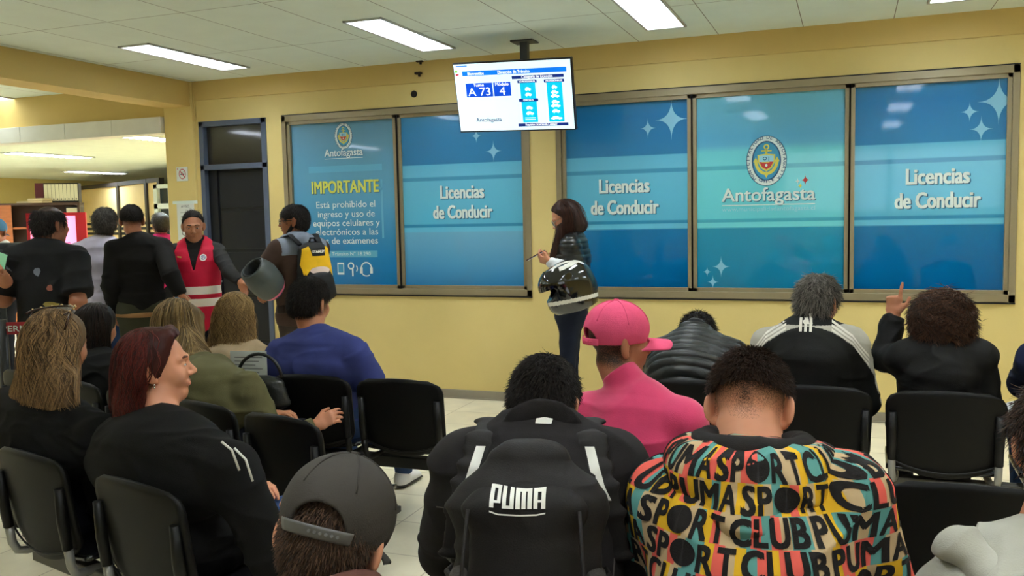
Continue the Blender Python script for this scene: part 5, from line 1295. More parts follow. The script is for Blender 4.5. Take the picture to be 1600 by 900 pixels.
for s in (-1, 1):
    pts = [q for q in (onback(cx+s*x, zr+z) for x, z in ((0.20, -0.30), (0.19, -0.2), (0.175, -0.10), (0.160, -0.04), (0.145, 0.0), (0.135, 0.03), (0.128, 0.05), (0.125, 0.062))) if q is not None]
    pts.append(pts[-1]+vec(0, 0.10, 0.012)); pts.append(pts[-1]+vec(0, 0.08, -0.05))
    so = sdf_obj('shoulder_strap', [ec(a_, c_, (0.030, 0.008), R=(1, 0, 0), k=0.012, cap=0.01) for a_, c_ in zip(pts, pts[1:])], 0.004, K_pack, bp)
    decal([[(s*0.128-0.011, 0.045), (s*0.128+0.011, 0.045), (s*0.150+0.012, -0.03), (s*0.166+0.012, -0.065), (s*0.166-0.012, -0.065), (s*0.150-0.012, -0.03)][::-1]], so, K_refl, so, 'reflective_strip', b, YB, (cx, -0.5, zr), lift=0.003)
def puma(h=1.0, w=1.0):
    """the blocky wordmark as rectangles, unit height"""
    R = []; t = 0.17*w
    def r(x0, y0, x1, y1): R.append([(x0, y0), (x1, y0), (x1, y1), (x0, y1)])
    x = 0; W = 0.62*w; g = 0.09*w
    r(x, 0, x+0.24*w, h); r(x+0.24*w, 0.86*h, x+W, h); r(x+0.42*w, 0.38*h, x+W, 0.86*h); r(x+0.24*w, 0.26*h, x+W, 0.38*h); x += W+g
    r(x, 0.0, x+0.22*w, h); r(x+0.42*w, 0.0, x+W+0.02*w, h); r(x+0.22*w, 0.0, x+0.42*w, 0.16*h); x += W+0.02*w+g
    r(x, 0, x+0.24*w, h); r(x+0.33*w, 0, x+0.55*w, 0.86*h); r(x+0.64*w, 0, x+0.88*w, h); r(x+0.24*w, 0.86*h, x+0.64*w, h); x += 0.88*w+g
    r(x, 0, x+0.22*w, h); r(x+0.42*w, 0, x+W+0.02*w, h); r(x+0.22*w, 0.84*h, x+0.42*w, h); r(x+0.22*w, 0.34*h, x+0.42*w, 0.46*h)
    return R, x+W+0.02*w
R, wd = puma()
sc_ = 0.118/wd; hh = 0.034
q = onplane(b, YB, 807, 784, yback(zt-0.25)-0.13)
decal([[(a*sc_-0.059, c*hh-hh/2) for a, c in r] for r in R]+[[(-0.059, -0.026), (-0.04, -0.0305), (0.04, -0.0305), (0.059, -0.027), (0.059, -0.024), (0.04, -0.0275), (-0.04, -0.0275), (-0.059, -0.023)]], fp, K_refl, fp, 'lettering', b, 0, (q[0], -0.5, q[2]), cell=0.006, lift=0.004)
decal([[(-0.02, -0.004), (0.018, -0.006), (0.02, 0.002), (0.0, 0.006), (-0.019, 0.004)]], jk, K_refl, bp, 'loop_tag', b, 0, (onplane(b, YB, 843, 678, yback(J['neck'][2]-0.08))[0], -0.5, onplane(b, YB, 843, 678, yback(J['neck'][2]-0.08))[2]), lift=0.004)
# -- man in the printed hoodie
b = (-0.15, 1.70, 0); J = sit_px(b, 0, 1004, 1366, 776, 1172, 641, bow=0.13, lean=0.0, belly=1.15, yadd=0.03)
J['elL'] = J['shL']+vec(-0.085, 0.08, -0.27); J['elR'] = J['shR']+vec(0.075, 0.08, -0.27); J['wrL'] = vec(-0.1, 0.60, 0.62); J['wrR'] = vec(0.1, 0.60, 0.62)
cx = J['S'][4][0]; zs = J['S'][4][2]
def fade(L):
    z = L[:, 2]; a = np.clip((z+0.022)/0.055, 0, 1); v = np.exp(-(L[:, 0]/0.022)**2)*np.clip((z+0.055)/0.05, 0, 1)*0.75*(L[:, 1] < 0)
    side = np.clip((np.abs(L[:, 0])-0.055)/0.02, 0, 1)*np.clip((z+0.03)/0.06, 0, 1)*0.5*(L[:, 1] < 0.06)
    return np.clip(np.maximum(np.maximum(a, v), side), 0, 1)
p = person('man with cropped hair and head bowed in a colourful printed hoodie', b, 0, J, SK3, (-2, 34, -1), res=0.0045, hs=1.08, stub=fade, neckr=0.075)
hair(p, H_brn, th=0.006, n=7000, ln=0.022, z0=0.036, slope=0.10, seed=33, lift=0.5, jit=0.3, res=0.0045, r0=0.0010, front=0.085)
# cloth: letters on coloured cells, a lattice of rows 6 cm apart
ROW = 0.061
def print_cloth():
    m = bpy.data.materials.new('printed_cotton'); m.use_nodes = True; n, l = nodes_of(m); bs = n['Principled BSDF']; bs.inputs['Roughness'].default_value = 0.85; bs.inputs['Specular IOR Level'].default_value = 0.2
    at = n.new('ShaderNodeAttribute'); at.attribute_name = 'pu'; av = n.new('ShaderNodeAttribute'); av.attribute_name = 'pv'
    def math_(op, a, b_=None):
        q = n.new('ShaderNodeMath'); q.operation = op
        for i, x in enumerate((a, b_)):
            if x is None: continue
            if isinstance(x, (int, float)): q.inputs[i].default_value = x
            else: l.new(x, q.inputs[i])
        return q.outputs[0]
    row = math_('FLOOR', math_('DIVIDE', av.outputs['Fac'], ROW)); col = math_('FLOOR', math_('DIVIDE', math_('ADD', at.outputs['Fac'], math_('MULTIPLY', row, 0.013)), 0.021))
    cb = n.new('ShaderNodeCombineXYZ'); l.new(row, cb.inputs[0]); l.new(col, cb.inputs[1])
    wn = n.new('ShaderNodeTexWhiteNoise'); wn.noise_dimensions = '2D'; l.new(cb.outputs[0], wn.inputs['Vector'])
    cr = n.new('ShaderNodeValToRGB'); cr.color_ramp.interpolation = 'CONSTANT'; l.new(wn.outputs['Value'], cr.inputs[0])
    cols = [(0, (96, 156, 150)), (0.28, (232, 100, 88)), (0.54, (200, 172, 132)), (0.78, (226, 176, 40))]
    e = cr.color_ramp.elements
    while len(e) > 1: e.remove(e[0])
    for i, (pz, c) in enumerate(cols):
        x = e[0] if i == 0 else e.new(pz); x.position = pz; x.color = (*lin(c), 1)
    l.new(cr.outputs[0], bs.inputs['Base Color']); return m
M_print = print_cloth(); K_ink = cloth('print_black', (34, 31, 31))
ax_y = J['S'][3][1]+0.06
def pu(Q): return np.arctan2(Q[:, 0]-cx, -(Q[:, 1]-ax_y))*0.22
def pv(Q): return Q[:, 2]+0.0
q3, q4 = J['S'][3], J['S'][4]
def hoodie():
    S = J['S']; S = [(S[0][0], S[0][1], 0.5, S[0][3], S[0][4])]+list(S[:-1]); P = chain(S, k=0.05, grow=0.026)
    for s in 'LR':
        sh, e, w = J['sh'+s], J['el'+s], J['wr'+s]
        P += [ec((sh[0]*0.3, sh[1], sh[2]+0.03), sh, 0.07, 0.088, k=0.04), ec(sh, e, 0.088, 0.084, k=0.04), ec(e, e+(w-e)*0.97, 0.082, 0.055, k=0.03, cap=0.01)]
    return sdf_obj('hoodie', P, 0.0055, M_print, p.obj, wr=0.011, wf=(6, 6, 9), seed=71, attr={'pu': pu, 'pv': pv})
hd = hoodie()
hb = p.hf.p((0, -0.03, -0.05)); nn = J['neck']
nk = J['neck']
def rim(t, r, z): return vec(nk[0]+r*1.12*math.sin(t), nk[1]-0.03-r*math.cos(t), nk[2]+z)
roll = [ec(rim(a, 0.125, 0.005-0.02*abs(a)/2), rim(c, 0.125, 0.005-0.02*abs(c)/2), 0.046, k=0.03) for a, c in zip(np.linspace(-2.1, 2.0, 10), np.linspace(-1.69, 2.41, 10))]
hc = vec(nk[0], nk[1]-0.15, nk[2]-0.03)
hood = sdf_obj('hood', roll+[ec(hc+vec(-0.10, 0.03, 0.0), hc+vec(0.0, -0.02, -0.075), (0.06, 0.05), (0.065, 0.05), R=(0, 1, 0), k=0.05), ec(hc+vec(0.10, 0.03, 0.0), hc+vec(0.0, -0.02, -0.075), (0.06, 0.05), (0.065, 0.05), R=(0, 1, 0), k=0.05),
      el(hc+vec(0, -0.02, -0.10), (0.075, 0.045, 0.05), k=0.04)], 0.005, M_print, p.obj, wr=0.013, wf=(10, 10, 14), seed=72, attr={'pu': pu, 'pv': pv})
ring = [rim(t, 0.100, 0.040-0.01*abs(t)) for t in np.linspace(-2.3, 2.3, 23)]
sdf_obj('hood_lining', [ec(a, c, 0.030, k=0.015) for a, c in zip(ring, ring[1:])], 0.005, K_ink, p.obj, wr=0.005, wf=(12, 12, 20))
trousers(p, K_jeandk)
# lettering pressed onto the cloth, row by row around the back and sleeves
GL = {}
def glyph(ch):
    if ch not in GL:
        V, F = text_mesh(ch, 1.0, 0.042 if ch not in 'MAR' else 0.034, 1.0)
        V[:, 0] -= V[:, 0].min(); GL[ch] = (V/np.array([1.0, 0.72]), F, V[:, 0].max())
    return GL[ch]
tr = {}
for o in (hd, hood): tr[o.name] = (o, BVHTree.FromPolygons([v.co[:] for v in o.data.vertices], [q.vertices[:] for q in o.data.polygons]))
def press(o, tree, keepf):
    V, F = [], []
    words = 'PUMA SPORT CLUB '
    for r in range(int((zs-0.45)/ROW), int((zs+0.13)/ROW)+1):
        u = -0.60+(r % 2)*0.155; i = (r % 3)*5
        while u < 0.60:
            ch = words[i % len(words)]; i += 1
            if ch == ' ': u += 0.006; continue
            g, gf, gw = glyph(ch); h = ROW*0.90
            wd = {'O': 0.062, 'M': 0.052, 'U': 0.042, 'C': 0.044, 'A': 0.040, 'S': 0.034, 'P': 0.034, 'R': 0.036, 'T': 0.036, 'L': 0.03, 'B': 0.036}.get(ch, 0.036)
            if ch == 'O': g = np.array([(0.5+0.5*math.cos(t), 0.5+0.5*math.sin(t)) for t in np.linspace(0, 2*math.pi, 28, endpoint=False)]); gf = [list(range(28))]; gw = 1.0
            bm = bmesh.new(); vs = [bm.verts.new((v[0]/gw*wd, v[1]*h, 0)) for v in g]
            for f_ in gf:
                try: bm.faces.new([vs[k] for k in f_])
                except ValueError: pass
            bmesh.ops.triangulate(bm, faces=bm.faces[:])
            for axn, L_ in ((0, wd), (1, h)):
                for k in range(1, 4):
                    co = (L_*k/4, 0, 0) if axn == 0 else (0, L_*k/4, 0); no = (1, 0, 0) if axn == 0 else (0, 1, 0)
                    bmesh.ops.bisect_plane(bm, geom=bm.verts[:]+bm.edges[:]+bm.faces[:], plane_co=co, plane_no=no)
            bmesh.ops.triangulate(bm, faces=bm.faces[:]); bm.verts.index_update()
            base_i = len(V); ok = []
            for v in bm.verts:
                a = (u+v.co.x)/0.22; z = r*ROW+0.003+v.co.y
                dirn = vec(math.sin(a), -math.cos(a), 0); c0 = vec(cx, ax_y, z)
                hit = tree.ray_cast(Vector(c0+dirn*0.7), Vector(-dirn), 0.68)
                if hit[0] is None or not keepf(np.array(hit[0])): ok.append(False); V.append(c0)
                else: ok.append(True); V.append(np.array(hit[0])+np.array(hit[1])*0.0018)
            for f_ in bm.faces:
                ii = [v.index for v in f_.verts]
                if all(ok[k] for k in ii):
                    w3 = [V[base_i+k] for k in ii]
                    if max(np.linalg.norm(w3[a_]-w3[b_]) for a_ in range(3) for b_ in range(a_)) < 0.06: F.append([base_i+k for k in ii])
            bm.free(); u += wd+0.004
    return mesh_obj('print', V, F, K_ink, o, True)
press(hd, tr[hd.name][1], lambda q: q[2] < zs+0.12); press(hood, tr[hood.name][1], lambda q: True)

# -- person in a grey hoodie at the lower right corner
b = (0.36, 1.55, 0); J = sit_px(b, 0, 1440, 1800, 940, 1662, 704, bow=0.12, lean=0.0, yadd=0.05)
p = person('person in a light grey hooded sweatshirt at the lower right corner', b, 0, J, SK3, (0, 25, 0), res=0.006, stub=None)
K_hood = cloth('grey_jersey', (172, 170, 158), var=0.08)
q4 = J['S'][4]; hc = vec(q4[0], q4[1]-0.06, q4[2]+0.03)
top(p, 'sweatshirt', K_hood, wr=0.016, wf=(8, 8, 12), seed=77, hem=0.5, t=0.022, arm=(0.082, 0.078, 0.055), res=0.006)
sdf_obj('hood', [ec(hc+vec(-0.13, 0.04, 0.045), hc+vec(-0.02, -0.02, -0.0), (0.045, 0.035), (0.055, 0.04), R=(0, 1, 0), k=0.03), ec(hc+vec(0.12, 0.05, 0.04), hc+vec(0, -0.02, -0.02), (0.05, 0.05), (0.07, 0.055), R=(0, 1, 0), k=0.03)], 0.005, K_hood, p.obj, wr=0.02, wf=(9, 9, 12), seed=78)
hair(p, H_brn, n=2500, seed=41, ln=0.04); trousers(p, K_jeandk)

# -- man in the dark grey cap, nearest the camera
b = (-0.82, 0.98, 0); J = sit_px(b, 12, 330, 700, 1040, 520, 846, bow=0.10, lean=0.0, yadd=0.03)
p = person('man in a dark grey snapback cap and brown jacket, nearest the camera', b, 12, J, SK3, (4, 22, 13), res=0.004, hs=1.08, neckr=0.068,
           stub=lambda L: np.clip((L[:, 2]+0.10)/0.06, 0, 1)*np.clip((0.04-L[:, 1])/0.03, 0, 1)*0.85)
K_bjk = cloth('brown_jacket', (92, 58, 50)); jb = top(p, 'jacket', K_bjk, wr=0.006, seed=81, hem=0.5, t=0.02, arm=(0.08, 0.075, 0.055), collar=(0.02, 0.095), res=0.006)
n = J['neck']; hb = p.hf.p((0, -0.03, -0.06)); d = nrm(hb-n)
cl_ = sdf_obj('collar', [ec(n-d*0.06, n+d*0.012, (0.120, 0.110), (0.104, 0.098), k=0.01, cap=0.008), ec(n+d*0.0, n+d*0.12, (0.094, 0.088), (0.098, 0.09), k=0.004, op='sub')], 0.005, K_bjk, p.obj, wr=0.003)
lp = [n+vec(0.0, -0.118, 0.0)+vec(-0.022+0.044*t, -0.004, 0.03*math.sin(math.pi*t)) for t in np.linspace(0, 1, 9)]
MB().tube(lp, 0.0035, n=6).build('hanger_loop', cloth('ochre_loop', (150, 110, 60)), jb)
hair(p, hair_mat('hair_short_brown', (30, 22, 17), (104, 76, 56)), th=0.003, n=9000, ln=0.016, z0=-0.055, slope=0.50, seed=43, lift=0.25, jit=0.3, res=0.0045, r0=0.0008, shade=0.4, down=0.7)
cap(p, cloth('charcoal_twill', (62, 58, 54)), tilt=-2, sz=1.055, strapm=mat('strap_plastic', (92, 92, 92), 0.4))
trousers(p, K_jeandk)
# ------------------------------------------------------------------ standing people
def stand_px(px, hx, hy, dep, yaw, w=1.0, belly=1.0, hdy=0.03):
    """a standing body under the head seen at (hx, hy) at the given distance along the view axis"""
    q = atd(hx, hy, dep); g = atd(px, hy, dep); base = (float(g[0]), float(g[1]), 0.0)
    J = stand_joints(float(q[2])+0.118, w, belly); c = local(base, yaw, q); J['head'] = vec(c[0], hdy, c[2]); return base, J
def L(base, yaw, px, py, dep): return local(base, yaw, atd(px, py, dep))

# -- man in the black T-shirt
b, J = stand_px(68, 80, 352, 6.0, 46, w=1.04, belly=1.4)
J['elR'] = L(b, 46, 122, 472, 5.95); J['wrR'] = J['elR']+vec(-0.05, 0.22, -0.08); J['elL'] = J['shL']+vec(-0.08, 0.02, -0.27); J['wrL'] = J['elL']+vec(0.05, 0.24, 0.02)
p = person('heavy balding man in a black T-shirt standing at the left, looking to the right', b, 46, J, SK2, (-54, 2, 0), hs=1.06, res=0.006, arms=1.3, stub=nape_fade(0.01, -0.06), neckr=0.068)
ts = top(p, 't_shirt', cloth('washed_black', (24, 24, 25), var=0.2), sleeve=0.42, wr=0.009, wf=(5, 5, 8), seed=91, hem=0.78, arm=(0.085, 0.085, 0.05), t=0.02)
hair(p, H_blk, th=0.008, n=3000, ln=0.035, z0=-0.03, seed=92, lift=0.15, grow=lambda L_: (L_[:, 2] < 0.10) & (L_[:, 1] < 0.05), cutf=lambda L_, c: np.maximum(c, np.maximum(L_[..., 2]-0.082+0.35*np.maximum(0, L_[..., 1]), L_[..., 1]-0.055)))
cxx = J['S'][3][0]; zz = J['S'][3][2]
rs = np.random.RandomState(4)
def blob(x, z, a, c, n_=11): return [(x+a*(0.6+0.5*rs.rand())*math.cos(t), z+c*(0.6+0.5*rs.rand())*math.sin(t)) for t in np.linspace(0, 2*math.pi, n_, endpoint=False)]
pr = lambda polys, m, nm: decal(polys, ts, m, ts, nm, b, 46, (cxx, -0.5, zz))
pr([blob(-0.05, 0.0, 0.02, 0.035)], cloth('print_fog', (116, 122, 132)), 'print'); pr([blob(0.02, -0.22, 0.055, 0.022), ], cloth('print_mustard', (150, 132, 70)), 'print')
pr([[(-0.045, -0.255), (0.085, -0.255), (0.08, -0.244), (-0.04, -0.244)]], cloth('print_ash', (150, 146, 130)), 'print'); pr([blob(0.02, -0.11, 0.02, 0.025)], cloth('print_rust', (140, 84, 70)), 'print')
trousers(p, K_jeandk); shoes(p, K_shoe, K_shoe)

# -- man in the white shirt
b, J = stand_px(156, 164, 350, 7.3, 44, w=1.0)
p = person('man with grey hair in a pale lilac shirt standing in the queue', b, 44, J, SK2, (-6, 0, 2), res=0.007, stub=nape_fade(0.0, -0.06))
top(p, 'shirt', cloth('lilac_shirt', (196, 190, 208)), wr=0.010, wf=(6, 6, 10), seed=95, hem=0.86, collar=(0.03, 0.066))
hair(p, H_slt, th=0.012, n=3500, ln=0.03, z0=-0.045, seed=96, lift=0.2)
trousers(p, K_jean); shoes(p, K_shoe, K_shoe)

# -- man in the black sweater
b, J = stand_px(215, 206, 345, 7.1, 40, w=0.98)
J['elR'] = L(b, 40, 266, 428, 6.95); J['wrR'] = L(b, 40, 282, 460, 6.95)
p = person('man with a close fade haircut in a black sweater and olive trousers', b, 40, J, SK, (2, -2, 0), res=0.006, hands=[('R', (0.4, 0.8, -0.35), (-0.5, 0.2, -0.6), (0.5, 0.6, 0.7, 0.8), 0.7)], stub=lambda Q: np.clip((Q[:, 2]+0.06)/0.10, 0, 0.8))
top(p, 'sweater', cloth('black_sweat', (17, 15, 14)), wr=0.008, wf=(5, 5, 9), seed=97, hem=0.91, arm=(0.074, 0.070, 0.05), collar=(0.0, 0.066))
hair(p, H_blk, th=0.004, n=4500, ln=0.012, z0=0.03, slope=0.25, seed=98, lift=0.5, r0=0.0009)
trousers(p, K_brntr); shoes(p, K_shoe, K_shoe)
sdf_obj('waistband', [ec((0, 0.0, 0.865), (0, 0.0, 0.885), (0.20, 0.15), k=0.01, cap=0.02)], 0.006, cloth('tan_shirt_hem', (150, 110, 70)), p.obj)
w = p.fr.p(J['wrR']); d = p.fr.d(nrm(vec(0.4, 0.8, -0.35)))
q = empty('identity_card', tuple(w+d*0.10+vec(-0.02, -0.05, 0.0)), math.radians(60)); tag(q, 'small white and blue card in the hand of the man in the black sweater', 'card')
MB().box((-0.043, -0.001, -0.027), (0.043, 0.001, 0.027), bevel=0.0006).build('card', mat('card_white', (220, 226, 230), 0.4), q); MB().box((-0.040, -0.0018, 0.006), (0.02, -0.001, 0.018)).build('stripe', mat('card_blue', (70, 130, 190), 0.4), q)

# -- guard in the red vest
b, J = stand_px(304, 303, 354, 7.35, 211, w=0.97)
yw = 211
J['elL'] = L(b, yw, 358, 424, 7.2); J['wrL'] = L(b, yw, 376, 441, 7.05); J['elR'] = L(b, yw, 268, 432, 7.3); J['wrR'] = L(b, yw, 282, 462, 7.2)
p = person('guard in a red vest with white reflective bands holding one arm out', b, yw, J, SK, (8, 10, 2), res=0.0045, hands=[('L', (-0.35, 0.45, -0.75), (0.5, 0.55, 0.1), (0.25, 0.35, 0.4, 0.5), 0.5)], face=dict(jaw=1.0, cheek=1.08))
K_ves = cloth('red_vest', (200, 22, 58), rough=0.6); K_band = mat('retro_band', (255, 246, 236), 0.35); K_gsh = cloth('guard_shirt', (40, 40, 40))
top(p, 'shirt', K_gsh, wr=0.006, seed=101, hem=0.86, collar=(0.03, 0.06), arm=(0.062, 0.056, 0.042))
S = J['S']; z1, z2 = L(b, yw, 304, 463, 7.2)[2], L(b, yw, 304, 447, 7.2)[2]
z3, z4 = L(b, yw, 304, 481, 7.2)[2], L(b, yw, 304, 468, 7.2)[2]; zb_ = L(b, yw, 304, 500, 7.2)[2]
vz = lambda C: np.where((np.abs(C[:, 2]-(z1+z2)/2) < 0.033) | (np.abs(C[:, 2]-(z3+z4)/2) < 0.033), 1, 0)
Sv = [(0, 0, zb_, 0.165, 0.125)]+[s for s in S if s[2] > zb_+0.02]
nk = J['neck']
vest = sdf_obj('vest', chain(Sv, k=0.04, grow=0.028)+[ec((s*0.05, -0.01, nk[2]-0.045), (s*0.150, -0.015, nk[2]-0.075), 0.062, 0.058, k=0.03) for s in (-1, 1)]+[ec((0, 0.02, nk[2]+0.02), (0, 0.16, nk[2]-0.20), (0.075, 0.1), (0.006, 0.1), R=(1, 0, 0), k=0.006, op='sub'), el((0, 0, nk[2]+0.03), (0.07, 0.09, 0.06), k=0.006, op='sub')]
   +[el((s*0.245, 0, nk[2]-0.16), (0.07, 0.2, 0.14), k=0.006, op='sub') for s in (-1, 1)], 0.005, [K_ves, K_band], p.obj, wr=0.005, wf=(5, 5, 8), seed=102, matf=vz)
bz = J['S'][3][2]+0.0
def vdec(polys, m, nm): return decal(polys, vest, m, vest, nm, b, yw, (0, 0.5, bz), ux=(-1, 0, 0))
ov = lambda x, z, a, c: [(x+a*math.cos(t), z+c*math.sin(t)) for t in np.linspace(0, 2*math.pi, 20, endpoint=False)]
vdec([ov(0.075, 0.04, 0.026, 0.028)], K_band, 'badge'); vdec([ov(0.075, 0.04, 0.017, 0.019)], cloth('badge_blue', (70, 100, 160)), 'badge_centre'); vdec([[(-0.13, 0.045), (-0.095, 0.04), (-0.095, 0.052), (-0.13, 0.057)]], cloth('tag_gold', (220, 190, 100)), 'name_tag')
hair(p, H_blk, th=0.003, n=3500, ln=0.05, steps=5, z0=0.034, slope=0.95, seed=104, lift=0.0, jit=0.1, dirf=lambda Q: p.hf.p((0, -0.13, 0.06))-Q, front=0.085)
sdf_obj('hair_bun', xf(p.hf, [el((0, -0.13, 0.05), (0.045, 0.04, 0.045))]), 0.006, H_blk, p.obj)
eyes(p); lips(p, mat('lip_brown', (140, 80, 72), 0.5))
hp = MB().tube([p.hf.p((0.083*math.cos(t), -0.01, 0.03+0.102*math.sin(t))) for t in np.linspace(0, math.pi, 17)], 0.004, n=6); hp.tube([p.hf.p((0.088, 0.0, -0.01)), p.hf.p((0.085, 0.05, -0.05)), p.hf.p((0.05, 0.095, -0.065))], 0.0025, n=6)
hp.build('headset', mat('headset_black', (20, 20, 24), 0.4), p.obj)
trousers(p, K_jeandk); shoes(p, K_shoe, K_shoe)

# -- man with the yellow backpack and a helmet on his arm
yw = 66
b, J = stand_px(464, 461, 346, 6.95, yw, w=1.0)
J['elL'] = L(b, yw, 415, 416, 6.8); J['wrL'] = L(b, yw, 410, 446, 6.8); J['elR'] = J['shR']+vec(0.02, 0.08, -0.27); J['wrR'] = J['elR']+vec(-0.1, 0.2, 0.0)
pY = p = person('bearded man with glasses and a brown jacket, a helmet over his forearm', b, yw, J, SK2, (46, 2, 0), res=0.005)
K_bro = cloth('brown_blouson', (72, 54, 46)); K_gh = cloth('grey_hood', (128, 136, 150))
zc = J['neck'][2]
top(p, 'jacket', [K_bro, K_gh], wr=0.009, wf=(6, 6, 9), seed=111, hem=0.80, t=0.024, arm=(0.078, 0.070, 0.056), matf=lambda C: ((C[:, 2] > zc-0.115+0.0*C[:, 0]) & (np.abs(C[:, 0]) < 0.2)).astype(int))
sdf_obj('hood', [ec((-0.09, 0.02, zc+0.0), (0, -0.085, zc-0.01), (0.05, 0.045), (0.065, 0.055), R=(0, 1, 0), k=0.03), ec((0.09, 0.02, zc), (0, -0.085, zc-0.01), (0.05, 0.045), (0.065, 0.055), R=(0, 1, 0), k=0.03), ec((0, -0.08, zc), (0, -0.10, zc-0.10), (0.11, 0.04), (0.06, 0.03), k=0.03)], 0.006, K_gh, p.obj, wr=0.006, wf=(12, 12, 14))
hair(p, H_blk, th=0.008, n=4500, ln=0.02, z0=-0.04, slope=0.80, seed=112, lift=0.25)
fr = p.hf
sdf_obj('beard', xf(fr, [ec((0, 0.02, -0.082), (0, 0.066, -0.104), (0.056, 0.036), (0.030, 0.022), k=0.02), ec((-0.066, -0.002, -0.03), (-0.05, 0.03, -0.085), 0.012, 0.018, k=0.02), ec((0.066, -0.002, -0.03), (0.05, 0.03, -0.085), 0.012, 0.018, k=0.02), ec((-0.02, 0.096, -0.046), (0.02, 0.096, -0.046), 0.006, k=0.01)]), 0.004, H_blk, p.obj, wr=0.003, wf=(40, 40, 40))
m = MB()
for s in (-1, 1):
    c = vec(s*0.033, 0.104, 0.0); m.tube([fr.p(c+vec(0.026*math.cos(t), -0.004*abs(math.cos(t)), 0.020*math.sin(t))) for t in np.linspace(0, 2*math.pi, 15)], 0.0025, n=5, cap=False); m.tube([fr.p((s*0.058, 0.10, 0.004)), fr.p((s*0.078, 0.05, 0.01)), fr.p((s*0.083, -0.02, 0.008))], 0.0025, n=5)
m.tube([fr.p((-0.008, 0.106, 0.003)), fr.p((0.008, 0.106, 0.003))], 0.002, n=5); m.build('eyeglasses', mat('frame_black', (20, 20, 22), 0.3), p.obj)
trousers(p, cloth('brown_trousers', (60, 50, 44))); shoes(p, K_shoe, K_shoe)
# backpack
bq = empty('backpack', b, math.radians(yw)); tag(bq, 'black and yellow backpack worn by the bearded man with glasses', 'backpack')
K_y = cloth('yellow_panel', (236, 184, 26), rough=0.6); K_kb = cloth('pack_black', (30, 30, 33), rough=0.6)
yb = -0.15; zt = zc-0.02
bd = sdf_obj('body', [ec((0, yb-0.06, zt-0.07), (0, yb-0.08, zt-0.38), (0.125, 0.075), (0.165, 0.10), k=0.03)], 0.006, K_kb, bq, wr=0.004)
fp = sdf_obj('front_pocket', [ec((0, yb-0.15, zt-0.27), (0, yb-0.16, zt-0.40), (0.11, 0.045), (0.13, 0.05), k=0.02)], 0.006, K_kb, bq, wr=0.004)
yp = [(-0.115, 0.0), (-0.07, 0.02), (-0.055, -0.055), (0.055, -0.055), (0.07, 0.02), (0.115, 0.0), (0.135, -0.12), (0.125, -0.22), (0.09, -0.17), (0.05, -0.14), (-0.05, -0.14), (-0.09, -0.17), (-0.125, -0.22), (-0.135, -0.12)][::-1]
def pk(polys, m, nm, tg=bd, lift=0.003): return decal(polys, tg, m, bd, nm, b, yw, (0, -0.6, zt-0.05), lift=lift)
pk([yp], K_y, 'yellow_panel'); pk([ov(0, -0.165, 0.085, 0.03)], mat('pale_reflector', (240, 214, 204), 0.4), 'reflector', lift=0.006)
TV_, TF_ = text_mesh('STANLEY', 0.026, 0.0012); pk([(TV_+np.array([0, -0.03]), TF_)], K_band, 'lettering', lift=0.005)
for s in (-1, 1): MB().tube([(s*0.085, yb-0.02, zt-0.02), (s*0.11, -0.08, zt+0.055), (s*0.125, 0.03, zt+0.03), (s*0.13, 0.10, zt-0.08), (s*0.14, 0.09, zt-0.22)], 0.028, n=10, flat=(1, 0.35)).build('shoulder_strap', K_kb, bq)
MB().tube([(-0.03, yb-0.06, zt-0.0), (-0.02, yb-0.06, zt+0.03), (0.02, yb-0.06, zt+0.03), (0.03, yb-0.06, zt-0.0)], 0.008, n=8).build('handle', K_kb, bq)

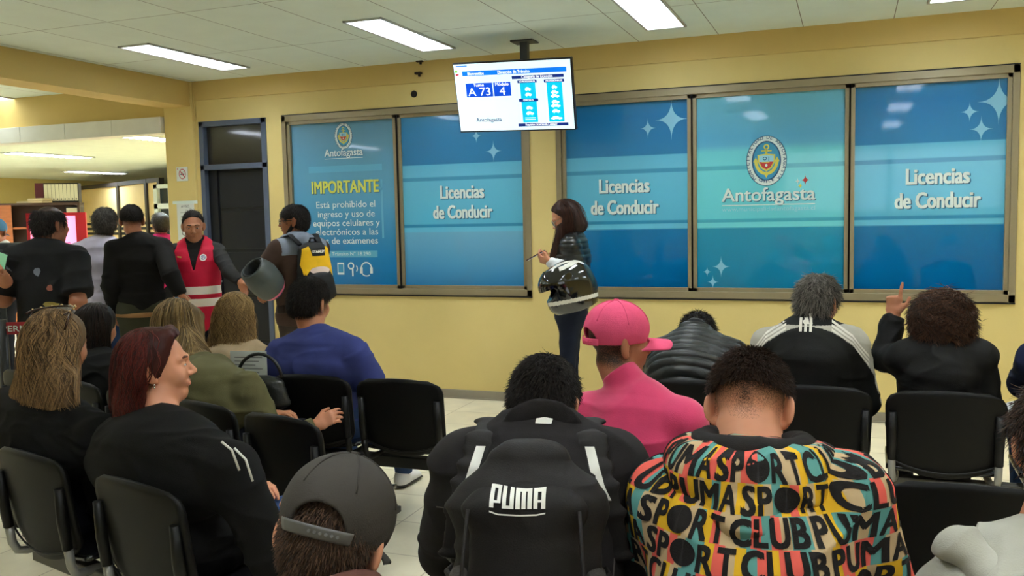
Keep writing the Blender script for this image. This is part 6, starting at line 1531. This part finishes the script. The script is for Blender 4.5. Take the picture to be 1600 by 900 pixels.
def helmet(name, label, M, loc, mats, paint, sc=1.0, visor=None):
    """full face helmet, face opening towards +y of its own frame"""
    r = bpy.data.objects.new(name, None); link(r); r.matrix_world = Matrix.Translation(loc) @ Matrix(M.tolist()).to_4x4() @ Matrix.Diagonal((sc, sc, sc, 1)); tag(r, label, 'helmet')
    P = [el((0, 0, 0.02), (0.125, 0.155, 0.13), k=0.02), ec((0, 0.03, -0.08), (0, 0.10, -0.10), (0.115, 0.06), (0.075, 0.045), k=0.05), ec((0, -0.02, -0.06), (0, -0.01, -0.12), (0.12, 0.14), (0.115, 0.13), k=0.04),
         el((0, 0.0, 0.0), (0.098, 0.122, 0.105), k=0.004, op='sub'), ec((0, -0.005, -0.05), (0, -0.005, -0.25), (0.092, 0.112), (0.095, 0.115), k=0.004, op='sub'), ec((0, 0.05, 0.0), (0, 0.3, 0.0), (0.098, 0.052), (0.11, 0.055), k=0.004, op='sub')]
    sdf_obj('shell', P, 0.005, mats, r, matf=paint)
    liner = [el((0, -0.005, 0.0), (0.108, 0.128, 0.112), k=0.01), ec((0, -0.01, -0.04), (0, -0.01, -0.115), (0.102, 0.12), (0.105, 0.12), k=0.02), el((0, 0.0, -0.005), (0.082, 0.100, 0.092), k=0.01, op='sub'), ec((0, -0.005, -0.05), (0, -0.005, -0.3), (0.076, 0.092), k=0.01, op='sub'), ec((0, 0.03, 0.0), (0, 0.3, 0.0), (0.094, 0.05), (0.11, 0.052), k=0.004, op='sub')]
    sdf_obj('liner', liner, 0.006, mat('helmet_foam', (48, 52, 52), 0.9, bump=0.3), r, wr=0.003)
    if visor:
        V, F = [], []; nu, nv = 21, 7
        for sd in (0, 1):
            for i in range(nu):
                a = -1.35+2.7*i/(nu-1)
                for j in range(nv):
                    z = -0.055+0.11*j/(nv-1)+visor[1]; k = math.sqrt(max(0.2, 1-((z-0.02)/0.14)**2)); rr = 1.0-0.02*sd; V.append(((0.134*k*rr)*math.sin(a), (0.163*k*rr)*math.cos(a), z))
        n1 = nu*nv
        for i in range(nu-1):
            for j in range(nv-1):
                q0, q1, q2, q3 = i*nv+j, (i+1)*nv+j, (i+1)*nv+j+1, i*nv+j+1; F += [(q0, q1, q2, q3), (n1+q3, n1+q2, n1+q1, n1+q0)]
        mesh_obj('visor', V, F, visor[0], r, True)
        for s in (-1, 1): MB().tube([(s*0.125, 0.0, 0.02+visor[1]*0.5), (s*0.142, 0.0, 0.02+visor[1]*0.5)], 0.02, n=16).build('hinge', mats[0], r)
    return r
M_hg = mat('helmet_grey', (66, 74, 72), 0.5, coat=0.2); M_hp = mat('helmet_pink', (230, 110, 140), 0.35); M_hw = mat('helmet_white', (226, 224, 214), 0.25, coat=0.6); M_hk = mat('helmet_black', (14, 14, 16), 0.12, 0.6, coat=0.8)
hl = atd(416, 440, 6.72)
dz = -nrm(-CF*0.62+CU*0.62-CR*0.45); dy = nrm(CF-dz*(CF @ dz)); MH = np.stack([np.cross(dy, dz), dy, dz], 1)
helmet('motorcycle_helmet', 'dark grey helmet with pink stripe hanging on the bearded man\'s forearm', MH, tuple(hl), [M_hg, M_hp, mat('helmet_navy', (30, 34, 70), 0.3)], lambda C: np.where(np.abs(C[:, 2]-0.085) < 0.012, 1, np.where((C[:, 2] > 0.097), 2, 0)), sc=0.98)

# -- woman with the phone
yw = 101
b, J = stand_px(890, 879, 340, 6.7, yw, w=0.92)
J['elL'] = L(b, yw, 903, 424, 6.58); J['wrL'] = L(b, yw, 862, 411, 6.5); J['elR'] = J['shR']+vec(0.03, 0.02, -0.26); J['wrR'] = L(b, yw, 858, 408, 6.64)
hd_ = nrm(L(b, yw, 836, 402, 6.53)-J['wrL']); hr_ = nrm(L(b, yw, 838, 402, 7.0)-J['wrR'])
p = person('woman with long brown hair and sunglasses looking at her phone by the wall', b, yw, J, SK3, (4, 28, 0), res=0.0045, hs=1.0, hands=[('L', hd_, vec(0.6, 0.1, 0.7), (0.6, 0.7, 0.75, 0.8), 0.9), ('R', hr_, vec(-0.5, 0.1, 0.7), (0.6, 0.7, 0.8, 0.9), 0.9)])
M_lea = mat('black_leather', (24, 27, 27), 0.30, 0.6, bump=0.25, bscale=90)
zf = lambda V: V[:, 2]
top(p, 'quilted_jacket', M_lea, wr=0.003, seed=121, hem=0.88, t=0.022, sleeve=0.80, arm=(0.070, 0.064, 0.054), quilt=(0.042, 0.007, zf), res=0.005)
sdf_obj('shirt_cuff', [ec(J['elL']+(J['wrL']-J['elL'])*0.45, J['wrL'], 0.050, 0.040, k=0.01)], 0.005, cloth('white_cotton', (228, 230, 234)), p.obj, wr=0.006, wf=(20, 20, 20))
sdf_obj('shirt', [ec((0, 0.05, J['S'][3][2]-0.30), (0, 0.055, J['S'][4][2]), (0.10, 0.075), (0.07, 0.055), k=0.02)], 0.006, cloth('white_cotton', (228, 230, 234)), p.obj, wr=0.004)
h = J['head']; fr = p.hf
fl2 = lambda z: np.interp(z, [-0.2, -0.10, -0.04, 0.02, 0.06, 0.10], [0.02, 0.012, 0.008, 0.022, 0.05, 0.068])
long_hair(p, H_lng, xf(fr, [ec((0, -0.05, 0.0), (0, -0.065, -0.10), (0.088, 0.08), (0.088, 0.06), k=0.03)]+[el((s_*0.082, -0.02, -0.005), (0.022, 0.045, 0.06), k=0.02) for s_ in (-1, 1)])+[ec(h+vec(0, -0.06, -0.06), h+vec(0, -0.04, -0.17), (0.09, 0.06), (0.075, 0.035), k=0.03), ec(h+vec(-0.07, -0.005, -0.05), h+vec(-0.10, 0.09, -0.34), (0.04, 0.06), (0.035, 0.035), k=0.03), ec(h+vec(0.075, -0.01, -0.05), h+vec(0.085, 0.07, -0.33), (0.035, 0.05), (0.03, 0.03), k=0.03)],
    n=3000, ln=0.36, r0=0.0016, seed=122, wave=0.0012, jit=0.05, face=False, cutf=lambda Q: np.minimum(np.minimum(Q[..., 1]-fl2(Q[..., 2]), 0.098-Q[..., 2]), np.minimum(Q[..., 2]+0.125, np.maximum(0.086-np.abs(Q[..., 0]), Q[..., 2]+0.02))), guard=lambda Q: (Q[:, 1] > fl2(Q[:, 2])+0.006) & (Q[:, 2] < 0.09) & (Q[:, 2] > -0.12) & ((np.abs(Q[:, 0]) < 0.084) | (Q[:, 2] > -0.02)))
m = MB()
for s in (-1, 1):
    c = vec(s*0.034, 0.102, -0.003); pts = [fr.p(c+vec(0.029*math.cos(t), -0.006*math.cos(t)*s, 0.026*math.sin(t))) for t in np.linspace(0, 2*math.pi, 16, endpoint=False)]
    m.tube(pts+[pts[0]], 0.003, 1, n=5, cap=False); vs = [m.bm.verts.new(q) for q in pts]; m.bm.faces.new(vs); m.tube([fr.p((s*0.062, 0.095, 0.006)), fr.p((s*0.08, 0.03, 0.012)), fr.p((s*0.082, -0.02, 0.006))], 0.0025, 1, n=5)
m.tube([fr.p((-0.006, 0.106, 0.002)), fr.p((0.006, 0.106, 0.002))], 0.002, 1, n=5); m.build('sunglasses', [mat('dark_lens', (20, 20, 24), 0.1), mat('silver_rim', (206, 200, 190), 0.25, metal=0.8)], p.obj)
lips(p, mat('lip_rose', (168, 92, 84), 0.4))
trousers(p, cloth('navy_jeans', (24, 30, 48)), r=(0.090, 0.060, 0.054, 0.040)); shoes(p, K_shoe, K_sole)
ph = atd(837, 399, 6.55); r = bpy.data.objects.new('phone', None); link(r); r.matrix_world = Matrix.Translation(ph) @ Matrix(rotm(yw, -62, 0).tolist()).to_4x4(); tag(r, 'phone in a dark red case held by the woman with sunglasses', 'phone')
MB().box((-0.037, -0.005, -0.075), (0.037, 0.004, 0.075), bevel=0.004).build('case', mat('phone_case', (74, 30, 38), 0.4), r); MB().box((-0.034, -0.0062, -0.070), (0.034, -0.005, 0.070)).build('screen', glow('phone_screen', (150, 160, 170), 0.5), r)
hl = atd(886, 444, 6.42)
helmet('motorcycle_helmet', 'glossy black and white helmet hanging on the arm of the woman with the phone', rotm(122, 22, 4) @ np.diag((1.0, 1.16, 1.0)), tuple(hl), [M_hk, M_hw], lambda C: np.where((np.abs(C[:, 2]+0.105-0.25*C[:, 1]) < 0.013) | ((np.abs(C[:, 2]-0.115) < 0.012) & (np.abs(C[:, 0]) > 0.015)) | ((np.abs(np.abs(C[:, 0])-0.045) < 0.013) & (C[:, 2] > 0.08)), 1, 0), sc=1.12, visor=(mat('smoked_visor', (18, 18, 20), 0.05, 0.8, coat=0.5), 0.075))
# ------------------------------------------------------------------ the office beyond the column
M_pframe = mat('dark_partition_frame', (44, 38, 36), 0.5); M_panel = mat('cream_panel', (232, 204, 144), 0.6, var=0.03); M_wood = mat('orange_wood', (172, 98, 50), 0.5, var=0.12, stretch=(1, 1, 6)); M_dwood = mat('dark_wood', (70, 46, 34), 0.5)
def world_obj(mb, name, m, root): return under(mb.build(name, m, root), root)
# partition: a dark framed screen of cream panels that runs back to the left
pa, pb = vec(-14.3, 13.5, 0), vec(-10.55, 11.7, 0)
ang = math.atan2(pb[1]-pa[1], pb[0]-pa[0]); Lp = float(np.linalg.norm(pb-pa))
pt = empty('partition_screen', tuple(pa), ang); tag(pt, 'cream office partition with dark frame and printed black lines, beyond the queue', 'partition')
zt = 2.34
m = MB().box((0, -0.04, zt-0.07), (Lp, 0.04, zt)).box((0, -0.04, 0), (Lp, 0.04, 0.08))
for x in (0.03, Lp*0.55, Lp*0.86, Lp-0.04): m.box((x-0.045, -0.045, 0), (x+0.045, 0.045, zt))
m.build('frame', M_pframe, pt)
for x0, x1 in ((0.07, Lp*0.55-0.04), (Lp*0.55+0.04, Lp*0.86-0.04), (Lp*0.86+0.04, Lp-0.08)): box_obj('panel', (x0, -0.01, 0.08), (x1, 0.01, zt-0.07), M_panel, pt)
f = Flat((0, -0.012, 0), (1, 0, 0), (0, 0, 1), 0.002)
for z in (1.60, 1.51, 1.42): f.rect(0.1, z-0.02, Lp-0.1, z+0.025, M_black, 1)
for x in (Lp*0.3, Lp*0.72): f.text('licencias de conducir', x, 1.72, 0.07, M_black, 1, width=Lp*0.26)
f.build('printed_lines', pt)
# pale framed side light next to the column
xa_, xb_ = float(aty(243, 300, 11.2)[0]), float(aty(268, 300, 11.2)[0])
wf_ = empty('window_3', (xa_, 11.2, 0)); STRUCT(wf_); M_pale = mat('pale_frame', (206, 214, 210), 0.5)
m = MB()
for a, c in (((xa_, 0), (xa_+0.07, 2.2)), ((xb_-0.03, 0), (xb_+0.2, 2.2)), ((xa_, 2.14), (xb_, 2.2)), ((xa_, 1.82), (xb_, 1.9)), ((xa_, 0.95), (xb_, 1.02))): m.box((a[0], 11.15, a[1]), (c[0], 11.25, c[1]))
world_obj(m, 'window_frame', M_pale, wf_); world_obj(MB().box((xa_, 11.22, 1.0), (xb_, 11.24, 2.2)), 'window_pane', mat('dusk_glass', (40, 50, 56), 0.1, 0.6), wf_); world_obj(MB().box((xa_, 11.2, 0), (xb_, 11.24, 0.97)), 'window_panel', mat('plum_panel', (70, 56, 66), 0.5), wf_)
STRUCT(box_obj('wall_return', (xb_-0.05, 11.2, 0), (-6.2, 11.3, 2.52), M_wall))
# shelving with files
q0 = atd(-30, 318, 14.2); q1 = atd(124, 316, 14.6)
sx0 = vec(q0[0], q0[1], 0); dv = vec(q1[0]-q0[0], q1[1]-q0[1], 0); Ls = float(np.linalg.norm(dv)); sa = math.atan2(dv[1], dv[0]); zs_ = float(q1[2])
sh = empty('shelf_unit', tuple(sx0), sa); tag(sh, 'orange wooden shelf unit stacked with files at the far left', 'shelf unit')
m = MB().box((0, 0, zs_-0.04), (Ls, 0.4, zs_)).box((0, 0, 0), (0.03, 0.4, zs_)).box((Ls-0.04, 0, 0), (Ls, 0.4, zs_)).box((0, 0.37, 0), (Ls, 0.4, zs_)); m.build('carcass', M_dwood, sh)
box_obj('side_panel', (0.02, -0.012, 0), (Ls*0.30, 0.0, zs_-0.03), M_wood, sh)
for z in (zs_-0.42, zs_-0.85, zs_-1.3): box_obj('shelf', (0.03, 0.0, z), (Ls-0.04, 0.38, z+0.03), M_wood, sh)
sfr = Fr(rotm(math.degrees(sa)), sx0)
M_fw = mat('file_white', (226, 220, 196), 0.6); M_fk = mat('file_black', (24, 24, 28), 0.6); M_fm = mat('file_maroon', (88, 22, 40), 0.6)
def lever_file(px, py, label, h_=0.32, m0=M_fk, m1=M_fw, w_=0.075, zb=None, grp='office files on the shelf unit', dep=14.5):
    q = atd(px, py, dep); lc = sfr.inv(q); lc[1] = 0.06; z = zb if zb is not None else zs_
    P = sfr.p((lc[0], lc[1], z)); r = empty('lever_arch_file', tuple(P), sa); tag(r, label, 'file', grp)
    MB().box((-w_/2, 0, 0.0), (w_/2, 0.27, h_), bevel=0.003).build('cover', m0, r)
    if m1: MB().box((-w_/2+0.012, -0.002, 0.03), (w_/2-0.012, 0.002, h_-0.02)).build('spine_label', m1, r); MB().tube([(0, -0.004, 0.06), (0, 0.001, 0.06)], 0.012, n=10).build('finger_ring', M_fk, r)
lever_file(62, 300, 'thick maroon file at the left end of the row on top of the shelf unit', m0=M_fm, m1=None, w_=0.13)
for k in range(9): lever_file(71.5+5.6*k, 300, 'black and white office file in the row on top of the shelf unit')
for k in range(4): lever_file(104+5.0*k, 326, 'black and white office file on the shelf below the top row', zb=zs_-0.39)
pp = sfr.p((Ls*0.52, 0.12, zs_)); tag(MB().box(pp-vec(0.28, 0.1, 0), pp+vec(0.28, 0.1, 0.03), bevel=0.004).box(pp+vec(-0.05, -0.1, 0.03), pp+vec(0.28, 0.1, 0.075), bevel=0.02).build('paper_stack', mat('paper_buff', (206, 186, 150), 0.7)), 'untidy stack of papers on the shelf unit beside the maroon file', 'papers')
# lit booth behind the queue
k0 = atd(40, 333, 9.4); k1 = atd(122, 333, 9.6); kd = vec(k1[0]-k0[0], k1[1]-k0[1], 0); Lk = float(np.linalg.norm(kd)); ka = math.atan2(kd[1], kd[0]); zk = float(k0[2])
kb = empty('photo_booth', (k0[0], k0[1], 0), ka); tag(kb, 'red framed booth with a glowing pink panel behind the man in black T-shirt', 'booth')
M_kred = mat('booth_red', (170, 24, 34), 0.4)
m = MB().box((0, 0, 0), (0.03, 0.35, zk)).box((Lk-0.03, 0, 0), (Lk+0.07, 0.35, zk)).box((0, 0, zk-0.035), (Lk, 0.35, zk)).box((0, 0.3, 0), (Lk, 0.35, zk)).box((0, 0, 0), (Lk, 0.35, 0.7)); m.build('cabinet', M_kred, kb)
box_obj('light_panel', (0.03, 0.03, 0.7), (Lk-0.03, 0.05, zk-0.035), glow('booth_light', (255, 160, 200), 1.1), kb)
f = Flat((0, 0.028, 0), (1, 0, 0), (0, 0, 1), 0.001); f.poly([(Lk*0.55, 1.15), (Lk*0.9, 1.15), (Lk*0.88, 1.36), (Lk*0.8, 1.42), (Lk*0.6, 1.38)], glow('booth_photo', (226, 110, 160), 0.7), 1); f.build('picture', kb)
# belt barrier
bb = atd(4, 530, 5.1); br = empty('belt_barrier', (float(bb[0]), float(bb[1]), 0), math.radians(20)); tag(br, 'queue barrier post with a red printed belt at the left edge', 'barrier')
zb2 = float(atd(6, 513, 5.1)[2])
MB().tube([(0, 0, 0.01), (0, 0, zb2+0.05)], 0.028, n=14).build('post', M_blackp if False else mat('post_black', (22, 22, 26), 0.4), br); MB().tube([(0, 0, 0), (0, 0, 0.02)], 0.16, n=24).build('base', MATS['post_black'], br)
bl = MB().box((-0.9, -0.003, zb2-0.035), (0.5, 0.003, zb2+0.035)).build('belt', mat('belt_red', (150, 20, 40), 0.6), br)
f = Flat((0, -0.0035, 0), (1, 0, 0), (0, 0, 1), 0.0006); f.text('PERMISO', 0.125, zb2-0.018, 0.034, C_w, 1, bold=0.03, width=0.24); f.build('lettering', bl)
# person at the left edge with a lit phone
b, J = stand_px(-58, -60, 352, 5.9, 40, w=0.98)
J['elR'] = L(b, 40, 8, 440, 5.8); J['wrR'] = L(b, 40, 2, 424, 5.65); J['elL'] = J['shL']+vec(-0.03, 0.05, -0.27)
p = person('person in grey at the left edge of the picture holding up a phone', b, 40, J, SK, (0, 10, 0), res=0.008)
top(p, 't_shirt', cloth('charcoal_tee', (54, 56, 60)), sleeve=0.4, hem=0.84, res=0.009); trousers(p, K_grytr, r=(0.12, 0.09, 0.07, 0.06)); hair(p, H_blk, n=900, seed=3); shoes(p, K_shoe, K_shoe)
ph = atd(1, 409, 5.6); r = bpy.data.objects.new('phone', None); link(r); r.matrix_world = Matrix.Translation(ph) @ Matrix(rotm(20, -20, 25).tolist()).to_4x4(); tag(r, 'phone with a green lit screen at the left edge', 'phone')
MB().box((-0.036, -0.004, -0.07), (0.036, 0.004, 0.07), bevel=0.003).build('case', M_black, r); MB().box((-0.033, -0.0052, -0.066), (0.033, -0.004, 0.066)).build('screen', glow('green_screen', (130, 190, 150), 0.45), r)
# seated clerk with the blue cap, and grey plastic chairs near him
b, J = stand_px(0, 3, 363, 9.0, 150, w=0.95); b = (b[0], b[1], 0)
p = person('person in a blue cap and white top in the office at the far left', b, 150, J, SK2, (-120, 8, 0), res=0.009)
top(p, 'shirt', cloth('white_cotton2', (224, 226, 220)), res=0.01); cap(p, cloth('blue_cap', (70, 116, 150)), open_back=False); trousers(p, K_jeandk)
for i, (px, lab) in enumerate(((16, 'dark grey plastic chair back at the left edge, behind the man in black'),)):
    q = atd(px, 410, 6.6); c = empty('plastic_chair', (float(q[0]), float(q[1]), 0), math.radians(35)); tag(c, lab, 'chair')
    M_pc = mat('grey_plastic', (52, 58, 60), 0.5); zt_ = float(atd(px, 379, 6.6)[2])
    m = MB()
    for x0, x1 in ((-0.24, -0.19), (-0.11, -0.05), (0.05, 0.11), (0.19, 0.24)): m.box((x0, 0, 0.45), (x1, 0.025, zt_-0.03), bevel=0.008)
    m.box((-0.24, 0, zt_-0.07), (0.24, 0.025, zt_), bevel=0.01).box((-0.24, 0, zt_-0.26), (0.24, 0.025, zt_-0.21), bevel=0.008); m.build('backrest', M_pc, c)
    MB().box((-0.24, 0.0, 0.42), (0.24, 0.44, 0.45), bevel=0.01).build('seat', M_pc, c)
    for x in (-0.22, 0.22):
        for y in (0.02, 0.41): MB().tube([(x, y, 0.0), (x*0.95, y, 0.43)], 0.018, n=8).build('leg', M_pc, c)
# person seen through the pale framed glass
b, J = stand_px(251, 250, 352, 9.6, 30, w=0.9)
p = person('person with dark hair in a magenta top seen beside the column', b, 30, J, SK2, (30, 0, 0), res=0.010)
top(p, 'blouse', cloth('magenta_top', (170, 30, 100)), res=0.01); hair(p, H_blk, th=0.02, n=600, seed=6, z0=-0.06); trousers(p, K_jeandk)

# ------------------------------------------------------------------ things left on the seats
Ag = math.radians(-15)
gx = vec(-2.15-2.12*math.cos(Ag), 3.0-2.12*math.sin(Ag), 0); gfr = Fr(rotm(-15), gx)
def on_seat(k, dx, dy, z): return gfr.p((0.53*k+dx, dy, z))
r = empty('document_folder', tuple(on_seat(4, 0.10, 0.24, 0.462)), math.radians(-32)); tag(r, 'brown folder with white sheets lying on the empty seat', 'folder')
MB().box((-0.16, -0.12, 0), (0.16, 0.12, 0.006), bevel=0.002).build('folder', mat('brown_card', (120, 76, 50), 0.7), r); MB().box((-0.14, -0.105, 0.006), (0.15, 0.11, 0.012)).build('sheet', C_sp, r)
ob = (-2.66, 3.137, 0); oq = onplane(ob, -15, 408, 640, 0.52); ofr = Fr(rotm(-15), ob); hb0 = ofr.p((oq[0], 0.52, 0.62))
r = empty('handbag', tuple(hb0), math.radians(10)); tag(r, 'black handbag with a looped handle beside the woman in olive', 'handbag')
sdf_obj('body', [ec((0, 0, 0.06), (0, 0, 0.16), (0.16, 0.06), (0.13, 0.045), k=0.02, cap=0.04)], 0.006, M_lea, r, wr=0.004)
MB().tube([(0.12*math.cos(t), 0.0, 0.18+0.13*math.sin(t)) for t in np.linspace(0.1, math.pi-0.1, 15)], 0.009, n=8).build('handle', M_lea, r)
r = empty('paper_sheet', tuple(ofr.p((onplane(ob, -15, 390, 600, 0.60)[0], 0.60, 0.72))), math.radians(8)); tag(r, 'white printed form propped behind the black handbag', 'paper')
o = MB().box((-0.105, -0.001, 0), (0.105, 0.001, 0.2)).build('sheet', C_sp, r)
f = Flat((0, -0.0015, 0), (1, 0, 0), (0, 0, 1), 0.0004)
for k in range(7): f.rect(-0.08, 0.165-0.02*k, 0.08-0.02*(k % 3), 0.168-0.02*k, C_sk, 1)
f.build('print', r)
